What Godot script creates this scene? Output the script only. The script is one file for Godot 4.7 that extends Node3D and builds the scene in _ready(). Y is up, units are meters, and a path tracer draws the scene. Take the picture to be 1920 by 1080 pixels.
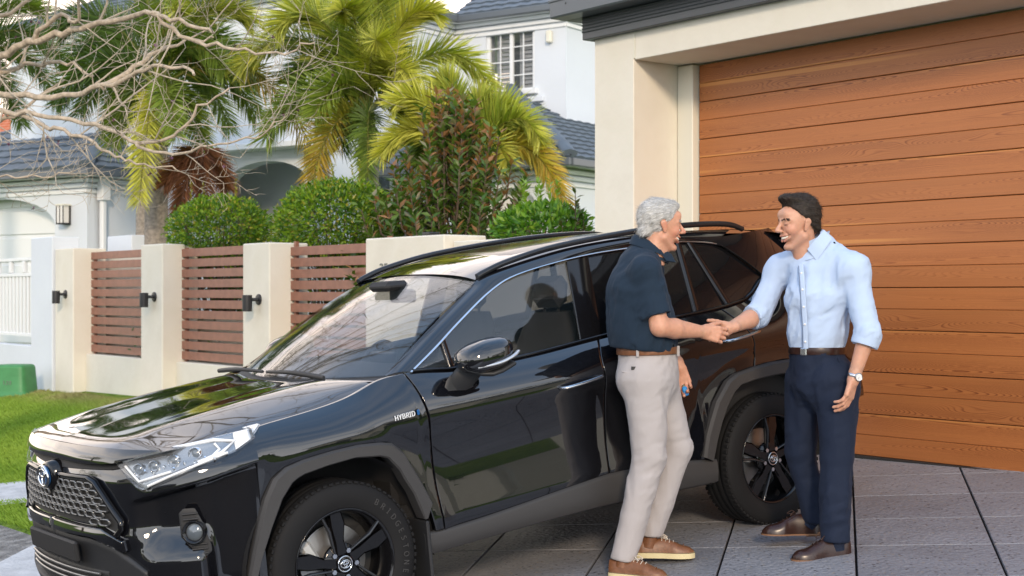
extends Node3D

# ---------- mesh building ----------
class MB:
	var v := PackedVector3Array()
	var n := PackedVector3Array()
	var u := PackedVector2Array()
	var c := PackedColorArray()
	var ix := PackedInt32Array()
	var tint := Color.WHITE

	func vert(p: Vector3, nn: Vector3, uv := Vector2.ZERO) -> int:
		v.append(p); n.append(nn); u.append(uv); c.append(tint)
		return v.size() - 1

	func tri(a: int, b: int, d: int) -> void:
		var g := (v[b] - v[a]).cross(v[d] - v[a])
		if g.dot(n[a] + n[b] + n[d]) > 0.0:
			ix.append(a); ix.append(d); ix.append(b)
		else:
			ix.append(a); ix.append(b); ix.append(d)

	# flat face, corners counter-clockwise seen from outside (or in any order round, with out given)
	func quad(a: Vector3, b: Vector3, d: Vector3, e: Vector3, uvs := [], out := Vector3.ZERO) -> void:
		var g := (b - a).cross(d - a)
		if g.length_squared() < 1e-14:
			g = (d - a).cross(e - a)
		g = g.normalized()
		if out != Vector3.ZERO and g.dot(out) < 0.0:
			g = -g
		var k := []
		var ps := [a, b, d, e]
		for i in 4:
			k.append(vert(ps[i], g, uvs[i] if uvs.size() else Vector2.ZERO))
		tri(k[0], k[1], k[2])
		tri(k[0], k[2], k[3])

	func tri3(a: Vector3, b: Vector3, d: Vector3, out := Vector3.ZERO) -> void:
		var g := (b - a).cross(d - a).normalized()
		if out != Vector3.ZERO and g.dot(out) < 0.0:
			g = -g
		var i := vert(a, g)
		var j := vert(b, g)
		var k := vert(d, g)
		tri(i, j, k)

	# box with chamfered edges
	func box(t: Transform3D, size: Vector3, bev := 0.0) -> void:
		var h := size * 0.5
		var b := minf(bev, minf(h.x, minf(h.y, h.z)) * 0.9)
		var ax := [Vector3.RIGHT, Vector3.UP, Vector3.BACK]
		for k in 3:
			var i := (k + 1) % 3
			var j := (k + 2) % 3
			for s in [-1.0, 1.0]:
				var o: Vector3 = ax[k] * (h[k] * s)
				var p: Vector3 = ax[i] * (h[i] - b)
				var q: Vector3 = ax[j] * (h[j] - b)
				quad(t * (o - p - q), t * (o + p - q), t * (o + p + q), t * (o - p + q), [], t.basis * (ax[k] * s))
		if b > 0.0:
			for k in 3:
				var i := (k + 1) % 3
				var j := (k + 2) % 3
				for si in [-1.0, 1.0]:
					for sj in [-1.0, 1.0]:
						var w: Vector3 = ax[k] * (h[k] - b)
						var p: Vector3 = ax[i] * (h[i] * si) + ax[j] * ((h[j] - b) * sj)
						var q: Vector3 = ax[i] * ((h[i] - b) * si) + ax[j] * (h[j] * sj)
						quad(t * (p - w), t * (p + w), t * (q + w), t * (q - w), [], t.basis * (ax[i] * si + ax[j] * sj))
			for sx in [-1.0, 1.0]:
				for sy in [-1.0, 1.0]:
					for sz in [-1.0, 1.0]:
						var s3 := Vector3(sx, sy, sz)
						var q := Vector3(h.x - b, h.y - b, h.z - b) * s3
						tri3(t * (q + Vector3(b * sx, 0, 0)), t * (q + Vector3(0, b * sy, 0)), t * (q + Vector3(0, 0, b * sz)), t.basis * s3)

	# smooth sheet through rows of points; out is a point inside the thing (normals face away from it) or a direction
	func grid(rows: Array, out: Vector3, is_dir := true, uvs: Array = []) -> void:
		var nr := rows.size()
		var nc: int = rows[0].size()
		var base := v.size()
		var nn := PackedVector3Array()
		nn.resize(nr * nc)
		for r in nr - 1:
			for k in nc - 1:
				var a: Vector3 = rows[r][k]
				var b: Vector3 = rows[r][k + 1]
				var d: Vector3 = rows[r + 1][k + 1]
				var e: Vector3 = rows[r + 1][k]
				var g := (d - a).cross(e - b)
				var i := r * nc + k
				nn[i] += g; nn[i + 1] += g; nn[i + nc] += g; nn[i + nc + 1] += g
		var sgn := 0.0
		for r in nr:
			for k in nc:
				var gd := nn[r * nc + k]
				sgn += gd.dot(out if is_dir else (rows[r][k] - out))
		var sg := 1.0 if sgn >= 0.0 else -1.0
		for r in nr:
			for k in nc:
				vert(rows[r][k], (nn[r * nc + k] * sg).normalized(), uvs[r][k] if uvs.size() else Vector2(float(k) / (nc - 1), float(r) / (nr - 1)))
		for r in nr - 1:
			for k in nc - 1:
				var i := base + r * nc + k
				tri(i, i + 1, i + nc + 1)
				tri(i, i + nc + 1, i + nc)

	# tube along points with radii
	func tube(p: Array, rad: Array, sides := 6, cap := true, flat := Vector2.ONE, upv := Vector3.UP) -> void:
		var m := p.size()
		var base := v.size()
		var ref := upv
		for i in m:
			var t: Vector3 = (p[mini(i + 1, m - 1)] - p[maxi(i - 1, 0)]).normalized()
			var sx := t.cross(ref)
			if sx.length() < 0.05:
				sx = t.cross(Vector3.RIGHT if absf(t.x) < 0.9 else Vector3.BACK)
			sx = sx.normalized()
			var sy := sx.cross(t).normalized()
			var r: float = rad[i] if rad.size() == m else rad[0]
			for k in sides:
				var a := TAU * k / sides
				var d := sx * (cos(a) * flat.x) + sy * (sin(a) * flat.y)
				var g := (sx * (cos(a) / flat.x) + sy * (sin(a) / flat.y)).normalized()
				vert(p[i] + d * r, g, Vector2(float(k) / sides, float(i) / m))
		for i in m - 1:
			for k in sides:
				var a := base + i * sides + k
				var b := base + i * sides + (k + 1) % sides
				tri(a, b, b + sides)
				tri(a, b + sides, a + sides)
		if cap:
			for e in [0, m - 1]:
				var t: Vector3 = (p[0] - p[1]) if e == 0 else (p[m - 1] - p[m - 2])
				t = t.normalized()
				var k0 := v.size()
				for k in sides:
					vert(v[base + e * sides + k], t)
				for k in range(1, sides - 1):
					tri(k0, k0 + k, k0 + k + 1)

	# turned shape: profile of (radius, height along axis y of t)
	func lathe(prof: Array, t: Transform3D, sides := 24, a0 := 0.0, a1 := TAU) -> void:
		var rows := []
		for k in sides + 1:
			var a := a0 + (a1 - a0) * k / sides
			var row := PackedVector3Array()
			for q in prof:
				row.append(t * Vector3(cos(a) * q.x, q.y, sin(a) * q.x))
			rows.append(row)
		var base := v.size()
		var nc: int = prof.size()
		for k in sides + 1:
			var a := a0 + (a1 - a0) * k / sides
			for i in nc:
				var d: Vector2 = prof[mini(i + 1, nc - 1)] - prof[maxi(i - 1, 0)]
				var g := Vector3(cos(a) * d.y, -d.x, sin(a) * d.y).normalized()
				vert(rows[k][i], (t.basis * g).normalized(), Vector2(float(k) / sides, float(i) / maxi(nc - 1, 1)))
		for k in sides:
			for i in nc - 1:
				var a := base + k * nc + i
				tri(a, a + 1, a + nc + 1)
				tri(a, a + nc + 1, a + nc)

	# prism of a flat outline: points in the plane of t (x, y), thickness along +z
	func prism(poly: PackedVector2Array, t: Transform3D, depth: float, bev := 0.0, uvscale := 1.0) -> void:
		var q := poly
		if Geometry2D.is_polygon_clockwise(q):
			q = q.duplicate(); q.reverse()
		var inner := q
		if bev > 0.0:
			var sh := Geometry2D.offset_polygon(q, -bev)
			if sh.size() == 1 and sh[0].size() >= 3:
				inner = sh[0]
		var tr := Geometry2D.triangulate_polygon(inner)
		for side in [0, 1]:
			var z := depth if side == 1 else 0.0
			var pl := inner if side == 1 else q
			var tt := tr if side == 1 else Geometry2D.triangulate_polygon(q)
			var nn := (t.basis * Vector3(0, 0, 1.0 if side == 1 else -1.0)).normalized()
			var b0 := v.size()
			for w in pl:
				vert(t * Vector3(w.x, w.y, z), nn, w * uvscale)
			for i in range(0, tt.size(), 3):
				tri(b0 + tt[i], b0 + tt[i + 1], b0 + tt[i + 2])
		var m := q.size()
		var same := inner.size() == m
		# line the shrunk outline up with the outer one
		var off := 0
		if same and bev > 0.0:
			var bd := 1e9
			for i in m:
				var dd := inner[i].distance_to(q[0])
				if dd < bd:
					bd = dd; off = i
		for i in m:
			var j := (i + 1) % m
			var a: Vector2 = q[i]
			var b: Vector2 = q[j]
			var o := t.basis * Vector3((b - a).y, -(b - a).x, 0)
			var zt := depth - bev if bev > 0.0 else depth
			quad(t * Vector3(a.x, a.y, 0), t * Vector3(b.x, b.y, 0), t * Vector3(b.x, b.y, zt), t * Vector3(a.x, a.y, zt), [], o)
			if bev > 0.0 and same:
				var ia: Vector2 = inner[(i + off) % m]
				var ib: Vector2 = inner[(j + off) % m]
				quad(t * Vector3(a.x, a.y, zt), t * Vector3(b.x, b.y, zt), t * Vector3(ib.x, ib.y, depth), t * Vector3(ia.x, ia.y, depth), [], o + t.basis * Vector3(0, 0, 1) * o.length())

	func mesh() -> ArrayMesh:
		var m := ArrayMesh.new()
		if ix.is_empty():
			return m
		var a := []
		a.resize(Mesh.ARRAY_MAX)
		a[Mesh.ARRAY_VERTEX] = v
		a[Mesh.ARRAY_NORMAL] = n
		a[Mesh.ARRAY_TEX_UV] = u
		a[Mesh.ARRAY_COLOR] = c
		a[Mesh.ARRAY_INDEX] = ix
		m.add_surface_from_arrays(Mesh.PRIMITIVE_TRIANGLES, a)
		return m

var M := {}
var names := {}
var rng := RandomNumberGenerator.new()

func T(p: Vector3, b := Basis.IDENTITY) -> Transform3D:
	return Transform3D(b, p)

func boxc(p: Vector3, size: Vector3, bev := 0.0) -> MB:
	var m := MB.new()
	m.box(T(p), size, bev)
	return m

func lin(r: float, g: float, b: float, a := 1.0) -> Color:
	var q := Color(r, g, b).linear_to_srgb()
	q.a = a
	return q

func mat(key: String, col: Color, rough := 0.6, metal := 0.0, spec := 0.5) -> StandardMaterial3D:
	var m := StandardMaterial3D.new()
	m.resource_name = key
	m.albedo_color = col
	m.roughness = rough
	m.metallic = metal
	m.metallic_specular = spec
	M[key] = m
	return m

func numbered(called: String) -> String:
	var k: int = names.get(called, 0)
	names[called] = k + 1
	return called if k == 0 else "%s_%03d" % [called, k]

func tag(o: Node, label: String, category: String, group := "", kind := "") -> void:
	if label: o.set_meta("label", label)
	if category: o.set_meta("category", category)
	if group: o.set_meta("group", group)
	if kind: o.set_meta("kind", kind)

func thing(called: String, label: String, category: String, at := Transform3D.IDENTITY, group := "", kind := "") -> Node3D:
	var o := Node3D.new()
	o.name = numbered(called)
	add_child(o)
	o.transform = at
	tag(o, label, category, group, kind)
	return o

func put(called: String, mb, m: Material, parent: Node3D = null, at := Transform3D.IDENTITY) -> MeshInstance3D:
	var o := MeshInstance3D.new()
	o.mesh = mb.mesh() if mb is MB else mb
	o.material_override = m
	var p: Node3D = parent if parent else self
	if parent == null:
		o.name = numbered(called)
	else:
		var key := "%d/%s" % [p.get_instance_id(), called]
		var k: int = names.get(key, 0)
		names[key] = k + 1
		o.name = called if k == 0 else "%s_%03d" % [called, k]
	p.add_child(o, true)
	o.transform = at
	return o

func struct(called: String, mb, m: Material, parent: Node3D = null, at := Transform3D.IDENTITY) -> MeshInstance3D:
	var o := put(called, mb, m, parent, at)
	if parent == null:
		o.set_meta("kind", "structure")
	return o

# piecewise linear / smooth lookup in a table of Vector2(x, value)
func lut(t: Array, x: float) -> float:
	if x <= t[0].x: return t[0].y
	for i in range(1, t.size()):
		if x <= t[i].x:
			return lerpf(t[i - 1].y, t[i].y, (x - t[i - 1].x) / (t[i].x - t[i - 1].x))
	return t[t.size() - 1].y

# the same with a Catmull-Rom curve
func slut(t: Array, x: float) -> float:
	var m := t.size()
	if x <= t[0].x: return t[0].y
	if x >= t[m - 1].x: return t[m - 1].y
	for i in range(1, m):
		if x <= t[i].x:
			var a: Vector2 = t[i - 1]
			var b: Vector2 = t[i]
			var h := b.x - a.x
			var ma: float = (b.y - a.y) / h
			var mb_ := ma
			if i > 1: ma = 0.5 * (ma + (a.y - t[i - 2].y) / (a.x - t[i - 2].x))
			if i < m - 1: mb_ = 0.5 * (mb_ + (t[i + 1].y - b.y) / (t[i + 1].x - b.x))
			var s := (x - a.x) / h
			var s2 := s * s
			var s3 := s2 * s
			return (2 * s3 - 3 * s2 + 1) * a.y + (s3 - 2 * s2 + s) * h * ma + (3 * s2 - 2 * s3) * b.y + (s3 - s2) * h * mb_
	return t[m - 1].y

# point at parameter s (0..1 by length) of a polyline of Vector3
func pline(p: Array, s: float) -> Vector3:
	var l := 0.0
	for i in range(1, p.size()): l += p[i].distance_to(p[i - 1])
	var w := clampf(s, 0, 1) * l
	for i in range(1, p.size()):
		var d: float = p[i].distance_to(p[i - 1])
		if w <= d or i == p.size() - 1:
			return p[i - 1].lerp(p[i], clampf(w / maxf(d, 1e-6), 0, 1))
		w -= d
	return p[-1]

# smooth curve through points, m samples
func spline(p: Array, m: int) -> Array:
	var cv := Curve3D.new()
	for i in p.size():
		var tg: Vector3 = (p[mini(i + 1, p.size() - 1)] - p[maxi(i - 1, 0)]) / 6.0
		cv.add_point(p[i], -tg, tg)
	var r := []
	for i in m:
		var f := float(i) / (m - 1) * (p.size() - 1)
		r.append(cv.samplef(f))
	return r

const CAM_H := 1.548
const CAM_YAW := 0.9093166
const FOC := 2700.0
const HOR := 550.0

# a place given by where the photograph shows it and how far away it stands
func cp(px: float, py: float, depth: float) -> Vector3:
	return Vector3(0, CAM_H, 0) + Basis(Vector3.UP, CAM_YAW) * Vector3((px - 960.0) / FOC * depth, (HOR - py) / FOC * depth, -depth)

func gy(x: float, z: float) -> float:
	return (0.018 * (x + 6.319) - 0.103 * (z + 3.365)) / 0.995

func noise(seed_: int, freq: float, oct := 3, type := FastNoiseLite.TYPE_SIMPLEX_SMOOTH) -> FastNoiseLite:
	var f := FastNoiseLite.new()
	f.seed = seed_
	f.frequency = freq
	f.noise_type = type
	f.fractal_octaves = oct
	return f

# seamless texture from noise with colour ramp
func ntex(seed_: int, freq: float, cols: Array, offs: Array, size := 512, oct := 4, type := FastNoiseLite.TYPE_SIMPLEX_SMOOTH) -> NoiseTexture2D:
	var t := NoiseTexture2D.new()
	t.width = size; t.height = size
	t.seamless = true
	t.noise = noise(seed_, freq, oct, type)
	var g := Gradient.new()
	g.offsets = PackedFloat32Array(offs)
	g.colors = PackedColorArray(cols)
	t.color_ramp = g
	return t

func nnorm(seed_: int, freq: float, strength: float, size := 512, oct := 4, type := FastNoiseLite.TYPE_SIMPLEX_SMOOTH) -> NoiseTexture2D:
	var t := NoiseTexture2D.new()
	t.width = size; t.height = size
	t.seamless = true
	t.noise = noise(seed_, freq, oct, type)
	t.as_normal_map = true
	t.bump_strength = strength
	return t

func tri_tex(m: StandardMaterial3D, tex: Texture2D, scale: float, nrm: Texture2D = null, ns := 0.5, world := true) -> void:
	m.uv1_triplanar = true
	m.uv1_world_triplanar = world
	m.uv1_scale = Vector3.ONE * scale
	if tex: m.albedo_texture = tex
	if nrm:
		m.normal_enabled = true
		m.normal_texture = nrm
		m.normal_scale = ns

# ---------- camera, sky, sun ----------
func build_camera() -> void:
	var cam := Camera3D.new()
	cam.name = "camera"
	cam.projection = Camera3D.PROJECTION_FRUSTUM
	cam.near = 0.1
	cam.far = 1500.0
	cam.size = 2.0 * 0.1 * 540.0 / FOC
	cam.frustum_offset = Vector2(0, 10.0 / FOC * 0.1)
	add_child(cam)
	cam.position = Vector3(0, CAM_H, 0)
	cam.rotation.y = CAM_YAW
	cam.current = true
	var at := CameraAttributesPhysical.new()
	at.frustum_focus_distance = 7.2
	at.frustum_focal_length = 87.5
	at.exposure_aperture = 9.0
	at.frustum_near = 0.1
	at.frustum_far = 1500.0
	cam.attributes = at

const SUN_TO := Vector3(0.78, 0.36, 0.52)

func build_sky() -> void:
	var w := 640
	var h := 320
	var im := Image.create(w, h, false, Image.FORMAT_RGBF)
	var n1 := noise(11, 1.0, 5)
	var n2 := noise(23, 1.0, 4)
	var sd := SUN_TO.normalized()
	for y in h:
		var el := (0.5 - (y + 0.5) / h) * PI
		var ce := cos(el)
		var se := sin(el)
		for x in w:
			var az := ((x + 0.5) / w - 0.5) * TAU
			var d := Vector3(sin(az) * ce, se, -cos(az) * ce)
			var k := clampf(se, 0.0, 1.0)
			var warm := pow(clampf(d.dot(sd) * 0.5 + 0.5, 0, 1), 2.5)
			var zen := Vector3(0.55, 0.95, 1.6)
			var hor := Vector3(3.6, 3.65, 3.7).lerp(Vector3(4.2, 3.4, 2.7), warm)
			var col := zen.lerp(hor, pow(1.0 - k, 1.7))
			if se > 0.0:
				# cloud sheets seen in perspective
				var q := Vector3(d.x, 0, d.z) / (se + 0.16)
				var f := n1.get_noise_3d(q.x * 1.1, q.z * 0.55, 3.0) * 0.75 + n2.get_noise_3d(q.x * 3.1, q.z * 1.7, 9.0) * 0.35
				var cl := smoothstep(-0.22, 0.34, f)
				var cc := Vector3(3.2, 3.2, 3.22).lerp(Vector3(4.2, 3.4, 2.7), clampf(warm * 1.3, 0, 1) * (1.0 - 0.4 * k))
				col = col.lerp(cc, cl * (0.9 - 0.75 * k))
			else:
				col = Vector3(0.30, 0.29, 0.26)
			im.set_pixel(x, y, Color(col.x, col.y, col.z))
	var sm := PanoramaSkyMaterial.new()
	sm.panorama = ImageTexture.create_from_image(im)
	var sky := Sky.new()
	sky.sky_material = sm
	var e := Environment.new()
	e.background_mode = Environment.BG_SKY
	e.sky = sky
	e.tonemap_mode = Environment.TONE_MAPPER_LINEAR
	e.tonemap_exposure = 0.76
	e.sdfgi_enabled = true
	e.ssao_enabled = true
	e.ssil_enabled = true
	var we := WorldEnvironment.new()
	we.name = "world_environment"
	we.environment = e
	add_child(we)
	var sun := DirectionalLight3D.new()
	sun.name = "sun"
	sun.light_energy = 1.0
	sun.light_color = Color(1.0, 0.90, 0.78)
	sun.light_angular_distance = 8.0
	sun.shadow_enabled = true
	add_child(sun)
	sun.look_at_from_position(SUN_TO * 10.0, Vector3.ZERO)

# ---------- materials ----------
func build_materials() -> void:
	var stucco := nnorm(5, 0.05, 3.0, 512, 4)
	var m := mat("cream_render", lin(0.72, 0.68, 0.585), 0.85, 0, 0.3)
	tri_tex(m, ntex(6, 0.006, [lin(0.92, 0.91, 0.90), lin(1, 1, 1), lin(0.95, 0.94, 0.91)], [0.0, 0.5, 1.0], 512, 4), 0.35, stucco, 0.10)
	m = mat("cream_trim", lin(0.70, 0.68, 0.58), 0.5)
	m = mat("white_render", lin(0.67, 0.71, 0.75), 0.85, 0, 0.3)
	tri_tex(m, ntex(7, 0.006, [lin(0.92, 0.92, 0.93), lin(1, 1, 1)], [0.0, 1.0], 256, 4), 0.3, stucco, 0.08)
	mat("white_paint", lin(0.72, 0.74, 0.75), 0.45)
	m = mat("slat_brown", lin(0.285, 0.125, 0.082), 0.5)
	tri_tex(m, ntex(8, 0.02, [lin(0.8, 0.8, 0.8), lin(1, 1, 1)], [0.2, 0.8], 256, 3), 1.2)
	mat("black_metal", lin(0.018, 0.018, 0.02), 0.45)
	mat("fascia_grey", lin(0.055, 0.062, 0.07), 0.4)
	mat("gutter_grey", lin(0.10, 0.115, 0.13), 0.35)
	m = mat("roof_tile", lin(0.105, 0.135, 0.165), 0.65)
	tri_tex(m, ntex(9, 0.02, [lin(0.75, 0.75, 0.75), lin(1, 1, 1)], [0.2, 0.8], 256, 4), 0.5)
	m = mat("orange_tile", lin(0.50, 0.16, 0.07), 0.8)
	mat("dark_joint", lin(0.012, 0.011, 0.012), 0.9, 0, 0.2)
	for i in 3:
		var k: float = [1.0, 0.9, 1.08][i]
		m = mat("paver%d" % i, lin(0.33 * k, 0.335 * k, 0.355 * k), 0.55)
		tri_tex(m, speckle(40 + i), 0.42, nnorm(31, 0.12, 4.0, 512, 3), 0.35)
	m = mat("grass_ground", lin(1, 1, 1), 0.95, 0, 0.2)
	tri_tex(m, ntex(12, 0.02, [lin(0.09, 0.15, 0.02), lin(0.15, 0.24, 0.03), lin(0.22, 0.24, 0.08)], [0.2, 0.55, 0.95], 512, 5), 0.4, nnorm(13, 0.1, 8.0), 1.0)
	m = mat("concrete_path", lin(0.55, 0.56, 0.57), 0.9, 0, 0.3)
	tri_tex(m, ntex(14, 0.015, [lin(0.72, 0.72, 0.72), lin(1, 1, 1)], [0.15, 0.8], 512, 5), 0.5, nnorm(15, 0.1, 4.0), 0.4)
	m = mat("concrete_kerb", lin(0.30, 0.29, 0.275), 0.9, 0, 0.3)
	tri_tex(m, ntex(16, 0.02, [lin(0.45, 0.45, 0.45), lin(1, 1, 1)], [0.2, 0.8], 512, 5), 0.6, nnorm(17, 0.1, 8.0), 0.8)
	m = mat("asphalt", lin(0.06, 0.06, 0.062), 0.9, 0, 0.3)
	tri_tex(m, ntex(18, 0.1, [lin(0.6, 0.6, 0.6), lin(1, 1, 1)], [0.2, 0.8], 512, 4), 1.0, nnorm(19, 0.2, 8.0), 0.8)
	m = mat("green_plastic", lin(0.06, 0.26, 0.085), 0.5)
	tri_tex(m, ntex(20, 0.02, [lin(0.7, 0.75, 0.7), lin(1, 1, 1)], [0.2, 0.8], 256, 4), 0.8)
	mat("print_black", lin(0.02, 0.02, 0.02), 0.6)
	mat("print_grey", lin(0.16, 0.17, 0.15), 0.6)
	m = mat("frosted_glass", lin(0.72, 0.70, 0.66), 0.4)
	m = mat("window_glass", lin(0.05, 0.06, 0.07, 0.25), 0.03)
	m.transparency = BaseMaterial3D.TRANSPARENCY_ALPHA
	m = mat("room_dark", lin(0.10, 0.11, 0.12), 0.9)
	mat("bark_dark", lin(0.08, 0.065, 0.05), 0.9)
	m = mat("wood_door", Color.WHITE, 0.42, 0, 0.45)
	m.albedo_texture = wood_texture()

# fine stone chips in grey concrete
func speckle(sd: int) -> ImageTexture:
	var s := 512
	var im := Image.create(s, s, false, Image.FORMAT_RGB8)
	var r := RandomNumberGenerator.new()
	r.seed = sd
	var n1 := noise(sd + 3, 0.01, 4)
	for y in s:
		for x in s:
			var a := 0.80 + 0.06 * n1.get_noise_2d(x, y) + r.randf() * 0.10
			im.set_pixel(x, y, Color(a, a, a * 1.01))
	for i in 4200:
		var px := r.randi() % s
		var py := r.randi() % s
		var b := r.randf()
		var cc := Color(1, 0.98, 0.93) if b > 0.40 else Color(0.35, 0.34, 0.33)
		if b > 0.8: cc = Color(0.95, 0.85, 0.70)
		var wdt := 1 + r.randi() % 3
		im.fill_rect(Rect2i(px, py, wdt, 1 + r.randi() % 2), cc)
	im.convert(Image.FORMAT_RGB8)
	return ImageTexture.create_from_image(im)

# four cedar boards, one above the other, grain running along u
func wood_texture() -> ImageTexture:
	var w := 1024
	var h := 512
	var im := Image.create(w, h, false, Image.FORMAT_RGB8)
	var na := noise(71, 0.004, 3)
	var nf := noise(72, 0.02, 2)
	var ca := Color(0.665, 0.415, 0.23)
	var cb := Color(0.40, 0.20, 0.10)
	var cy := Color(0.80, 0.56, 0.31)
	for y in h:
		var bd := y / 128
		var v := (y % 128) / 128.0
		for x in w:
			var u := float(x) / w
			var f := na.get_noise_3d(x * 0.55, v * 105.0, bd * 300.0) * 2.2
			# cathedral figure: stretched rings round a wandering axis
			var ax := 0.5 + 0.22 * sin(u * 5.0 + bd * 1.9)
			var dv := (v - ax) * 2.0
			var k := f * 1.6 + dv * dv * 1.6 + u * (2.2 if bd % 2 == 0 else -1.7)
			var s := k * 9.5
			s = s - floorf(s)
			var line := smoothstep(0.55, 0.93, s) * (1.0 - smoothstep(0.96, 1.0, s))
			var fig := smoothstep(0.15, 0.75, 0.55 - absf(dv) * 0.55 + na.get_noise_3d(x * 0.5, 40.0, bd * 77.0) * 0.9)
			line *= 0.22 + 0.58 * fig
			var fib := nf.get_noise_2d(x * 0.35, y * 9.0) * 0.5
			var c := ca.lerp(cb, line)
			var st := smoothstep(0.74, 0.84, 0.5 + 0.5 * na.get_noise_3d(x * 0.12, v * 260.0 + 500.0 + 40.0 * sin(u * 4.0 + bd), bd * 31.0) * 1.5)
			c = c.lerp(cy, st * 0.70)
			var t := 1.0 + 0.10 * fib + 0.07 * na.get_noise_2d(x * 0.3, bd * 900.0)
			im.set_pixel(x, y, Color(c.r * t, c.g * t, c.b * t))
	return ImageTexture.create_from_image(im)

# ---------- ground ----------
func ground_h(x: float, z: float) -> float:
	return gy(clampf(x, -26, 6), clampf(z, -9.0, -2.3))

func sheet(poly: Array, lift: float, step := 0.5) -> MB:
	# a sheet over the ground inside a flat outline of (x, z)
	var m := MB.new()
	var pg := PackedVector2Array(poly)
	var lo := pg[0]
	var hi := pg[0]
	for q in pg:
		lo = lo.min(q); hi = hi.max(q)
	var nx := int(ceil((hi.x - lo.x) / step))
	var nz := int(ceil((hi.y - lo.y) / step))
	for i in nx:
		for j in nz:
			var a := lo + Vector2(i, j) * step
			var cell := PackedVector2Array([a, a + Vector2(step, 0), a + Vector2(step, step), a + Vector2(0, step)])
			for piece in Geometry2D.intersect_polygons(pg, cell):
				var tr := Geometry2D.triangulate_polygon(piece)
				for k in range(0, tr.size(), 3):
					var p := []
					for e in 3:
						var q: Vector2 = piece[tr[k + e]]
						p.append(Vector3(q.x, ground_h(q.x, q.y) + lift, q.y))
					m.tri3(p[0], p[1], p[2], Vector3.UP)
	return m

func build_ground() -> void:
	var m := MB.new()
	var xs := [-700.0, -200.0, -60.0, -26.0, -22.0, -18.0, -14.0, -10.0, -6.0, -2.0, 2.0, 6.0, 30.0, 120.0, 600.0]
	var zs := [-700.0, -200.0, -60.0, -25.0, -12.0, -9.0, -7.0, -5.0, -3.45, -3.2, 12.0, 14.0, 40.0, 150.0, 600.0]
	var rows := []
	for z in zs:
		var row := PackedVector3Array()
		for x in xs:
			var y := ground_h(x, z) - 0.03
			if z > -3.3 and z < 13.0: y -= 0.16
			row.append(Vector3(x, y, z))
		rows.append(row)
	m.grid(rows, Vector3.UP)
	struct("lawn_ground", m, M.grass_ground)
	# concrete gutter and road
	struct("gutter_strip", sheet([Vector2(-26, -3.42), Vector2(8, -3.3), Vector2(8, -2.75), Vector2(-26, -2.85)], -0.004, 1.0), M.concrete_kerb)
	struct("road", sheet([Vector2(-26, -2.85), Vector2(8, -2.75), Vector2(8, 12.0), Vector2(-26, 12.0)], -0.012, 2.0), M.asphalt)
	# pale slab of the driveway mouth and the footpath leading to the gate
	struct("driveway_apron", sheet([Vector2(-9.15, -3.25), Vector2(-8.15, -3.45), Vector2(-1.6, -3.40), Vector2(-1.2, -2.3), Vector2(-8.2, -2.3)], 0.006, 0.5), M.concrete_path)
	struct("footpath", sheet([Vector2(-12.9, -2.87), Vector2(-11.75, -2.5), Vector2(-8.45, -7.3), Vector2(-9.7, -7.4)], 0.004, 0.5), M.concrete_path)

# straight saw-cut slabs of dark aggregate concrete
func build_driveway() -> void:
	var area := PackedVector2Array([Vector2(-8.05, -7.80), Vector2(-1.7, -7.80), Vector2(-1.7, -3.38), Vector2(-8.15, -3.43)])
	var base := struct("driveway", sheet([area[0], area[1], area[2], area[3]], -0.012, 0.6), M.dark_joint)
	var a0 := Vector2(-5.776, -7.184)
	var e1 := Vector2(0.633, 0.774)
	var e2 := Vector2(0.84, -0.543)
	var r := RandomNumberGenerator.new()
	r.seed = 5
	for i in range(-9, 10):
		for j in range(-6, 9):
			var o := a0 + e1 * (0.60 * i) + e2 * (0.655 * j)
			var g1 := 0.0045
			var g2 := 0.006
			var c0 := o + e1 * g1 + e2 * g2
			var pl := PackedVector2Array([c0, c0 + e1 * (0.60 - 2 * g1), c0 + e1 * (0.60 - 2 * g1) + e2 * (0.655 - 2 * g2), c0 + e2 * (0.655 - 2 * g2)])
			for piece in Geometry2D.intersect_polygons(area, pl):
				if piece.size() < 3: continue
				var m := MB.new()
				var top := []
				var cen := Vector2.ZERO
				for q in piece: cen += q / piece.size()
				var inn := []
				for q in piece:
					var s: Vector2 = q + (cen - q).normalized() * 0.003
					inn.append(Vector3(s.x, ground_h(s.x, s.y) + 0.002, s.y))
					top.append(Vector3(q.x, ground_h(q.x, q.y) - 0.001, q.y))
				for k in range(1, inn.size() - 1):
					m.tri3(inn[0], inn[k], inn[k + 1], Vector3.UP)
				for k in inn.size():
					var kn := (k + 1) % inn.size()
					var od := Vector3((top[k].x + top[kn].x) * 0.5 - cen.x, 0.0, (top[k].z + top[kn].z) * 0.5 - cen.y)
					m.quad(top[k], top[kn], inn[kn], inn[k], [], Vector3.UP)
					m.quad(top[k], top[kn], top[kn] - Vector3(0, 0.012, 0), top[k] - Vector3(0, 0.012, 0), [], od)
				put("slab", m, M["paver%d" % (r.randi() % 3)], base)

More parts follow.
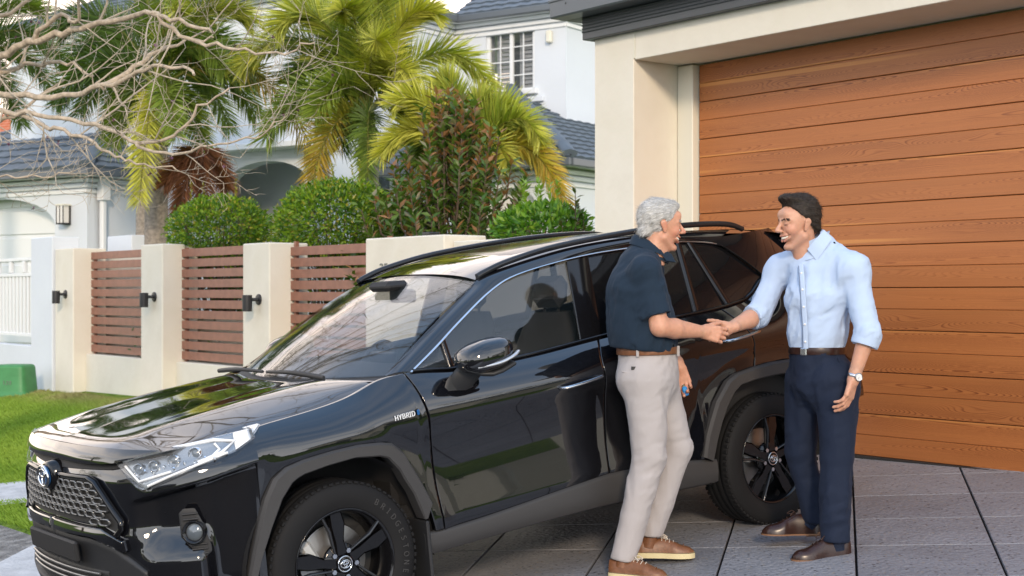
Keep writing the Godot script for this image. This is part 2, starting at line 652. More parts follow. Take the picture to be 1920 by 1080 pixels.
func build_grass() -> void:
	var tuft := MB.new()
	var r := RandomNumberGenerator.new()
	r.seed = 77
	for k in 4:
		var a := TAU * k / 4.0 + r.randf()
		var d := Vector3(cos(a), 0, sin(a))
		var s := Vector3(-d.z, 0, d.x)
		var hgt := 0.032 + r.randf() * 0.022
		var o := d * 0.012
		var p0 := o - s * 0.0035
		var p1 := o + s * 0.0035
		var q := o + d * 0.012 + Vector3(0, hgt * 0.6, 0)
		var tip := o + d * 0.035 + Vector3(0, hgt, 0)
		tuft.tri3(p0, p1, q, -d + Vector3.UP)
		tuft.tri3(p0, q, tip, -d + Vector3.UP)
	var mm := MultiMesh.new()
	mm.transform_format = MultiMesh.TRANSFORM_3D
	mm.use_colors = true
	mm.mesh = tuft.mesh()
	var pts := []
	var tone := noise(91, 0.35, 3)
	var inside := [PackedVector2Array([Vector2(-22.5, -7.3), Vector2(-9.6, -7.3), Vector2(-9.9, -7.0), Vector2(-12.4, -3.42), Vector2(-22.5, -3.42)]), PackedVector2Array([Vector2(-11.35, -3.44), Vector2(-8.75, -7.25), Vector2(-8.2, -7.3), Vector2(-8.3, -3.5)])]
	while pts.size() < 90000:
		var x := r.randf_range(-22.5, -8.1)
		var z := r.randf_range(-7.4, -3.4)
		if Geometry2D.is_point_in_polygon(Vector2(x, z), inside[0]) or Geometry2D.is_point_in_polygon(Vector2(x, z), inside[1]):
			pts.append(Vector2(x, z))
	mm.instance_count = pts.size()
	for i in pts.size():
		var q: Vector2 = pts[i]
		var near_wall := smoothstep(-6.5, -7.3, q.y) * (0.6 + tone.get_noise_2d(q.x * 3.0, 4.0))
		var b := Basis(Vector3.UP, r.randf() * TAU).scaled(Vector3.ONE * r.randf_range(0.7, 1.35) * (1.0 + 0.5 * maxf(near_wall, 0)))
		mm.set_instance_transform(i, Transform3D(b, Vector3(q.x, ground_h(q.x, q.y) - 0.03, q.y)))
		var k := tone.get_noise_2d(q.x, q.y) * 0.5 + 0.5 + r.randf_range(-0.2, 0.2)
		var c := Color(0.12, 0.23, 0.022).lerp(Color(0.25, 0.37, 0.045), clampf(k, 0, 1))
		c = c.lerp(Color(0.30, 0.25, 0.12), clampf(near_wall, 0, 0.75))
		mm.set_instance_color(i, c)
	var o := MultiMeshInstance3D.new()
	o.name = "lawn_grass"
	o.multimesh = mm
	var m := mat("grass_blade", Color.WHITE, 0.6, 0, 0.3)
	m.vertex_color_use_as_albedo = true
	m.backlight_enabled = true
	m.backlight = Color(0.25, 0.3, 0.1)
	m.cull_mode = BaseMaterial3D.CULL_DISABLED
	o.material_override = m
	add_child(o)
	tag(o, "short green lawn between the fence and the kerb", "grass", "", "stuff")

# ---------- garage ----------
func build_garage() -> void:
	var g := thing("garage", "cream rendered garage with grey fascia and wide timber look door", "garage", T(Vector3(-7.64, 0.453, -7.724)))
	# local: x along the door, z towards the street, y=0 at the threshold
	var W := 5.1
	var H := 2.805
	put("pillar", boxc(Vector3(-0.397, 1.35, 0.155), Vector3(0.437, 3.6, 0.695), 0.006), M.cream_render, g)
	put("pillar", boxc(Vector3(W + 0.55, 1.35, 0.155), Vector3(0.8, 3.6, 0.695), 0.006), M.cream_render, g)
	put("lintel", boxc(Vector3(W * 0.5, H + 0.19, 0.155), Vector3(W + 0.336, 0.36, 0.689), 0.004), M.cream_render, g)
	put("joint_strip", boxc(Vector3(-0.172, H + 0.19, 0.502), Vector3(0.012, 0.34, 0.006)), M.cream_trim, g)
	put("side_wall", boxc(Vector3(-0.45, 1.35, -3.2), Vector3(0.30, 3.4, 6.0)), M.cream_render, g)
	put("back_wall", boxc(Vector3(W * 0.5, 1.35, -6.0), Vector3(W + 1.2, 3.4, 0.25)), M.cream_render, g)
	put("door_jamb", boxc(Vector3(-0.092, H * 0.5, 0.015), Vector3(0.16, H, 0.09), 0.006), M.cream_trim, g)
	put("door_jamb", boxc(Vector3(W + 0.08, H * 0.5, 0.015), Vector3(0.15, H, 0.09), 0.006), M.cream_trim, g)
	put("threshold_seal", boxc(Vector3(W * 0.5, 0.004, 0.01), Vector3(W, 0.03, 0.06)), M.print_black, g)
	var door := put("garage_door", boxc(Vector3(W * 0.5, H * 0.5, -0.045), Vector3(W, H, 0.03)), M.print_black, g)
	var r := RandomNumberGenerator.new()
	r.seed = 8
	var n := 20
	var ph := (H - 0.02) / n
	for i in n:
		var y0 := 0.018 + i * ph + (0.0022 if i % 2 == 0 else 0.0008)
		var y1 := 0.018 + (i + 1) * ph - (0.0008 if i % 2 == 0 else 0.0022)
		var b := (i * 3 + 1) % 4
		var v0 := b * 0.25 + 0.012
		var v1 := (b + 1) * 0.25 - 0.012
		var u0 := r.randf() * 0.3
		var su := 0.7
		if r.randf() < 0.5:
			var tmp := v0; v0 = v1; v1 = tmp
		var m := MB.new()
		var c := 0.003
		var xs := [0.0, W]
		m.quad(Vector3(0, y0 + c, 0), Vector3(W, y0 + c, 0), Vector3(W, y1 - c, 0), Vector3(0, y1 - c, 0), [Vector2(u0, v1), Vector2(u0 + su, v1), Vector2(u0 + su, v0), Vector2(u0, v0)], Vector3.BACK)
		m.quad(Vector3(0, y0, -0.004), Vector3(W, y0, -0.004), Vector3(W, y0 + c, 0), Vector3(0, y0 + c, 0), [Vector2(u0, v1), Vector2(u0 + su, v1), Vector2(u0 + su, v1), Vector2(u0, v1)], Vector3.BACK)
		m.quad(Vector3(0, y1 - c, 0), Vector3(W, y1 - c, 0), Vector3(W, y1, -0.004), Vector3(0, y1, -0.004), [Vector2(u0, v0), Vector2(u0 + su, v0), Vector2(u0 + su, v0), Vector2(u0, v0)], Vector3.BACK)
		m.quad(Vector3(0, y0, -0.03), Vector3(W, y0, -0.03), Vector3(W, y0, -0.004), Vector3(0, y0, -0.004), [], Vector3.DOWN)
		m.quad(Vector3(0, y1, -0.03), Vector3(W, y1, -0.03), Vector3(W, y1, -0.004), Vector3(0, y1, -0.004), [], Vector3.UP)
		put("plank", m, M.wood_door, door)
	# fascia, gutter and roof over it
	var yf := 3.02
	put("fascia", boxc(Vector3(W * 0.5, yf + 0.085, 0.535), Vector3(W + 1.36, 0.17, 0.07), 0.004), M.fascia_grey, g)
	for k in 5:
		put("fascia_groove", boxc(Vector3(W * 0.5, yf + 0.060 + k * 0.024, 0.574), Vector3(W + 1.36, 0.013, 0.012), 0.005), M.fascia_grey, g)
	put("fascia_return", boxc(Vector3(-0.645, yf + 0.085, -2.9), Vector3(0.07, 0.17, 6.79), 0.004), M.fascia_grey, g)
	var gm := MB.new()
	gm.box(T(Vector3(W * 0.5, yf + 0.232, 0.665)), Vector3(W + 1.72, 0.13, 0.17), 0.012)
	gm.box(T(Vector3(W * 0.5, yf + 0.300, 0.742)), Vector3(W + 1.74, 0.03, 0.03), 0.008)
	put("gutter", gm, M.gutter_grey, g)
	var gs := MB.new()
	gs.box(T(Vector3(-0.765, yf + 0.232, -2.92)), Vector3(0.17, 0.13, 6.99), 0.012)
	put("gutter", gs, M.gutter_grey, g)
	for k in 26:
		var d := MB.new()
		d.lathe([Vector2(0.0, 0.003), Vector2(0.006, 0.003), Vector2(0.008, 0.0)], Transform3D(Basis(Vector3.RIGHT, PI / 2), Vector3(-0.66 + k * 0.24, yf + 0.258, 0.752)), 8)
		put("gutter_clip", d, M.print_black, g)
	roof_face(g, Vector3(-0.85, yf + 0.30, 0.72), Vector3(W + 0.85, yf + 0.30, 0.72), Vector3(W - 2.4, yf + 1.8, -2.6), Vector3(2.4, yf + 1.8, -2.6), M.roof_tile)
	roof_face(g, Vector3(-0.85, yf + 0.30, -6.2), Vector3(-0.85, yf + 0.30, 0.72), Vector3(2.4, yf + 1.8, -2.6), Vector3(2.4, yf + 1.8, -2.9), M.roof_tile)
	roof_face(g, Vector3(W + 0.85, yf + 0.30, 0.72), Vector3(W + 0.85, yf + 0.30, -6.2), Vector3(W - 2.4, yf + 1.8, -2.9), Vector3(W - 2.4, yf + 1.8, -2.6), M.roof_tile)
	put("soffit", boxc(Vector3(W * 0.5, yf + 0.172, -2.75), Vector3(W + 1.66, 0.012, 6.7)), M.fascia_grey, g)

# rows of rolled tiles between an eave (a to b) and a ridge (d over b, e over a)
func roof_face(parent: Node3D, a: Vector3, b: Vector3, d: Vector3, e: Vector3, m_: Material) -> void:
	var nrm := (b - a).cross(e - a).normalized()
	if nrm.y < 0: nrm = -nrm
	var m := MB.new()
	var ln := maxf((e - a).length(), (d - b).length())
	var up_len := absf((((d + e) * 0.5) - a).dot(((d + e) * 0.5 - (a + b) * 0.5).normalized()))
	var nr := maxi(3, int(up_len / 0.33))
	var dir := (b - a).normalized()
	for i in nr:
		var t0 := float(i) / nr
		var t1 := float(i + 1) / nr
		var l0 := a.lerp(e, t0)
		var r0 := b.lerp(d, t0)
		var l1 := a.lerp(e, t1)
		var r1 := b.lerp(d, t1)
		var seg := maxi(1, int((r0 - l0).length() / 0.085))
		var rows := [PackedVector3Array(), PackedVector3Array(), PackedVector3Array()]
		for k in seg + 1:
			var s := float(k) / seg
			var p0 := l0.lerp(r0, s)
			var p1 := l1.lerp(r1, s)
			var wv := (p0 - a).dot(dir) / 0.30 + 0.5 * (i % 2)
			var hh := 0.018 * (0.5 + 0.5 * cos(wv * TAU))
			rows[0].append(p0 + nrm * -0.01)
			rows[1].append(p0 + nrm * (0.035 + hh))
			rows[2].append(p1 + nrm * (0.006 + hh))
		m.grid([rows[0], rows[1]], nrm)
		m.grid([rows[1], rows[2]], nrm)
	var o := put("roof", m, m_, parent)
	o.set_meta("kind", "stuff")

# row of ridge caps along an edge
func ridge_caps(parent: Node3D, a: Vector3, b: Vector3, m_: Material) -> void:
	var n := int((b - a).length() / 0.36)
	for k in n:
		var p := a.lerp(b, float(k) / n)
		var q := a.lerp(b, (k + 1.05) / n)
		var m := MB.new()
		m.tube([p + Vector3(0, 0.02, 0), q + Vector3(0, 0.05, 0)], [0.13, 0.115], 8, true, Vector2(1, 0.6))
		put("ridge_cap", m, m_, parent)

# ---------- own front fence ----------
func wall_lamp(p: Vector3, label: String) -> void:
	var o := thing("wall_light", label, "wall light", T(p), "black spotlights on the fence pillars")
	var m := MB.new()
	m.lathe([Vector2(0.0, 0.02), Vector2(0.055, 0.02), Vector2(0.06, 0.014), Vector2(0.06, 0.0)], Transform3D(Basis(Vector3.RIGHT, PI / 2), Vector3.ZERO), 20)
	put("mount", m, M.black_metal, o)
	m = MB.new()
	m.tube([Vector3(0, 0, 0.01), Vector3(-0.02, 0, 0.09)], [0.02], 10)
	put("arm", m, M.black_metal, o)
	m = MB.new()
	m.lathe([Vector2(0.0, 0.05), Vector2(0.05, 0.05), Vector2(0.054, 0.046), Vector2(0.054, -0.13), Vector2(0.048, -0.13), Vector2(0.046, -0.10), Vector2(0.0, -0.10)], T(Vector3(-0.03, 0, 0.13)), 20)
	put("spot_head", m, M.black_metal, o)

func build_fence() -> void:
	var o := thing("front_fence", "cream pillar fence with brown horizontal slats behind the car", "fence", T(Vector3(0, 0, -7.495)))
	var pil := [[-20.26, -19.577, 2.18], [-17.282, -16.642, 2.16], [-14.517, -13.899, 2.10]]
	for q in pil:
		put("pillar", boxc(Vector3((q[0] + q[1]) * 0.5, q[2] * 0.5 - 0.1, -0.24), Vector3(q[1] - q[0], q[2] + 0.2, 0.48), 0.012), M.cream_render, o)
	put("pillar", boxc(Vector3(-11.29, 0.95, -0.24), Vector3(1.33, 2.26, 0.48), 0.012), M.cream_render, o)
	put("wall_segment", boxc(Vector3(-9.86, 0.92, -0.24), Vector3(1.5, 2.2, 0.30), 0.01), M.cream_render, o)
	put("cap_light", boxc(Vector3(-10.98, 2.098, -0.10), Vector3(0.12, 0.03, 0.12), 0.006), M.black_metal, o)
	var bays := [[-19.577, -17.282, 2.125], [-16.642, -14.517, 2.10], [-13.899, -11.955, 2.055]]
	for q in bays:
		var w: float = q[1] - q[0]
		var x: float = (q[0] + q[1]) * 0.5
		put("base_wall", boxc(Vector3(x, 0.30, -0.30), Vector3(w, 0.80, 0.24), 0.006), M.cream_render, o)
		var n := 11
		var pitch: float = (q[2] - 0.705) / n
		for k in n:
			var y: float = 0.705 + pitch * (k + 0.5)
			put("slat", boxc(Vector3(x, y + 0.012, -0.27), Vector3(w, pitch - 0.028, 0.022), 0.003), M.slat_brown, o)
		for xx in [q[0] + 0.05, q[1] - 0.03]:
			put("slat_rail", boxc(Vector3(xx, 1.41, -0.305), Vector3(0.04, 1.41, 0.04)), M.slat_brown, o)
	wall_lamp(Vector3(-19.85, 1.535, -7.495), "black down spotlight on the pillar beside the white fence")
	wall_lamp(Vector3(-16.86, 1.505, -7.495), "black down spotlight on the pillar between two slat panels, nearer the white fence")
	wall_lamp(Vector3(-14.13, 1.480, -7.495), "black down spotlight on the pillar closest to the windscreen")
	# small number mark on the wide pillar
	var tm := TextMesh.new()
	tm.text = "25"
	tm.font = sysfont("Droid Sans")
	tm.font_size = 32
	tm.pixel_size = 0.0042
	tm.depth = 0.01
	put("number_mark", tm, M.print_grey, o, T(Vector3(-11.62, 1.78, 0.004)))
	# low garden wall inside the fence
	var gw := thing("garden_wall", "cream garden wall seen through the gaps of the slats", "wall", T(Vector3(0, 0, -8.2)))
	put("wall_segment", boxc(Vector3(-19.9, 1.05, 0), Vector3(3.2, 2.2, 0.15), 0.01), M.cream_render, gw)
	put("wall_segment", boxc(Vector3(-16.7, 0.62, 0), Vector3(3.2, 1.24, 0.15), 0.01), M.cream_render, gw)
	# pink flowers peeping through the lowest gaps
	var fl := thing("flowering_plant", "small plant with pink flowers behind the lowest gaps of the slats", "plant", T(Vector3(-17.75, 0.45, -7.95)))
	var r := RandomNumberGenerator.new()
	r.seed = 3
	var lf := MB.new()
	for k in 160:
		var p := Vector3(r.randfn(0, 0.3), 0.25 + r.randf() * 0.45, r.randfn(0, 0.12))
		leaf(lf, p, Vector3(r.randfn(0, 1), r.randf(), r.randfn(0, 1)).normalized(), Vector3(r.randfn(0, 1), 1, r.randfn(0, 1)).normalized(), 0.07, 0.03, Color(0.05, 0.10, 0.02))
	var lo := put("leaves", lf, leaf_mat(), fl)
	lo.set_meta("kind", "stuff")
	for k in 5:
		var m := MB.new()
		m.lathe([Vector2(0.0, 0.02), Vector2(0.03, 0.03), Vector2(0.035, 0.0), Vector2(0.0, -0.01)], T(Vector3(0.1 + r.randfn(0, 0.18), 0.5 + 0.06 * k, 0.14)), 8)
		if not M.has("pink_petal"): mat("pink_petal", lin(0.75, 0.06, 0.32), 0.6)
		put("flower", m, M.pink_petal, fl)
	# soil step behind the fence
	# white fence of the neighbour
	var w := thing("white_fence", "white pillar and low wall with white upright palings at the lawn edge", "fence", T(Vector3(0, 0, -7.46)))
	put("pillar", boxc(Vector3(-20.72, 1.15, -0.2), Vector3(0.86, 2.42, 0.4), 0.01), M.white_render, w)
	put("pillar", boxc(Vector3(-20.4, 1.15, -1.3), Vector3(0.9, 2.5, 0.5), 0.01), M.white_render, w)
	put("low_wall", boxc(Vector3(-23.1, 0.37, -0.22), Vector3(3.9, 0.78, 0.2), 0.01), M.white_render, w)
	put("rail", boxc(Vector3(-23.1, 1.83, -0.22), Vector3(3.9, 0.05, 0.05), 0.005), M.white_paint, w)
	put("rail", boxc(Vector3(-23.1, 0.91, -0.22), Vector3(3.9, 0.05, 0.05), 0.005), M.white_paint, w)
	for k in 24:
		put("paling", boxc(Vector3(-21.25 - k * 0.16, 1.38, -0.22), Vector3(0.085, 0.92, 0.03), 0.006), M.white_paint, w)
	for k in 5:
		put("finial", boxc(Vector3(-21.45 - k * 0.6, 1.95, -0.22), Vector3(0.10, 0.18, 0.06), 0.01), M.white_paint, w)
	put("rail", boxc(Vector3(-23.1, 2.07, -0.22), Vector3(3.9, 0.05, 0.05), 0.005), M.white_paint, w)
	# green utility box
	var b := thing("utility_box", "squat green plastic utility box on the lawn before the white wall", "utility box", Transform3D(Basis(Vector3.UP, 0.75), Vector3(-20.35, 0.10, -6.95)))
	var m := MB.new()
	var rows := []
	var prof := [Vector3(0.30, 0.20, 0.0), Vector3(0.295, 0.195, 0.06), Vector3(0.262, 0.172, 0.075), Vector3(0.235, 0.155, 0.40), Vector3(0.225, 0.148, 0.43), Vector3(0.20, 0.13, 0.445), Vector3(0.0, 0.0, 0.45)]
	for q in prof:
		var row := PackedVector3Array()
		for k in 33:
			var a := TAU * k / 32.0
			var cx := signf(cos(a)) * pow(absf(cos(a)), 0.35)
			var cz := signf(sin(a)) * pow(absf(sin(a)), 0.35)
			row.append(Vector3(cx * q.x, q.z, cz * q.y * 1.35))
		rows.append(row)
	m.grid(rows, Vector3(0, 0.1, 0), false)
	put("cover", m, M.green_plastic, b)
	put("plinth", boxc(Vector3(0, 0.0, 0), Vector3(0.62, 0.05, 0.56), 0.01), M.green_plastic, b)
	var lb := TextMesh.new()
	lb.text = "120"
	lb.font = sysfont("Droid Sans Mono")
	lb.font_size = 24
	lb.pixel_size = 0.0032
	lb.depth = 0.004
	put("stencil", lb, M.print_grey, b, Transform3D(Basis(Vector3.RIGHT, -0.08), Vector3(0.0, 0.2, 0.228)))

func sysfont(nm: String) -> SystemFont:
	var f := SystemFont.new()
	f.font_names = PackedStringArray([nm])
	return f

# ---------- neighbour's white house ----------
func arch_wall(parent: Node3D, x0: float, x1: float, y0: float, y1: float, ax0: float, ax1: float, spring: float, apex: float, z: float, dep: float, m_: Material, called := "wall") -> void:
	# a wall with one flat-arched opening
	var pl := PackedVector2Array([Vector2(x0, y0), Vector2(ax0, y0), Vector2(ax0, spring)])
	for k in range(1, 16):
		var a := PI * (1.0 - k / 16.0)
		pl.append(Vector2((ax0 + ax1) * 0.5 + cos(a) * (ax1 - ax0) * 0.5, spring + sin(a) * (apex - spring)))
	pl.append(Vector2(ax1, spring)); pl.append(Vector2(ax1, y0)); pl.append(Vector2(x1, y0)); pl.append(Vector2(x1, y1)); pl.append(Vector2(x0, y1))
	var m := MB.new()
	m.prism(pl, T(Vector3(0, 0, z - dep)), dep)
	put(called, m, m_, parent)

func mould(parent: Node3D, p: Vector3, size: Vector3, along_x: bool) -> void:
	# three stepped bands below the eave; p is the middle of the wall face at the underside
	for k in 3:
		var pr := 0.03 + 0.025 * k
		var c := p + Vector3(0, 0.045 + 0.095 * k, 0)
		if along_x:
			put("moulding", boxc(c + Vector3(0, 0, pr * 0.5 * size.z), Vector3(size.x, 0.07, pr), 0.008), M.white_paint, parent)
		else:
			put("moulding", boxc(c + Vector3(pr * 0.5, 0, 0), Vector3(pr, 0.07, size.x), 0.008), M.white_paint, parent)

func build_house() -> void:
	var o_ := Basis(Vector3.UP, CAM_YAW) * Vector3(-1.08, 0, -27.0)
	var h := thing("white_house", "two storey white house with grey tiled roofs behind the palms", "house", Transform3D(Basis(Vector3.UP, deg_to_rad(18.1)), o_))
	var WR: StandardMaterial3D = M.white_render
	# main block, window cut out of its front
	var wx0 := 0.72; var wx1 := 1.80; var wy0 := 5.22; var wy1 := 6.36
	put("wall", boxc(Vector3(0.36, 3.5, -0.15), Vector3(0.72, 6.3, 0.3)), WR, h)
	put("wall", boxc(Vector3(2.135, 3.5, -0.15), Vector3(0.67, 6.3, 0.3)), WR, h)
	put("wall", boxc(Vector3(1.26, 2.78, -0.15), Vector3(1.08, 4.88, 0.3)), WR, h)
	put("wall", boxc(Vector3(1.26, 6.505, -0.15), Vector3(1.08, 0.29, 0.3)), WR, h)
	put("wall", boxc(Vector3(2.32, 3.5, -3.8), Vector3(0.30, 6.3, 7.0)), WR, h)
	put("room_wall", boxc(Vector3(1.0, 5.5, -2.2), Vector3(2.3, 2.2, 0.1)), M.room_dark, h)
	var wn := put("window", boxc(Vector3(1.26, 5.19, 0.0), Vector3(1.24, 0.09, 0.20), 0.01), M.white_paint, h)
	for q in [[0.755, 5.79, 0.07, 1.14], [1.765, 5.79, 0.07, 1.14], [1.26, 5.79, 0.07, 1.14], [1.26, 5.25, 1.08, 0.06], [1.26, 6.33, 1.08, 0.06]]:
		put("frame", boxc(Vector3(q[0], q[1], -0.06), Vector3(q[2], q[3], 0.06), 0.006), M.white_paint, wn)
	for s in 2:
		var cx := 1.01 + s * 0.505
		put("muntin", boxc(Vector3(cx, 5.79, -0.062), Vector3(0.02, 1.02, 0.02)), M.white_paint, wn)
		for k in 3:
			put("muntin", boxc(Vector3(cx, 5.53 + k * 0.26, -0.064), Vector3(0.43, 0.02, 0.018)), M.white_paint, wn)
		put("pane", boxc(Vector3(cx, 5.79, -0.085), Vector3(0.43, 1.02, 0.006)), M.window_glass, wn)
		for k in 13:
			var sl := MB.new()
			sl.box(Transform3D(Basis(Vector3.RIGHT, 1.0), Vector3(cx + 0.05, 5.32 + k * 0.078, -0.13)), Vector3(0.27, 0.012, 0.078))
			put("shutter_slat", sl, M.white_paint, wn)
		put("shutter_stile", boxc(Vector3(cx - 0.10, 5.79, -0.16), Vector3(0.06, 1.04, 0.04)), M.white_paint, wn)
	put("corner_trim", boxc(Vector3(1.26, 5.05, 0.03), Vector3(1.5, 0.10, 0.06), 0.01), WR, h)
	put("wall_sensor", boxc(Vector3(2.14, 6.14, 0.05), Vector3(0.11, 0.22, 0.1), 0.02), M.cream_trim, h)
	mould(h, Vector3(1.235, 6.285, 0.0), Vector3(2.47, 0, 1), true)
	mould(h, Vector3(2.47, 6.285, -3.6), Vector3(7.2, 0, 1), false)
	mould(h, Vector3(0.0, 6.285, 2.0), Vector3(3.9, 0, 1), false)
	mould(h, Vector3(-4.0, 6.285, 3.82), Vector3(8.0, 0, 1), true)
	# projecting wing with the arched porch
	put("wall", boxc(Vector3(-0.15, 3.5, 1.8), Vector3(0.3, 6.3, 4.04)), WR, h)
	arch_wall(h, -4.2, 0.0, 0.2, 3.98, -2.25, -0.1, 3.25, 3.80, 3.82, 0.3, WR)
	put("wall", boxc(Vector3(-4.0, 5.32, 3.67), Vector3(8.0, 2.66, 0.3)), WR, h)
	put("balcony_slab", boxc(Vector3(-2.2, 4.02, 3.95), Vector3(4.4, 0.10, 0.5), 0.01), M.white_paint, h)
	put("porch_wall", boxc(Vector3(-2.1, 2.2, 2.2), Vector3(4.2, 4.0, 0.2)), WR, h)
	put("porch_ceiling", boxc(Vector3(-2.1, 3.95, 3.0), Vector3(4.2, 0.05, 1.4)), WR, h)
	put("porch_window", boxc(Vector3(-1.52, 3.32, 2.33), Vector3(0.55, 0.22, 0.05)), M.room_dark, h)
	for k in 9:
		put("shutter_slat", boxc(Vector3(-1.52, 3.17 - k * 0.06, 2.34), Vector3(0.5, 0.045, 0.05), 0.008), M.white_paint, h)
	put("wall", boxc(Vector3(-6.2, 2.1, 3.67), Vector3(4.0, 3.8, 0.3)), WR, h)
	# upper gutters and roofs
	var ye := 6.57
	put("gutter", boxc(Vector3(1.45, ye + 0.05, 0.25), Vector3(2.5, 0.12, 0.12), 0.012), M.gutter_grey, h)
	put("gutter", boxc(Vector3(0.25, ye + 0.05, 2.25), Vector3(0.12, 0.12, 3.88), 0.012), M.gutter_grey, h)
	put("gutter", boxc(Vector3(2.72, ye + 0.05, -3.65), Vector3(0.12, 0.12, 8.0), 0.012), M.gutter_grey, h)
	put("gutter", boxc(Vector3(-4.1, ye + 0.05, 4.12), Vector3(8.8, 0.12, 0.12), 0.012), M.gutter_grey, h)
	put("soffit", boxc(Vector3(-3.2, ye + 0.005, -0.6), Vector3(6.9, 0.02, 9.4)), M.white_paint, h)
	put("soffit", boxc(Vector3(1.45, ye + 0.002, -2.4), Vector3(2.5, 0.02, 5.3)), M.white_paint, h)
	roof_face(h, Vector3(0.2, ye + 0.1, 0.27), Vector3(2.75, ye + 0.1, 0.27), Vector3(-1.0, ye + 2.0, -3.5), Vector3(-1.0, ye + 2.0, -3.5), M.roof_tile)
	roof_face(h, Vector3(0.27, ye + 0.1, 4.14), Vector3(0.27, ye + 0.1, 0.2), Vector3(-3.6, ye + 2.0, 0.3), Vector3(-3.6, ye + 2.0, 0.3), M.roof_tile)
	roof_face(h, Vector3(-8.0, ye + 0.1, 4.14), Vector3(0.27, ye + 0.1, 4.14), Vector3(-3.6, ye + 2.0, 0.3), Vector3(-3.6, ye + 2.0, 0.3), M.roof_tile)
	roof_face(h, Vector3(2.75, ye + 0.1, 0.27), Vector3(2.75, ye + 0.1, -7.5), Vector3(-1.0, ye + 2.0, -3.5), Vector3(-1.0, ye + 2.0, -3.5), M.roof_tile)
	# low wing on the right with its own hipped roof
	var ey := 3.60
	put("wall", boxc(Vector3(3.72, 1.9, -2.2), Vector3(0.25, 3.5, 9.0)), WR, h)
	arch_wall(h, 0.3, 3.85, 0.2, 3.55, 2.2, 3.35, 2.9, 3.28, 2.3, 0.25, WR)
	put("arch_pane", boxc(Vector3(2.78, 2.0, 2.12), Vector3(1.3, 2.7, 0.02)), M.frosted_glass, h)
	put("arch_frame", boxc(Vector3(2.78, 2.0, 2.15), Vector3(0.06, 2.7, 0.05)), M.white_paint, h)
	mould(h, Vector3(3.845, 3.25, -2.2), Vector3(9.0, 0, 1), false)
	mould(h, Vector3(2.1, 3.25, 2.3), Vector3(3.5, 0, 1), true)
	put("gutter", boxc(Vector3(4.22, ey, -2.0), Vector3(0.12, 0.12, 9.4), 0.012), M.gutter_grey, h)
	put("gutter", boxc(Vector3(2.2, ey, 2.72), Vector3(4.1, 0.12, 0.12), 0.012), M.gutter_grey, h)
	put("soffit", boxc(Vector3(2.2, ey - 0.03, -1.9), Vector3(4.0, 0.02, 9.2)), M.white_paint, h)
	roof_face(h, Vector3(4.25, ey + 0.06, 2.75), Vector3(4.25, ey + 0.06, -6.5), Vector3(1.35, ey + 1.62, -6.5), Vector3(1.35, ey + 1.62, 0.1), M.roof_tile)
	roof_face(h, Vector3(0.2, ey + 0.06, 2.75), Vector3(4.25, ey + 0.06, 2.75), Vector3(1.35, ey + 1.62, 0.1), Vector3(0.3, ey + 1.62, 0.1), M.roof_tile)
	ridge_caps(h, Vector3(4.22, ey + 0.10, 2.72), Vector3(1.35, ey + 1.64, 0.1), M.roof_tile)
	put("downpipe", boxc(Vector3(3.93, 2.2, 1.0), Vector3(0.09, 2.8, 0.09), 0.02), M.white_paint, h)
	# garage wing in front on the left
	var gz := 5.18
	arch_wall(h, -10.5, -4.1, 0.1, 3.60, -8.45, -4.96, 2.75, 3.28, gz, 0.3, WR)
	put("wall", boxc(Vector3(-4.25, 1.85, 3.9), Vector3(0.3, 3.5, 2.26)), WR, h)
	var gd := put("garage_door", boxc(Vector3(-6.7, 1.7, gz - 0.42), Vector3(3.6, 3.4, 0.05)), M.white_paint, h)
	for k in 7:
		put("panel", boxc(Vector3(-6.7, 0.35 + k * 0.5, gz - 0.385), Vector3(3.5, 0.44, 0.03), 0.012), M.white_paint, gd)
	mould(h, Vector3(-7.3, 3.28, gz), Vector3(6.4, 0, 1), true)
	mould(h, Vector3(-4.1, 3.28, gz - 1.1), Vector3(2.3, 0, 1), false)
	put("gutter", boxc(Vector3(-7.2, 3.63, gz + 0.35), Vector3(7.2, 0.12, 0.12), 0.012), M.gutter_grey, h)
	put("gutter", boxc(Vector3(-3.68, 3.63, gz - 1.2), Vector3(0.12, 0.12, 3.2), 0.012), M.gutter_grey, h)
	put("soffit", boxc(Vector3(-7.2, 3.585, gz - 1.2), Vector3(7.0, 0.02, 3.2)), M.white_paint, h)
	var ap := Vector3(-5.9, 4.95, 2.9)
	roof_face(h, Vector3(-10.6, 3.7, gz + 0.4), Vector3(-3.64, 3.7, gz + 0.4), ap, Vector3(-9.0, 4.95, 2.9), M.roof_tile)
	roof_face(h, Vector3(-3.64, 3.7, gz + 0.4), Vector3(-3.64, 3.7, 2.0), Vector3(-5.9, 4.95, 2.0), ap, M.roof_tile)
	ridge_caps(h, Vector3(-3.66, 3.73, gz + 0.38), ap, M.roof_tile)
	put("downpipe", boxc(Vector3(-4.02, 1.7, gz - 0.28), Vector3(0.10, 3.1, 0.10), 0.02), M.white_paint, h)
	put("rain_head", boxc(Vector3(-4.0, 3.38, gz - 0.28), Vector3(0.16, 0.42, 0.18), 0.01), M.white_paint, h)
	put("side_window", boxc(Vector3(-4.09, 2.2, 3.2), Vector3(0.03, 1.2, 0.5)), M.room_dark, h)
	# coach lamp beside the arch
	var lp := thing("coach_lamp", "black framed wall lantern with frosted panes beside the arched garage", "wall lantern", h.transform * T(Vector3(-4.62, 2.93, gz)))
	put("back_plate", boxc(Vector3(0, 0, 0.02), Vector3(0.20, 0.36, 0.03), 0.004), M.black_metal, lp)
	put("lamp_glass", boxc(Vector3(0, 0, 0.10), Vector3(0.17, 0.30, 0.13), 0.004), M.frosted_glass, lp)
	put("cap", boxc(Vector3(0, 0.165, 0.09), Vector3(0.22, 0.03, 0.18), 0.004), M.cream_trim, lp)
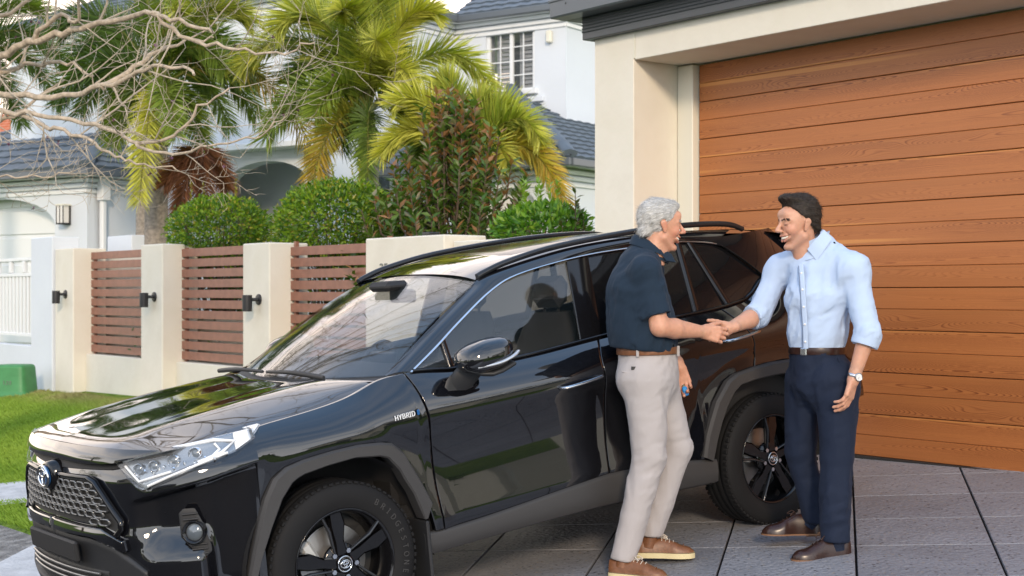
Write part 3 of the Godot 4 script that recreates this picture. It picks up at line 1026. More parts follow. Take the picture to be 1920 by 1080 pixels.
	for sx in [-1, 0, 1]:
		put("bar", boxc(Vector3(sx * 0.088, -0.01, 0.168), Vector3(0.014, 0.32, 0.012)), M.black_metal, lp)
	put("bar", boxc(Vector3(0, -0.165, 0.10), Vector3(0.20, 0.02, 0.15)), M.black_metal, lp)
	# far house with an orange roof
	var fo := cp(40, 550, 44.0)
	fo.y = 0
	var f := thing("far_house", "cream house with an orange tiled roof far behind the grey garage roof", "house", Transform3D(Basis(Vector3.UP, CAM_YAW - 0.35), fo))
	put("wall", boxc(Vector3(-3.0, 3.2, -2), Vector3(9.0, 5.6, 4.0)), M.cream_render, f)
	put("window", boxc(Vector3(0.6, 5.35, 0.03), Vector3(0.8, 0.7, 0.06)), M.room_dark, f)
	put("gutter", boxc(Vector3(-3.0, 6.0, 0.4), Vector3(9.8, 0.14, 0.14)), M.white_paint, f)
	roof_face(f, Vector3(-8, 6.05, 0.45), Vector3(2.2, 6.05, 0.45), Vector3(0.2, 7.5, -3), Vector3(-6, 7.5, -3), M.orange_tile)
	roof_face(f, Vector3(2.2, 6.05, 0.45), Vector3(2.2, 6.05, -6.0), Vector3(0.2, 7.5, -3.2), Vector3(0.2, 7.5, -3), M.orange_tile)

# ---------- plants ----------
func leaf_mat() -> StandardMaterial3D:
	if not M.has("leaf"):
		var m := mat("leaf", Color.WHITE, 0.42, 0, 0.45)
		m.vertex_color_use_as_albedo = true
		m.cull_mode = BaseMaterial3D.CULL_DISABLED
		m.backlight_enabled = true
		m.backlight = Color(0.75, 0.80, 0.30)
	return M.leaf

func bark_mat(key: String, col: Color) -> StandardMaterial3D:
	if not M.has(key):
		var m := mat(key, col, 0.9, 0, 0.3)
		tri_tex(m, ntex(55, 0.03, [lin(0.6, 0.6, 0.6), lin(1, 1, 1)], [0.25, 0.75], 256, 4), 2.0, nnorm(56, 0.06, 6.0, 256), 0.7)
	return M[key]

func leaf(mb: MB, p: Vector3, dir: Vector3, up: Vector3, ln: float, wd: float, col: Color) -> void:
	mb.tint = col
	var s := dir.cross(up).normalized() * wd * 0.5
	var nn := s.cross(dir).normalized()
	var q := p + dir * ln * 0.45
	var fold := nn * wd * 0.18
	mb.tri3(p, q + s + fold, p + dir * ln, nn)
	mb.tri3(p, p + dir * ln, q - s + fold, nn)

func frond(mb: MB, st: MB, a: Vector3, b: Vector3, rise: float, droop: float, col0: Color, col1: Color, r: RandomNumberGenerator, stations := 80, around := 8, ll := 0.42, hang := 0.25) -> void:
	var pts := []
	var p1 := a.lerp(b, 0.30) + Vector3(0, rise, 0)
	var p2 := a.lerp(b, 0.72) + Vector3(0, droop, 0)
	for i in 21:
		var t := i / 20.0
		pts.append(a.bezier_interpolate(p1, p2, b, t))
	var rad := []
	for i in 21: rad.append(lerpf(0.026, 0.005, i / 20.0))
	st.tube(pts, rad, 5, false)
	for k in stations:
		var t := lerpf(0.16, 1.0, float(k) / (stations - 1))
		var f := t * 20.0
		var i := mini(int(f), 19)
		var p: Vector3 = pts[i].lerp(pts[i + 1], f - i)
		var tg: Vector3 = (pts[i + 1] - pts[i]).normalized()
		var sx := tg.cross(Vector3.UP)
		if sx.length() < 0.1: sx = tg.cross(Vector3.RIGHT)
		sx = sx.normalized()
		var sy := sx.cross(tg).normalized()
		var len_k := ll * (0.55 + 0.6 * sin(PI * clampf(0.12 + t * 0.80, 0, 1)))
		for j in around:
			var an := TAU * (j + 0.5 * (k % 2)) / around + r.randf_range(-0.3, 0.3)
			var d := (sx * cos(an) + sy * sin(an) * 0.8 + tg * lerpf(0.55, 1.15, t)).normalized()
			var l := len_k * r.randf_range(0.75, 1.15)
			var wd := 0.019 * r.randf_range(0.8, 1.3)
			var m1 := p + d * l * 0.5
			var d2 := (d + Vector3.DOWN * hang * r.randf_range(0.4, 1.3)).normalized()
			var m2 := m1 + d2 * l * 0.5
			var s := d.cross(tg.cross(d)).normalized() * wd * 0.5
			s = d.cross((sy * sin(an) + sx * cos(an)).cross(d) + tg * 0.5).normalized() * wd * 0.5
			var c := col0.lerp(col1, clampf(t * 0.8 + r.randf_range(-0.35, 0.35), 0, 1))
			c = c * r.randf_range(0.55, 1.25)
			c.a = 1.0
			mb.tint = c
			mb.tri3(p - s * 0.5, p + s * 0.5, m1 + s)
			mb.tri3(p - s * 0.5, m1 + s, m1 - s)
			mb.tri3(m1 - s, m1 + s, m2)

const YG := Color(0.58, 0.56, 0.10)
const MG := Color(0.25, 0.33, 0.055)
const DG := Color(0.075, 0.135, 0.02)
const OG := Color(0.55, 0.34, 0.05)
const BR := Color(0.17, 0.075, 0.04)

# fronds: [tip px, tip py, tip depth offset, rise, droop, colour at the stalk, colour at the tip, leaflet length]
func palm(label: String, base: Vector3, crown: Vector3, depth: float, trunk_r: float, fr: Array, sd: int) -> void:
	var o := thing("palm_tree", label, "palm tree", T(base), "")
	var r := RandomNumberGenerator.new()
	r.seed = sd
	var loc := crown - base
	var tr := MB.new()
	var pts := []
	var rad := []
	for i in 11:
		var t := i / 10.0
		pts.append(Vector3(0, 0, 0).lerp(loc * Vector3(1, 0.92, 1), t))
		rad.append(trunk_r * (1.15 - 0.25 * t + (0.03 if i % 2 == 0 else 0.0)))
	tr.tube(pts, rad, 14)
	put("trunk", tr, bark_mat("palm_bark", lin(0.34, 0.30, 0.25)), o)
	var cs := MB.new()
	var cp_ := []
	var cr := []
	for i in 7:
		var t := i / 6.0
		cp_.append(loc * Vector3(1, 0.80, 1) + Vector3(0, t * (loc.y * 0.22 + 0.1), 0))
		cr.append(trunk_r * lerpf(1.12, 0.55, t))
	cs.tube(cp_, cr, 14)
	put("crownshaft", cs, bark_mat("palm_shaft", lin(0.30, 0.32, 0.12)), o)
	for q in fr:
		var mb := MB.new()
		var st := MB.new()
		var tip := cp(q[0], q[1], depth + q[2]) - base
		frond(mb, st, loc, tip, q[3], q[4], q[5], q[6], r, 60, 7, q[7] * 0.86, 0.08)
		var f := put("frond", mb, leaf_mat(), o)
		put("stalk", st, bark_mat("palm_stalk", lin(0.22, 0.22, 0.06)), f)

func build_palms() -> void:
	var gA := 0.55
	var cA := cp(690, 215, 18.5)
	palm("tall yellow green foxtail palm in the middle, rising behind the round hedge", Vector3(cA.x + 0.1, gA, cA.z), cA, 18.5, 0.13, [
		[722, -40, -0.6, 0.9, 0.4, MG, YG, 0.50], [815, 25, -0.3, 0.8, 0.5, YG, YG, 0.46], [640, 20, -0.9, 0.9, 0.5, MG, YG, 0.5],
		[520, 55, -0.4, 0.9, 0.8, MG, YG, 0.50], [450, 130, 0.6, 0.9, 0.9, DG, YG, 0.5], [500, 255, -0.5, 0.6, 0.6, DG, MG, 0.5],
		[545, 150, 0.9, 0.8, 0.6, DG, MG, 0.52], [925, 175, 0.3, 0.7, 1.0, MG, YG, 0.44], [585, 345, -0.9, 0.3, 0.7, MG, OG, 0.46],
		[690, 330, -1.2, 0.3, 0.5, DG, MG, 0.42], [800, 290, 0.6, 0.5, 0.6, DG, MG, 0.5], [640, 270, 1.0, 0.5, 0.6, DG, DG, 0.5], [745, 110, 1.2, 0.8, 0.5, DG, MG, 0.5], [620, 110, 0.3, 0.6, 0.5, DG, MG, 0.5], [705, 75, -1.3, 0.5, 0.3, YG, YG, 0.5], [770, 150, -0.8, 0.6, 0.4, YG, YG, 0.46], [590, 215, -0.6, 0.6, 0.4, MG, MG, 0.5], [760, -20, 0.6, 0.8, 0.4, MG, YG, 0.5], [560, 0, 0.6, 0.9, 0.5, MG, YG, 0.5]], 101)
	var cB := cp(295, 170, 20.0)
	palm("foxtail palm with a stout pale trunk standing left behind the slat fence", Vector3(cB.x - 0.08, gA, cB.z), cB, 20.0, 0.155, [
		[262, 372, -0.8, 0.5, 0.4, YG, YG, 0.42], [600, 320, -0.7, 0.9, 1.5, DG, OG, 0.52], [480, 215, 0.3, 0.9, 0.7, DG, MG, 0.5], [395, -40, 0.3, 0.8, 0.5, DG, MG, 0.52],
		[250, -70, 0.5, 0.9, 0.4, DG, MG, 0.52], [110, 60, 0.2, 0.8, 0.7, DG, DG, 0.5], [110, 190, -0.3, 0.6, 0.7, DG, DG, 0.5], [210, 270, 0.4, 0.5, 0.5, DG, MG, 0.5],
		[385, 300, 0.5, 0.5, 0.6, DG, MG, 0.5], [330, 20, -0.9, 0.7, 0.5, MG, YG, 0.46], [470, 40, 0.5, 0.8, 0.7, DG, YG, 0.5], [330, 250, -0.9, 0.5, 0.4, MG, MG, 0.46], [420, 130, -0.5, 0.7, 0.5, DG, MG, 0.5]], 102)
	var cE := cp(272, 130, 21.4)
	palm("dark green palm stem close behind the stout pale trunk", Vector3(cE.x - 0.05, gA, cE.z), cE, 21.4, 0.12, [
		[130, 130, 0.0, 0.5, 0.6, DG, DG, 0.5], [150, 210, 0.2, 0.4, 0.6, DG, DG, 0.5], [190, 60, 0.3, 0.5, 0.5, DG, MG, 0.5], [205, 245, -0.3, 0.4, 0.5, DG, DG, 0.5], [300, 10, 0.4, 0.6, 0.4, DG, MG, 0.5], [400, 80, 0.4, 0.7, 0.6, DG, MG, 0.5],
		[390, 170, 0.3, 0.5, 0.6, DG, DG, 0.5], [430, 240, 0.2, 0.5, 0.8, DG, MG, 0.5], [230, 180, -0.8, 0.4, 0.4, DG, MG, 0.48], [330, 210, -0.8, 0.4, 0.4, DG, MG, 0.48], [480, 150, 0.5, 0.7, 0.9, DG, MG, 0.5]], 105)
	# dead frond hanging from it
	var df := thing("dead_frond", "dry brown palm frond hanging beside the pale trunk", "palm frond", T(cp(395, 250, 19.6)))
	var mb := MB.new()
	var st := MB.new()
	var r := RandomNumberGenerator.new()
	r.seed = 44
	var a0 := cp(395, 250, 19.6)
	for q in [[335, 392, 19.3], [385, 398, 19.4], [425, 350, 19.7], [310, 345, 19.5]]:
		frond(mb, st, cp(378, 275, 19.6) - a0, cp(q[0], q[1], q[2]) - a0, 0.12, 0.10, BR, BR * 1.3, r, 36, 8, 0.30, 0.15)
	put("leaflets", mb, leaf_mat(), df)
	put("stalk", st, bark_mat("dead_stalk", lin(0.15, 0.08, 0.05)), df)
	var cC := cp(880, 300, 17.0)
	palm("young golden palm on the right with orange tinted drooping fronds", Vector3(cC.x, gA, cC.z), cC, 16.8, 0.08, [
		[1012, 262, -0.3, 0.25, 0.6, MG, YG, 0.40], [1055, 375, -0.3, 0.35, 0.75, YG, OG, 0.40], [1035, 320, 0.3, 0.4, 0.55, YG, OG, 0.38], [830, 150, 0.3, 0.3, 0.2, MG, YG, 0.42], [742, 195, -0.2, 0.3, 0.4, YG, YG, 0.42],
		[715, 290, 0.0, 0.35, 0.5, YG, YG, 0.40], [905, 190, 0.4, 0.3, 0.2, MG, YG, 0.38], [965, 215, 0.2, 0.3, 0.35, MG, YG, 0.40], [780, 300, 0.6, 0.4, 0.4, DG, MG, 0.42], [950, 300, -0.3, 0.3, 0.3, YG, YG, 0.38]], 103)
	# backdrop palm to the far left
	var cD := cp(-70, 120, 24.0)
	palm("dark palm farther back on the left edge, half hidden by bare branches", Vector3(cD.x, gA, cD.z), cD, 24.0, 0.14, [
		[120, 120, 0, 0.8, 0.7, DG, DG, 0.5], [110, 190, 0, 0.7, 0.8, DG, DG, 0.5], [80, 20, 0.4, 0.8, 0.5, DG, MG, 0.5], [40, 230, 0.4, 0.6, 0.6, DG, DG, 0.5], [-200, 60, 0.4, 0.6, 0.6, DG, DG, 0.5]], 104)

# round clipped bush: leaves over a lumpy ball
func bush(called: String, label: String, cat: String, c: Vector3, rad: Vector3, count: int, ll: float, lw: float, cols: Array, sd: int, shoots := 0, group := "") -> void:
	var o := thing(called, label, cat, T(Vector3(c.x, 0.4, c.z)), group)
	var r := RandomNumberGenerator.new()
	r.seed = sd
	var lum := noise(sd, 2.2, 3)
	var mb := MB.new()
	var off := Vector3(0, c.y - 0.4, 0)
	for i in count:
		var d := Vector3(r.randfn(0, 1), r.randfn(0, 1), r.randfn(0, 1)).normalized()
		var k := 1.0 + 0.16 * lum.get_noise_3dv(d * 1.3) + 0.06 * lum.get_noise_3dv(d * 5.0)
		k *= 1.0 - 0.32 * pow(r.randf(), 1.5)
		var p := off + d * rad * k
		var out := (d / rad).normalized()
		var dir := (out + Vector3(r.randfn(0, 0.7), r.randfn(0.25, 0.6), r.randfn(0, 0.7))).normalized()
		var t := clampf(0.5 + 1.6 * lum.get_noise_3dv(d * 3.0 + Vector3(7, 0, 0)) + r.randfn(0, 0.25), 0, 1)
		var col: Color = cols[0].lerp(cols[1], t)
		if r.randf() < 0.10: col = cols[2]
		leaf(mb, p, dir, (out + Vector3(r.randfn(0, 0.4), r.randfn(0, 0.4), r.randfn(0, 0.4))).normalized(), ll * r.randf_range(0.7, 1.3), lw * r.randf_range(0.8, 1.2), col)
	for s in shoots:
		var a := r.randf() * TAU
		var b := off + Vector3(cos(a) * rad.x * 0.7 * r.randf(), rad.y * 0.9, sin(a) * rad.z * 0.7 * r.randf())
		for k in 14:
			leaf(mb, b + Vector3(0, k * 0.018, 0), Vector3(r.randfn(0, 1), 0.8, r.randfn(0, 1)).normalized(), Vector3.UP, ll, lw, cols[2])
	var lo := put("leaves", mb, leaf_mat(), o)
	lo.set_meta("kind", "stuff")
	var tw := MB.new()
	for k in 26:
		var d := Vector3(r.randfn(0, 1), absf(r.randfn(0.5, 0.8)), r.randfn(0, 1)).normalized()
		var e := off + d * rad * 0.85
		tw.tube([Vector3(r.randfn(0, 0.05), 0, r.randfn(0, 0.05)), off * 0.5 + d * rad * 0.3, e], [0.02, 0.013, 0.005], 5, false)
	put("stem", tw, bark_mat("twig_bark", lin(0.16, 0.12, 0.09)), o)

func build_bushes() -> void:
	var g1 := Color(0.05, 0.14, 0.012)
	var g2 := Color(0.23, 0.36, 0.022)
	var g3 := Color(0.36, 0.34, 0.05)
	bush("round_hedge", "round clipped green hedge on the left, smaller of the two above the slats", "hedge", cp(412, 432, 18.3), Vector3(0.74, 0.43, 0.62), 9500, 0.05, 0.026, [g1, g2, g3], 201, 3)
	bush("round_hedge", "large round clipped hedge above the slat panel nearest the windscreen", "hedge", cp(632, 418, 16.6), Vector3(0.84, 0.49, 0.68), 13000, 0.05, 0.026, [g1, g2, g3], 202, 6)
	bush("shrub", "bright green leafy shrub low between the brown shrub and the cream garage", "shrub", cp(1015, 432, 13.6), Vector3(0.52, 0.24, 0.40), 2600, 0.075, 0.032, [Color(0.05, 0.16, 0.015), Color(0.16, 0.32, 0.03), Color(0.24, 0.38, 0.05)], 203, 8)
	# fill below the hedges, seen through the slat gaps
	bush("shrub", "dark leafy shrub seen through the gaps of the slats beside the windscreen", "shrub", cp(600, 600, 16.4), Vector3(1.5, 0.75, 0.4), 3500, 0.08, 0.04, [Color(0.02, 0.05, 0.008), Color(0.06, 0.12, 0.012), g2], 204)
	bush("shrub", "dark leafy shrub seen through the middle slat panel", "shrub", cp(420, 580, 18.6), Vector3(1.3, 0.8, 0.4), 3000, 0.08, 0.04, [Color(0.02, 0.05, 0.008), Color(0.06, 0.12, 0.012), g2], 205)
	# magnolia like shrub with copper backed leaves
	var c := cp(850, 330, 15.6)
	var o := thing("magnolia_shrub", "tall dark shrub with copper backed leaves between the palms", "shrub", T(Vector3(c.x, 0.4, c.z)))
	var r := RandomNumberGenerator.new()
	r.seed = 206
	var mb := MB.new()
	var tw := MB.new()
	var cam_r := Basis(Vector3.UP, CAM_YAW)
	for b in 300:
		var t := r.randf()
		var hgt := lerpf(0.6, 3.35, pow(t, 1.15))
		var wid := 1.38 * pow(1.0 - clampf((hgt - 1.4) / 2.15, 0, 1), 0.85) + 0.05
		var a := r.randf() * TAU
		var rr := sqrt(r.randf()) * wid
		var tip := Vector3(cos(a) * rr, hgt, sin(a) * rr)
		if b < 4: tip = [Vector3(-0.02, 3.42, 0), Vector3(0.20, 3.2, 0.1), Vector3(-0.3, 3.05, 0.0), Vector3(0.1, 3.0, 0.2)][b]
		var root := Vector3(tip.x * 0.45, maxf(0.05, hgt - 0.8), tip.z * 0.45)
		var mid := root.lerp(tip, 0.6) + Vector3(tip.x * 0.12, -0.08, tip.z * 0.12)
		tw.tube([root, mid, tip], [0.016, 0.011, 0.005], 5, false)
		var top := clampf((hgt - 2.1) / 1.2, 0, 1)
		for k in 34:
			var s := 0.30 + 0.70 * k / 33.0
			var p := root.bezier_interpolate(root.lerp(mid, 0.7), mid, tip, s)
			var an := k * 2.4
			var ax := (tip - mid).normalized()
			var sx := ax.cross(Vector3(0.3, 0.2, 1)).normalized()
			var sy := ax.cross(sx)
			var d := (sx * cos(an) + sy * sin(an) + ax * r.randf_range(0.3, 1.2)).normalized()
			var col := Color(0.05, 0.115, 0.02).lerp(Color(0.15, 0.23, 0.045), r.randf())
			if r.randf() < 0.13 + 0.45 * top * (0.4 + 0.6 * s): col = Color(0.24, 0.13, 0.06).lerp(Color(0.42, 0.21, 0.09), r.randf())
			if r.randf() < 0.10: col = Color(0.26, 0.24, 0.15)
			leaf(mb, p, d, (ax + Vector3(r.randfn(0, 0.4), 0.3, r.randfn(0, 0.4))).normalized(), r.randf_range(0.10, 0.16), r.randf_range(0.045, 0.068), col)
	var lo := put("leaves", mb, leaf_mat(), o)
	lo.set_meta("kind", "stuff")
	put("branch", tw, bark_mat("twig_bark", lin(0.16, 0.12, 0.09)), o)
	tw = MB.new()
	tw.tube([Vector3(0, -0.1, 0), Vector3(0.02, 1.5, 0), Vector3(0, 2.9, 0)], [0.045, 0.03, 0.012], 8, false)
	put("trunk", tw, bark_mat("twig_bark", lin(0.16, 0.12, 0.09)), o)
	# upright young plant beside the garage pillar
	c = cp(1082, 430, 13.2)
	var y := thing("young_magnolia", "sparse young shrub with upright dark leaves beside the cream garage pillar", "shrub", T(Vector3(c.x, 0.4, c.z)))
	mb = MB.new()
	tw = MB.new()
	for b in 5:
		var tip := cam_r * Vector3([-0.02, 0.06, -0.14, 0.02, 0.10][b], [2.08, 1.85, 1.78, 1.95, 1.65][b], r.randf_range(-0.1, 0.1))
		tw.tube([Vector3(0, 0.2, 0), tip * Vector3(0.6, 0.6, 0.6), tip], [0.015, 0.01, 0.004], 5, false)
		for k in 26:
			var s := 0.62 + 0.38 * k / 25.0
			var p := tip * s
			var an := k * 2.4
			var d := Vector3(cos(an), r.randf_range(0.2, 0.9), sin(an)).normalized()
			leaf(mb, p, d, Vector3(r.randfn(0, 0.3), 1, r.randfn(0, 0.3)).normalized(), 0.10, 0.042, Color(0.04, 0.08, 0.016).lerp(Color(0.20, 0.13, 0.05), pow(r.randf(), 2.0)))
	lo = put("leaves", mb, leaf_mat(), y)
	lo.set_meta("kind", "stuff")
	put("stem", tw, bark_mat("twig_bark", lin(0.16, 0.12, 0.09)), y)

# ---------- leafless street tree ----------
func twig(mb: MB, buds: MB, p: Vector3, d: Vector3, ln: float, rad: float, lvl: int, r: RandomNumberGenerator) -> void:
	var n := 5 if lvl > 0 else 4
	var pts := [p]
	var rr := [rad]
	var q := p
	var dd := d
	for i in n:
		dd = (dd + Vector3(r.randfn(0, 0.16), r.randfn(0.07, 0.15), r.randfn(0, 0.16))).normalized()
		q = q + dd * ln / n
		pts.append(q)
		rr.append(rad * (1.0 - 0.72 * (i + 1.0) / n))
		if lvl > 0:
			var kids := 1 if r.randf() < 0.62 else 0
			for k in kids:
				var side := dd.cross(Vector3(r.randfn(0, 1), r.randfn(0, 1), r.randfn(0, 1))).normalized()
				twig(mb, buds, q, (dd * 0.6 + side * 0.75 + Vector3(0, 0.05, 0)).normalized(), ln * r.randf_range(0.32, 0.62), maxf(rr[i + 1] * 0.66, 0.0022), lvl - 1, r)
	mb.tube(pts, rr, 5 if lvl > 0 else 4, false)
	if lvl == 0 and r.randf() < 0.05:
		for k in 3:
			leaf(buds, q, (dd + Vector3(r.randfn(0, 0.5), r.randfn(0, 0.5), r.randfn(0, 0.5))).normalized(), Vector3(0.2, 1, 0.1).normalized(), 0.03, 0.022, Color(0.16, 0.07, 0.13))

func build_bare_tree() -> void:
	var base := Vector3(-13.75, ground_h(-13.75, -3.75) - 0.05, -3.75)
	var o := thing("bare_tree", "leafless street tree reaching in from the left with pale crooked branches", "tree", T(base))
	var bm := bark_mat("pale_bark", lin(0.56, 0.46, 0.345))
	var r := RandomNumberGenerator.new()
	r.seed = 311
	var fork := base + Vector3(0.25, 2.15, 0.0)
	var tk := MB.new()
	tk.tube(spline([Vector3.ZERO, Vector3(0.06, 0.8, 0.02), Vector3(0.12, 1.6, -0.02), fork - base], 9), [0.20, 0.18, 0.165, 0.155, 0.15, 0.145, 0.14, 0.14, 0.13], 12)
	put("trunk", tk, bm, o)
	# limbs: points as (px, py, depth), start radius
	var limbs := [
		[[Vector3(-60, 135, 12.2), Vector3(0, 105, 12.0), Vector3(60, 78, 11.8), Vector3(130, 58, 11.6), Vector3(200, 42, 11.3), Vector3(285, 24, 11.0), Vector3(330, 40, 10.8), Vector3(400, 62, 10.6)], 0.042],
		[[Vector3(-60, 170, 12.3), Vector3(0, 138, 12.2), Vector3(60, 119, 12.2), Vector3(130, 118, 12.0), Vector3(175, 142, 11.9)], 0.034],
		[[Vector3(-80, 190, 12.3), Vector3(0, 178, 12.0), Vector3(110, 179, 11.6), Vector3(190, 164, 11.3), Vector3(262, 136, 11.0), Vector3(330, 124, 10.8), Vector3(364, 140, 10.6)], 0.036],
		[[Vector3(190, 166, 11.3), Vector3(250, 128, 11.4), Vector3(300, 96, 11.5), Vector3(345, 78, 11.6), Vector3(400, 70, 11.7)], 0.024],
		[[Vector3(-60, 245, 12.4), Vector3(0, 226, 12.3), Vector3(40, 208, 12.3), Vector3(85, 172, 12.4), Vector3(120, 150, 12.4)], 0.026],
		[[Vector3(-60, 205, 11.8), Vector3(30, 214, 11.5), Vector3(120, 224, 11.2), Vector3(210, 244, 10.9), Vector3(255, 268, 10.7), Vector3(330, 254, 10.5), Vector3(372, 208, 10.4), Vector3(430, 165, 10.3)], 0.026],
		[[Vector3(40, 214, 11.5), Vector3(100, 240, 11.2), Vector3(160, 262, 11.0), Vector3(215, 292, 10.8), Vector3(262, 308, 10.7), Vector3(330, 318, 10.6)], 0.018],
		[[Vector3(-50, 345, 11.0), Vector3(0, 331, 10.9), Vector3(70, 333, 10.8), Vector3(140, 320, 10.7)], 0.013],
		[[Vector3(255, 268, 10.7), Vector3(320, 290, 10.5), Vector3(400, 268, 10.3), Vector3(480, 258, 10.2), Vector3(540, 215, 10.1)], 0.013],
		[[Vector3(285, 24, 11.0), Vector3(350, 70, 10.8), Vector3(430, 90, 10.6), Vector3(520, 98, 10.4), Vector3(590, 80, 10.3)], 0.018],
		[[Vector3(-40, 60, 12.4), Vector3(30, 20, 12.4), Vector3(70, -30, 12.4), Vector3(120, -110, 12.4)], 0.030],
		[[Vector3(60, 78, 11.8), Vector3(110, 30, 11.6), Vector3(145, 40, 11.4), Vector3(150, -40, 11.2), Vector3(210, -140, 11.0)], 0.020],
		[[Vector3(-30, 30, 12.0), Vector3(80, -60, 11.0), Vector3(200, -120, 10.2), Vector3(330, -190, 9.6), Vector3(470, -240, 9.0)], 0.036],
		[[Vector3(-60, 0, 11.8), Vector3(40, -160, 10.8), Vector3(160, -290, 9.8), Vector3(330, -400, 9.0), Vector3(520, -480, 8.4)], 0.038],
		[[Vector3(-90, -40, 12.0), Vector3(-80, -250, 11.2), Vector3(0, -460, 10.2), Vector3(120, -640, 9.4), Vector3(250, -760, 8.8)], 0.038],
		[[Vector3(-40, -20, 11.8), Vector3(120, -110, 11.2), Vector3(300, -150, 10.8), Vector3(460, -130, 10.4), Vector3(620, -150, 10.0)], 0.034],
		[[Vector3(-30, -80, 11.6), Vector3(150, -220, 11.0), Vector3(360, -280, 10.4), Vector3(560, -330, 9.8), Vector3(700, -320, 9.4)], 0.034],
		[[Vector3(0, -200, 11.2), Vector3(180, -380, 10.6), Vector3(420, -430, 10.0), Vector3(640, -470, 9.4)], 0.030],
		[[Vector3(-20, -260, 11.2), Vector3(160, -520, 10.4), Vector3(360, -640, 9.8), Vector3(600, -650, 9.2)], 0.030],
		[[Vector3(-40, -340, 11.2), Vector3(80, -640, 10.4), Vector3(260, -860, 9.6), Vector3(480, -900, 9.0)], 0.028],
		[[Vector3(-160, -60, 12.4), Vector3(-260, -280, 12.2), Vector3(-300, -520, 12.0), Vector3(-250, -760, 11.6)], 0.036]]
	var mb := MB.new()
	var buds := MB.new()
	for q in limbs:
		var ps := []
		for w in q[0]: ps.append(cp(w.x, w.y, w.z) - base)
		if q[0][0].x < 20.0:
			ps.push_front((fork - base).lerp(ps[0], 0.5) + Vector3(0, -0.05, 0))
			ps.push_front(fork - base + Vector3(0, -0.06, 0))
		var m := ps.size() * 4
		var sp := spline(ps, m)
		var rad := []
		for i in m:
			if i > 0 and i < m - 1: sp[i] += Vector3(r.randfn(0, 0.012), r.randfn(0, 0.012), r.randfn(0, 0.012))
			rad.append(q[1] * 0.84 * lerpf(1.25, 0.32, float(i) / (m - 1)) * r.randf_range(0.93, 1.07))
		var lm := MB.new()
		lm.tube(sp, rad, 9, true)
		put("limb", lm, bm, o)
		for i in range(3, m):
			var kids := 1 if r.randf() < 0.36 else 0
			if q[0][0].x < 20.0 and i < 8: continue
			for k in kids:
				var tg: Vector3 = (sp[i] - sp[i - 1]).normalized()
				var side := tg.cross(Vector3(r.randfn(0, 1), r.randfn(0, 1), r.randfn(0, 1))).normalized()
				var d := (tg * 0.75 + side * 0.8 + Vector3(0, 0.12, 0)).normalized()
				twig(mb, buds, sp[i], d, r.randf_range(0.35, 0.95), clampf(rad[i] * 0.5, 0.0035, 0.011), 2, r)
	var tw := put("twigs", mb, bark_mat("twig_pale", lin(0.54, 0.465, 0.36)), o)
	tw.set_meta("kind", "stuff")
	var bo := put("buds", buds, leaf_mat(), o)
	bo.set_meta("kind", "stuff")

# ---------- what stands round about, seen in the reflections ----------
func context_tree(p: Vector3, hgt: float, wid: float, label: String, sd: int) -> void:
	var o := thing("garden_tree", label, "tree", T(p))
	var r := RandomNumberGenerator.new()
	r.seed = sd
	var tr := MB.new()
	tr.tube([Vector3.ZERO, Vector3(0.05, hgt * 0.35, 0), Vector3(0, hgt * 0.7, 0)], [wid * 0.06, wid * 0.05, wid * 0.02], 8)
	put("trunk", tr, bark_mat("twig_bark", lin(0.16, 0.12, 0.09)), o)
	var mb := MB.new()
	for c in 16:
		var q := Vector3(r.randfn(0, 0.28) * wid, hgt * r.randf_range(0.45, 0.95), r.randfn(0, 0.28) * wid)
		for k in 150:
			var d := Vector3(r.randfn(0, 1), r.randfn(0, 1), r.randfn(0, 1)).normalized()
			leaf(mb, q + d * wid * 0.22 * r.randf_range(0.6, 1.0), (d + Vector3(r.randfn(0, .6), r.randfn(0, .6), r.randfn(0, .6))).normalized(), d, 0.22, 0.11, Color(0.03, 0.07, 0.012).lerp(Color(0.10, 0.17, 0.025), r.randf()))
	var lo := put("crown", mb, leaf_mat(), o)
	lo.set_meta("kind", "stuff")

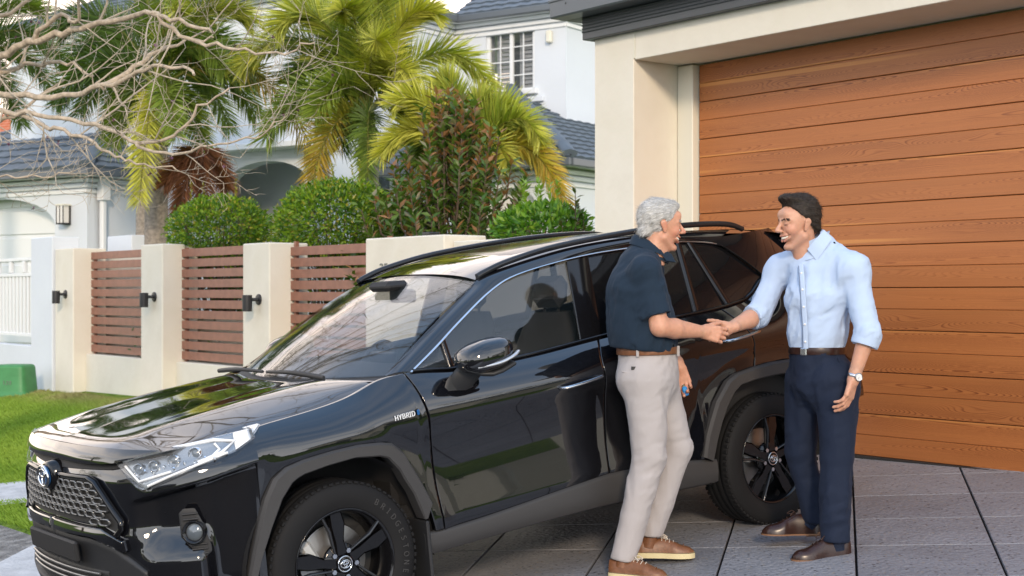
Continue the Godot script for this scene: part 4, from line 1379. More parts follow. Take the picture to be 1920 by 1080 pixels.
func build_context() -> void:
	# the other wing of this house, right of the garage, and the homes over the road
	var h := thing("house_wing", "cream single storey wing of the house to the right of the garage", "house", T(Vector3(4.6, 0.0, -10.5)))
	put("wall", boxc(Vector3(4.5, 1.4, 0), Vector3(9.0, 3.0, 0.3)), M.cream_render, h)
	put("wall", boxc(Vector3(0.0, 1.4, -3.0), Vector3(0.3, 3.0, 6.0)), M.cream_render, h)
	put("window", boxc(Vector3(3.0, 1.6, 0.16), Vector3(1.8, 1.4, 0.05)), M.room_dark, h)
	put("gutter", boxc(Vector3(4.5, 2.95, 0.5), Vector3(10.0, 0.14, 0.14)), M.gutter_grey, h)
	roof_face(h, Vector3(-0.6, 3.0, 0.5), Vector3(9.6, 3.0, 0.5), Vector3(6.5, 4.6, -3.0), Vector3(2.5, 4.6, -3.0), M.roof_tile)
	roof_face(h, Vector3(-0.6, 3.0, -6.5), Vector3(-0.6, 3.0, 0.5), Vector3(2.5, 4.6, -3.0), Vector3(2.5, 4.6, -3.2), M.roof_tile)
	for k in 4:
		bush("round_hedge", ["round garden hedge nearest the drive before the cream wing", "second round garden hedge before the cream wing", "third round garden hedge before the cream wing", "round garden hedge farthest from the drive before the cream wing"][k], "hedge", Vector3(2.2 + k * 1.7, 0.55, -7.6), Vector3(0.8, 0.7, 0.8), 1200, 0.12, 0.06, [Color(0.03, 0.09, 0.01), Color(0.12, 0.2, 0.02), Color(0.2, 0.25, 0.04)], 400 + k)
	for k in 2:
		var q := thing("house", ["brick house with a dark roof on the far side of the road", "pale house with a dark roof farther along the road"][k], "house", Transform3D(Basis(Vector3.UP, PI), Vector3([4.0, -16.0][k], -0.2, 20.0)))
		put("wall", boxc(Vector3(0, 1.5, -3), Vector3(12, 3.0, 6)), M.cream_render if k else M.concrete_kerb, q)
		put("window", boxc(Vector3(-3, 1.6, 0.02), Vector3(2.0, 1.3, 0.06)), M.room_dark, q)
		put("window", boxc(Vector3(3, 1.6, 0.02), Vector3(2.4, 1.3, 0.06)), M.room_dark, q)
		roof_face(q, Vector3(-6.6, 3.0, 0.6), Vector3(6.6, 3.0, 0.6), Vector3(3, 4.6, -3), Vector3(-3, 4.6, -3), M.roof_tile)
	context_tree(Vector3(19, 0, -7), 4.2, 3.2, "broad garden tree past the cream wing", 501)
	context_tree(Vector3(10, 0, -16), 6.5, 4.0, "tall garden tree behind the cream wing", 502)
	context_tree(Vector3(-6, -0.2, 18), 5.0, 3.5, "street tree over the road between the two houses", 503)
	context_tree(Vector3(-26, 0, 12), 6.0, 4.5, "street tree far along the road on the left", 504)

# ---------- the car; x runs from the front axle to the rear, y up, z out to the passenger side ----------
const SILL := [Vector2(0.40, 0.40), Vector2(0.51, 0.395), Vector2(1.38, 0.462), Vector2(1.55, 0.474), Vector2(2.0, 0.45), Vector2(2.30, 0.415)]
const BELT := [Vector2(0.45, 1.130), Vector2(0.56, 1.124), Vector2(0.72, 1.108), Vector2(1.11, 1.112), Vector2(1.62, 1.146), Vector2(2.18, 1.186), Vector2(2.61, 1.208), Vector2(2.77, 1.236), Vector2(2.93, 1.335), Vector2(3.2, 1.34), Vector2(3.7, 1.30)]
const HTOP := [Vector2(-0.50, 0.985), Vector2(-0.28, 1.008), Vector2(0.1, 1.050), Vector2(0.2, 1.072), Vector2(0.34, 1.115), Vector2(0.45, 1.130)]
const ZTOP := [Vector2(-0.5, 0.80), Vector2(-0.28, 0.795), Vector2(0.1, 0.772), Vector2(0.34, 0.762), Vector2(0.47, 0.792), Vector2(1.1, 0.797), Vector2(1.6, 0.783), Vector2(2.6, 0.762), Vector2(2.93, 0.715), Vector2(3.3, 0.68), Vector2(3.7, 0.58)]
const ARF := [Vector2(-0.42, 0.50), Vector2(-0.357, 0.71), Vector2(-0.311, 0.784), Vector2(-0.249, 0.823), Vector2(-0.162, 0.842), Vector2(-0.023, 0.856), Vector2(0.115, 0.861), Vector2(0.226, 0.852), Vector2(0.283, 0.84), Vector2(0.336, 0.795), Vector2(0.384, 0.709), Vector2(0.433, 0.612), Vector2(0.462, 0.533)]
const ARR := [Vector2(2.19, 0.53), Vector2(2.241, 0.639), Vector2(2.29, 0.726), Vector2(2.384, 0.823), Vector2(2.452, 0.850), Vector2(2.596, 0.868), Vector2(2.739, 0.877), Vector2(2.904, 0.872), Vector2(2.98, 0.84), Vector2(3.06, 0.76), Vector2(3.13, 0.62), Vector2(3.16, 0.53)]
const DLO := [Vector2(0.50, 1.128), Vector2(0.836, 1.326), Vector2(1.073, 1.453), Vector2(1.174, 1.491), Vector2(1.272, 1.517), Vector2(1.393, 1.538), Vector2(1.664, 1.566), Vector2(1.994, 1.581), Vector2(2.38, 1.585), Vector2(2.55, 1.576), Vector2(2.649, 1.551), Vector2(2.75, 1.495), Vector2(2.844, 1.421), Vector2(2.934, 1.335)]

func c_zg(y: float) -> float:
	return 0.80 - 0.37 * (y - 1.10)

func c_top(x: float) -> float:
	return slut(HTOP, x) if x < 0.45 else slut(BELT, x)

func c_z(x: float, y: float) -> float:
	var yc := 0.935 + 0.045 * (x - 0.5)
	var yt := maxf(c_top(x), yc + 0.04)
	var z := 0.0
	if y >= yc:
		var t := clampf((y - yc) / (yt - yc), 0, 1.2)
		z = lerpf(0.902, slut(ZTOP, x), 0.10 * t + 0.90 * t * t)
	else:
		z = slut([Vector2(-0.75, 0.82), Vector2(-0.62, 0.865), Vector2(-0.50, 0.893), Vector2(-0.43, 0.885), Vector2(-0.32, 0.874), Vector2(-0.20, 0.874), Vector2(-0.10, 0.886), Vector2(-0.035, 0.900), Vector2(0.0, 0.902)], y - yc)
	for k in 2:
		var d := Vector2(x - 2.69 * k, y - 0.352).length() - 0.50
		z += 0.016 * (1.0 - smoothstep(0.0, 0.13, absf(d)))
	if x < -0.3: z -= 0.6 * (x + 0.3) * (x + 0.3)
	if x > 3.0: z -= 0.13 * pow((x - 3.0) / 0.66, 2.0)
	return z

func c_panel(mb: MB, s: float, xl: Callable, xr: Callable, yb: Callable, yt: Callable, nx: int, ny: int, zf: Callable) -> void:
	var us := [0.0]
	for i in nx + 1: us.append(clampf(float(i) / nx, 0.0, 1.0))
	us.append(1.0)
	us.insert(2, 0.006); us.insert(us.size() - 2, 0.994)
	var vs := [0.0]
	for i in ny + 1: vs.append(float(i) / ny)
	vs.append(1.0)
	vs.insert(2, 0.008); vs.insert(vs.size() - 2, 0.992)
	var rows := []
	for j in vs.size():
		var row := PackedVector3Array()
		for i in us.size():
			var y := 0.8
			var x := 0.0
			for it in 5:
				x = lerpf(xl.call(y), xr.call(y), us[i])
				y = lerpf(yb.call(x), yt.call(x), vs[j])
			var z: float = zf.call(x, y)
			if j == 0 or j == vs.size() - 1 or i == 0 or i == us.size() - 1: z -= 0.02
			row.append(Vector3(x, y, z * s))
		rows.append(row)
	mb.grid(rows, Vector3(0, 0.0, s))

const FW := [0.0, 0.15, 0.3, 0.45, 0.55, 0.65, 0.75, 0.85, 1.0]
const FX := [Vector2(0, -0.935), Vector2(0.15, -0.931), Vector2(0.3, -0.917), Vector2(0.45, -0.888), Vector2(0.55, -0.853), Vector2(0.65, -0.795), Vector2(0.75, -0.69), Vector2(0.85, -0.56), Vector2(1.0, -0.37)]
const FZ := [Vector2(0, 0.0), Vector2(0.15, 0.15), Vector2(0.3, 0.30), Vector2(0.45, 0.46), Vector2(0.55, 0.585), Vector2(0.65, 0.695), Vector2(0.75, 0.80), Vector2(0.85, 0.868), Vector2(1.0, 0.898)]

# front of the car: w runs round the nose from the middle (0) to the wheel arch (1)
var c_plain := false

func c_front(w: float, y: float, off := 0.0) -> Vector3:
	if w > 1.0:
		var x := -0.37 + (w - 1.0)
		return Vector3(x, y, c_z(x, y) + off)
	var p := Vector3(slut(FX, w), y, slut(FZ, w))
	var q := Vector3(slut(FX, minf(w + 0.02, 1.0)), y, slut(FZ, minf(w + 0.02, 1.0)))
	var r := Vector3(slut(FX, maxf(w - 0.02, 0.0)), y, slut(FZ, maxf(w - 0.02, 0.0)))
	var t := (q - r).normalized()
	var nrm := Vector3(-t.z, 0, t.x)
	var mid := 1.0 - smoothstep(0.5, 0.75, w)
	var o := slut([Vector2(0.20, -0.07), Vector2(0.32, -0.012), Vector2(0.46, 0.004), Vector2(0.56, 0.010), Vector2(0.60, 0.016), Vector2(0.655, 0.004), Vector2(0.75, 0.0), Vector2(0.845, -0.006), Vector2(0.90, -0.03), Vector2(1.0, -0.075)], y) * mid
	# corner of the bumper: crease, recess below it, glossy lip lower down
	var side := smoothstep(0.58, 0.68, w)
	var yc := lerpf(0.765, 0.875, clampf((w - 0.60) / 0.40, 0, 1))
	var d := yc - y
	var rec := smoothstep(0.0, 0.022, d) * (1.0 - smoothstep(0.645, 0.495, y) * 0.95 * (1.0 - smoothstep(0.80, 0.835, w)))
	var fade := 1.0 - smoothstep(0.86, 1.0, w)
	if c_plain: side = 0.0
	o -= side * rec * lerpf(0.012, 0.058, fade)
	if d < 0.0: o += side * 0.026 * (1.0 - smoothstep(0.0, 0.13, -d))
	else: o += side * 0.026 * (1.0 - rec)
	o -= side * smoothstep(0.42, 0.22, y) * 0.08 * fade
	if y > 0.88: p.z -= 0.40 * (y - 0.88) * smoothstep(0.3, 0.9, w); 
	if y > 0.88: p.x += 0.35 * (y - 0.88) * (1.0 - 0.7 * smoothstep(0.7, 1.0, w)) * side
	return p + nrm * (o + off)

# a skin over the nose between two lines in (w, y)
func c_band(mb: MB, s: float, lo: Array, hi: Array, off: float, nw := 24, ny := 6, lip := 0.012) -> void:
	var w0: float = lo[0].x
	var w1: float = lo[-1].x
	var ws := [w0]
	for i in nw + 1: ws.append(lerpf(w0, w1, float(i) / nw))
	ws.append(w1)
	var rows := []
	for j in ny + 3:
		var row := PackedVector3Array()
		var f := clampf(float(j - 1) / ny, 0, 1)
		for i in ws.size():
			var w: float = ws[i]
			var y := lerpf(lut(lo, w), lut(hi, w), f)
			var edge := j == 0 or j == ny + 2 or i == 0 or i == ws.size() - 1
			var p := c_front(w, y, off - (lip if edge else 0.0))
			row.append(Vector3(p.x, p.y, p.z * s))
		rows.append(row)
	mb.grid(rows, Vector3(0.6, 0.6, 0.0), false)

func emblem(o: Node3D, t: Transform3D, rx: float, ry: float, m: Material, called := "emblem") -> void:
	var mb := MB.new()
	for q in [[0.0, 0.0, 1.0, 1.0], [0.0, 0.30, 0.62, 0.36], [0.0, 0.02, 0.30, 0.80]]:
		var pts := []
		for k in 29:
			var a := TAU * k / 28.0
			pts.append(t * Vector3(q[0] * rx + cos(a) * rx * q[2], q[1] * ry + sin(a) * ry * q[3], 0.0))
		mb.tube(pts, [rx * 0.10], 6, false, Vector2.ONE, t.basis.z)
	put(called, mb, m, o)

func build_wheel(car: Node3D, x: float, s: float, phase: float, steer: float) -> void:
	# local axis z points outwards
	var b := Basis(Vector3.UP, steer)
	if s < 0: b = b * Basis(Vector3.UP, PI)
	var t := Transform3D(b, Vector3(x, 0.352, 0.805 * s))
	var w := put("wheel", MB.new(), M.tyre, car, t)
	var ax := Transform3D(Basis(Vector3.RIGHT, PI / 2), Vector3.ZERO)    # lathe axis y -> z
	var m := MB.new()
	var R := 0.362
	var prof := [Vector2(0.232, 0.085), Vector2(0.240, 0.100), Vector2(0.250, 0.106), Vector2(0.275, 0.113), Vector2(0.300, 0.115), Vector2(0.325, 0.110), Vector2(0.343, 0.103), Vector2(0.355, 0.090), Vector2(R, 0.070)]
	for g in [0.045, 0.0, -0.045]:
		prof.append_array([Vector2(R + 0.001, g + 0.008), Vector2(R - 0.008, g + 0.006), Vector2(R - 0.008, g - 0.006), Vector2(R + 0.001, g - 0.008)])
	prof.append_array([Vector2(R, -0.070), Vector2(0.352, -0.095), Vector2(0.30, -0.113), Vector2(0.24, -0.10)])
	m.lathe(prof, ax, 64)
	put("tyre", m, M.tyre, w)
	m = MB.new()
	for k in 72:
		var a := TAU * k / 72.0
		for sd in [1, -1]:
			var bb := Basis(Vector3(0, 0, 1), a) * Basis(Vector3(1, 0, 0), 0.0)
			m.box(Transform3D(bb, bb * Vector3(0, 0.3555, 0.0) + Vector3(0, 0, 0.082 * sd)), Vector3(0.020, 0.012, 0.036), 0.003)
	var tb := put("tread_block", m, M.tyre, w)
	tb.set_meta("kind", "stuff")
	# lettering round the side wall
	var txt := "BRIDGESTONE"
	for k in txt.length():
		var a := 0.95 - k * 0.125
		var tm := TextMesh.new()
		tm.text = txt[k]
		tm.font = sysfont("Droid Sans")
		tm.font_size = 32
		tm.pixel_size = 0.0011
		tm.depth = 0.004
		var bb := Basis(Vector3(0, 0, 1), a - PI / 2)
		if s > 0: put("tyre_letter", tm, M.tyre_text, w, Transform3D(bb, Vector3(cos(a) * 0.298, sin(a) * 0.298, 0.1155)))
	m = MB.new()
	m.lathe([Vector2(0.243, 0.098), Vector2(0.245, 0.104), Vector2(0.240, 0.108), Vector2(0.233, 0.100), Vector2(0.226, 0.085), Vector2(0.215, 0.04), Vector2(0.205, -0.02), Vector2(0.212, -0.09)], ax, 56)
	var rim := put("rim", m, M.gloss_black, w)
	m = MB.new()
	m.lathe([Vector2(0.0, 0.0), Vector2(0.07, 0.0), Vector2(0.075, -0.015), Vector2(0.16, -0.015), Vector2(0.165, -0.03), Vector2(0.0, -0.03)], ax, 40)
	put("brake_disc", m, M.steel, w)
	m = MB.new()
	m.lathe([Vector2(0.0, -0.045), Vector2(0.21, -0.05)], ax, 40)
	put("backing_plate", m, M.print_black, w)
	m = MB.new()
	m.box(Transform3D(Basis(Vector3(0, 0, 1), 0.5), Vector3(-0.128, 0.055, 0.01)), Vector3(0.06, 0.13, 0.06), 0.015)
	put("brake_caliper", m, M.caliper, w)
	for k in 5:
		var bb := Basis(Vector3(0, 0, 1), phase + TAU * k / 5.0)
		var tt := Transform3D(bb, Vector3(0, 0, 0.055))
		m = MB.new()
		# asymmetric dark spoke with a bright bevelled edge
		m.prism(PackedVector2Array([Vector2(0.035, -0.032), Vector2(0.10, -0.030), Vector2(0.170, -0.055), Vector2(0.234, -0.052), Vector2(0.237, 0.012), Vector2(0.175, 0.020), Vector2(0.10, 0.020), Vector2(0.035, 0.030)]), tt, 0.036, 0.008)
		put("spoke", m, M.gloss_black, rim)
		m = MB.new()
		var a0 := tt * Vector3(0.055, 0.030, 0.028)
		var a1 := tt * Vector3(0.165, 0.034, 0.040)
		var a2 := tt * Vector3(0.232, 0.050, 0.040)
		m.tube([a0, a1, a2], [0.010, 0.015, 0.013], 8, true, Vector2(1.0, 0.55), tt.basis.y)
		put("spoke_edge", m, M.spoke_edge, rim)
		m = MB.new()
		var na := phase + TAU * (k + 0.5) / 5.0
		m.tube([Vector3(cos(na) * 0.060, sin(na) * 0.060, 0.06), Vector3(cos(na) * 0.060, sin(na) * 0.060, 0.092)], [0.0115], 6)
		put("wheel_nut", m, M.chrome, rim)
	m = MB.new()
	m.lathe([Vector2(0.0, 0.097), Vector2(0.030, 0.096), Vector2(0.037, 0.090), Vector2(0.040, 0.075), Vector2(0.085, 0.070), Vector2(0.09, 0.05)], ax, 28)
	put("hub", m, M.gloss_black, rim)
	m = MB.new()
	var pts := []
	for k in 33: pts.append(Vector3(cos(TAU * k / 32.0) * 0.034, sin(TAU * k / 32.0) * 0.034, 0.096))
	m.tube(pts, [0.003], 6, false)
	put("hub_ring", m, M.chrome, rim)
	emblem(rim, T(Vector3(0, 0, 0.100)), 0.024, 0.017, M.chrome)

func car_materials() -> void:
	var m := mat("car_paint", lin(0.0045, 0.0048, 0.0065), 0.05, 0.0, 0.5)
	m.clearcoat_enabled = true
	m.clearcoat = 1.0
	m.clearcoat_roughness = 0.012
	m = mat("gloss_black", lin(0.006, 0.006, 0.007), 0.10, 0, 0.5)
	m = mat("spoke_edge", lin(0.05, 0.052, 0.056), 0.12, 0.6, 0.5)
	mat("matte_black", lin(0.017, 0.018, 0.020), 0.55)
	m = mat("cladding", lin(0.038, 0.037, 0.037), 0.6)
	tri_tex(m, null, 3.0, nnorm(61, 0.35, 3.0, 256, 2), 0.25, false)
	mat("chrome", lin(0.72, 0.73, 0.75), 0.10, 1.0)
	mat("satin_chrome", lin(0.55, 0.56, 0.58), 0.22, 1.0)
	mat("steel", lin(0.35, 0.34, 0.33), 0.4, 1.0)
	mat("caliper", lin(0.62, 0.62, 0.60), 0.4, 0.4)
	m = mat("tyre", lin(0.012, 0.012, 0.0125), 0.7, 0, 0.3)
	mat("tyre_text", lin(0.04, 0.039, 0.038), 0.6)
	m = mat("glass_clear", lin(0.012, 0.02, 0.020, 0.20), 0.01)
	m.transparency = BaseMaterial3D.TRANSPARENCY_ALPHA
	m = mat("glass_side", lin(0.02, 0.03, 0.028, 0.07), 0.01)
	m.transparency = BaseMaterial3D.TRANSPARENCY_ALPHA
	m = mat("glass_dark", lin(0.006, 0.006, 0.007, 0.86), 0.01)
	m.transparency = BaseMaterial3D.TRANSPARENCY_ALPHA
	m = mat("lamp_cover", lin(0.7, 0.75, 0.8, 0.03), 0.01)
	m.transparency = BaseMaterial3D.TRANSPARENCY_ALPHA
	mat("lamp_bright", lin(0.80, 0.81, 0.82), 0.25, 0.7)
	mat("lens_glass", lin(0.10, 0.12, 0.14), 0.03, 0.0, 0.8)
	mat("lamp_white", lin(0.80, 0.82, 0.83), 0.35)
	mat("lamp_grey", lin(0.28, 0.30, 0.32), 0.25, 0.8)
	mat("seat_fabric", lin(0.016, 0.016, 0.017), 0.9)
	mat("trim_dark", lin(0.012, 0.012, 0.013), 0.7)
	mat("headliner", lin(0.42, 0.41, 0.38), 0.9)
	mat("grille_bar", lin(0.22, 0.225, 0.23), 0.28, 0.7)
	mat("badge_blue", lin(0.02, 0.10, 0.28), 0.15)
	mat("rail_satin", lin(0.014, 0.015, 0.017), 0.22)
	mat("indicator_lens", lin(0.55, 0.57, 0.60), 0.12, 0.6)

func build_car() -> void:
	car_materials()
	var car := thing("parked_car", "glossy black five door hybrid SUV parked nose out on the driveway", "car", Transform3D(Basis(Vector3(0.029, 0.104, -0.994), Vector3(-0.018, 0.995, 0.103), Vector3(0.999, 0.015, 0.031)).orthonormalized(), Vector3(-6.319, 0.0, -3.365)))
	var P: StandardMaterial3D = M.car_paint
	var shA := func(y): return slut([Vector2(0.25, 0.54), Vector2(0.54, 0.517), Vector2(0.81, 0.510), Vector2(0.94, 0.498), Vector2(1.05, 0.476), Vector2(1.14, 0.453)], y)
	var shB := func(y): return slut([Vector2(0.3, 1.528), Vector2(0.55, 1.539), Vector2(0.92, 1.561), Vector2(1.05, 1.561), Vector2(1.16, 1.64)], y)
	var shC := func(y): return slut([Vector2(0.3, 2.60), Vector2(0.80, 2.601), Vector2(0.94, 2.622), Vector2(1.02, 2.614), Vector2(1.08, 2.58), Vector2(1.22, 2.503)], y)
	var sill := func(x): return slut(SILL, x)
	var top := func(x): return c_top(x)
	var zf := func(x, y): return c_z(x, y)
	for s in [1.0, -1.0]:
		# fender
		var m := MB.new()
		c_panel(m, s, func(y): return -0.372, func(y): return shA.call(y) - 0.003, func(x): return slut(ARF, x) if x < 0.455 else 0.40, func(x): return slut(HTOP, x) - 0.003, 60, 14, zf)
		put("fender", m, P, car)
		# front door
		m = MB.new()
		c_panel(m, s, func(y): return shA.call(y) + 0.003, func(y): return shB.call(y) - 0.003, sill, top, 40, 26, zf)
		var fd := put("front_door", m, P, car)
		m = MB.new()
		c_panel(m, s, func(y): return shB.call(y) + 0.003, func(y): return shC.call(y) - 0.003, func(x): return slut(SILL, x) if x < 2.2 else slut(ARR, x), top, 50, 26, zf)
		var rd := put("rear_door", m, P, car)
		m = MB.new()
		c_panel(m, s, func(y): return shC.call(y) + 0.003, func(y): return 3.62 - 0.25 * maxf(0.0, y - 1.0), func(x): return slut(ARR, x) if x < 3.13 else 0.56, func(x): return slut(BELT, x), 50, 16, zf)
		put("quarter_panel", m, P, car)
		# rear pillar between the quarter glass and the tail
		m = MB.new()
		var rows := []
		for j in 13:
			var f := j / 12.0
			var row := PackedVector3Array()
			for i in 9:
				var g := i / 8.0
				var a := Vector3(lerpf(2.93, 2.66, f), lerpf(1.337, 1.56, f), 0)
				if f > 0.0: a = Vector3(lut([Vector2(1.335, 2.934), Vector2(1.421, 2.844), Vector2(1.495, 2.75), Vector2(1.551, 2.649), Vector2(1.576, 2.55)], lerpf(1.335, 1.576, f)), lerpf(1.335, 1.576, f), 0)
				var b := Vector3(lerpf(3.52, 3.22, f), lerpf(1.31, 1.60, f), 0)
				var p := a.lerp(b, g)
				p.z = s * (c_zg(p.y) - 0.008 - 0.10 * g * g + 0.012 * sin(PI * g))
				row.append(p)
			rows.append(row)
		m.grid(rows, Vector3(0, 0, s))
		put("rear_pillar", m, P, car)
		# cant rail and front pillar
		m = MB.new()
		var tp := [Vector3(0.49, 1.130, 0.792), Vector3(0.66, 1.222, 0.755), Vector3(0.836, 1.326, 0.717), Vector3(1.073, 1.453, 0.670), Vector3(1.272, 1.517, 0.648), Vector3(1.664, 1.566, 0.630), Vector3(2.0, 1.581, 0.623), Vector3(2.38, 1.585, 0.622), Vector3(2.649, 1.551, 0.634)]
		var rp := [Vector3(0.385, 1.122, 0.735), Vector3(0.56, 1.222, 0.690), Vector3(0.735, 1.322, 0.650), Vector3(0.98, 1.458, 0.602), Vector3(1.12, 1.532, 0.580), Vector3(1.56, 1.610, 0.572), Vector3(2.0, 1.640, 0.572), Vector3(2.4, 1.640, 0.570), Vector3(2.85, 1.615, 0.56)]
		var ts := spline(tp, 60)
		var rs := spline(rp, 60)
		rows = []
		for j in 8:
			var f := j / 7.0
			var row := PackedVector3Array()
			for i in 60:
				var p: Vector3 = ts[i].lerp(rs[i], f)
				var bul := sin(PI * f) * 0.014
				row.append(Vector3(p.x, p.y + bul * 0.6, (p.z + bul) * s))
			rows.append(row)
		m.grid(rows, Vector3(0, 0.5, s))
		put("cant_rail", m, P, car)
		# chrome strip along the top of the windows
		m = MB.new()
		var cs := []
		for q in spline(tp + [Vector3(2.75, 1.495, 0.655), Vector3(2.844, 1.421, 0.683), Vector3(2.934, 1.335, 0.714)], 60): cs.append(Vector3(q.x, q.y - 0.004, (q.z + 0.003) * s))
		m.tube(cs.slice(0, 44), [0.013], 6, true, Vector2(0.45, 1.0), Vector3(0, 0, 1))
		put("chrome_strip", m, M.chrome, car)
		m = MB.new()
		m.tube(cs.slice(43), [0.011], 6, true, Vector2(0.45, 1.0), Vector3(0, 0, 1))
		put("window_trim", m, M.gloss_black, car)
		# glass: front, rear and quarter, clipped to the outline
		for g in [[0.53, 1.60, "front_glass", fd], [1.60, 2.36, "rear_glass", rd], [2.36, 2.92, "quarter_glass", car]]:
			m = MB.new()
			rows = []
			for i in 25:
				var x: float = lerpf(g[0], g[1], i / 24.0)
				var row := PackedVector3Array()
				var y1 := slut(DLO, x)
				var y0 := minf(slut(BELT, x) - 0.01, y1 - 0.002)
				for j in 7:
					var y := lerpf(y0, y1, j / 6.0)
					row.append(Vector3(x, y, s * (c_zg(y) - 0.010 + 0.006 * sin(PI * j / 6.0))))
				rows.append(row)
			m.grid(rows, Vector3(0, 0, s))
			var gp := put(g[2], m, M.glass_side if g[2] == "front_glass" else M.glass_dark, g[3])
			if g[2] == "front_glass":
				m = MB.new()
				var inner := []
				for rw in rows:
					var row := PackedVector3Array()
					for w in rw: row.append(w - Vector3(0, 0, 0.005 * s))
					inner.append(row)
				m.grid(inner, Vector3(0, 0, s))
				put("inner_face", m, M.glass_side, fd)
		# pillars between the panes
		var bars := [[Vector2(1.592, 1.545), Vector2(1.735, 1.558), Vector2(1.648, 1.12), Vector2(1.515, 1.12), fd, "centre_pillar"], [Vector2(2.365, 1.578), Vector2(2.400, 1.578), Vector2(2.362, 1.17), Vector2(2.325, 1.17), rd, "window_bar"], [Vector2(2.445, 1.572), Vector2(2.482, 1.570), Vector2(2.622, 1.195), Vector2(2.575, 1.195), car, "window_bar"], [Vector2(0.700, 1.25), Vector2(0.728, 1.266), Vector2(0.735, 1.09), Vector2(0.707, 1.09), fd, "window_bar"]]
		for q in bars:
			m = MB.new()
			rows = []
			for j in 9:
				var f := j / 8.0
				var row := PackedVector3Array()
				for i in 5:
					var p: Vector2 = q[3].lerp(q[0], f).lerp(q[2].lerp(q[1], f), clampf((i - 1) / 2.0, 0, 1))
					var e := 0.014 if i == 0 or i == 4 else 0.0
					row.append(Vector3(p.x, p.y, s * (c_zg(p.y) + 0.004 - e)))
				rows.append(row)
			m.grid(rows, Vector3(0, 0, s))
			put(q[5], m, M.gloss_black, q[4])
		# belt moulding
		m = MB.new()
		var bp := []
		for i in 40:
			var x := lerpf(0.50, 2.93, i / 39.0)
			bp.append(Vector3(x, slut(BELT, x) + 0.006, s * (slut(ZTOP, x) + 0.001)))
		m.tube(bp, [0.012], 6, true, Vector2(0.7, 1.0), Vector3(0, 0, 1))
		put("belt_moulding", m, M.gloss_black, car)
		# roof rail
		m = MB.new()
		var rl := [Vector3(1.06, 1.520, 0.583), Vector3(1.11, 1.540, 0.588), Vector3(1.26, 1.580, 0.592), Vector3(1.58, 1.629, 0.594), Vector3(2.10, 1.662, 0.592), Vector3(2.5, 1.666, 0.588), Vector3(2.80, 1.649, 0.582), Vector3(2.93, 1.612, 0.575)]
		var rsp := []
		for q in spline(rl, 36): rsp.append(Vector3(q.x, q.y, q.z * s))
		m.tube(rsp, [0.019], 8, true, Vector2(1.0, 0.85))
		put("roof_rail", m, M.rail_satin, car)
		# sill cladding with a bevel
		m = MB.new()
		rows = []
		var prof := [Vector2(1.0, -0.02), Vector2(0.98, 0.008), Vector2(0.86, 0.014), Vector2(0.5, 0.016), Vector2(0.10, 0.008), Vector2(0.0, -0.02), Vector2(0.0, -0.12)]
		for i in 40:
			var x := lerpf(0.415, 2.27, i / 39.0)
			var yt := slut(SILL, x) + 0.004
			var yb := lerpf(0.292, 0.312, clampf(sin((x - 0.5) / 1.7 * PI), 0, 1))
			var row := PackedVector3Array()
			for q in prof:
				var y := lerpf(yb, yt, q.x)
				row.append(Vector3(x, y, s * (0.890 + q.y)))
			rows.append(row)
		m.grid(rows, Vector3(0, 0.0, s))
		put("sill_cladding", m, M.cladding, car)
		# arch claddings
		var outF := [Vector2(-0.47, 0.36), Vector2(-0.43, 0.50), Vector2(-0.385, 0.64), Vector2(-0.357, 0.71), Vector2(-0.311, 0.784), Vector2(-0.249, 0.823), Vector2(-0.162, 0.842), Vector2(-0.023, 0.856), Vector2(0.115, 0.861), Vector2(0.226, 0.852), Vector2(0.283, 0.84), Vector2(0.336, 0.795), Vector2(0.384, 0.709), Vector2(0.433, 0.612), Vector2(0.470, 0.533), Vector2(0.430, 0.472)]
		var inF := [Vector2(-0.44, 0.33), Vector2(-0.402, 0.451), Vector2(-0.342, 0.58), Vector2(-0.279, 0.696), Vector2(-0.226, 0.755), Vector2(-0.20, 0.768), Vector2(-0.17, 0.779), Vector2(-0.053, 0.796), Vector2(0.084, 0.807), Vector2(0.211, 0.792), Vector2(0.251, 0.778), Vector2(0.303, 0.716), Vector2(0.330, 0.66), Vector2(0.365, 0.600), Vector2(0.390, 0.53), Vector2(0.412, 0.470)]
		var outR := [Vector2(2.165, 0.45), Vector2(2.2, 0.561), Vector2(2.241, 0.639), Vector2(2.29, 0.726), Vector2(2.384, 0.823), Vector2(2.452, 0.852), Vector2(2.596, 0.870), Vector2(2.739, 0.879), Vector2(2.904, 0.874), Vector2(2.99, 0.842), Vector2(3.07, 0.76), Vector2(3.14, 0.62), Vector2(3.20, 0.45)]
		var inR := [Vector2(2.225, 0.42), Vector2(2.266, 0.521), Vector2(2.308, 0.606), Vector2(2.36, 0.69), Vector2(2.42, 0.757), Vector2(2.475, 0.790), Vector2(2.590, 0.802), Vector2(2.739, 0.806), Vector2(2.871, 0.803), Vector2(2.94, 0.78), Vector2(3.01, 0.71), Vector2(3.07, 0.59), Vector2(3.12, 0.43)]
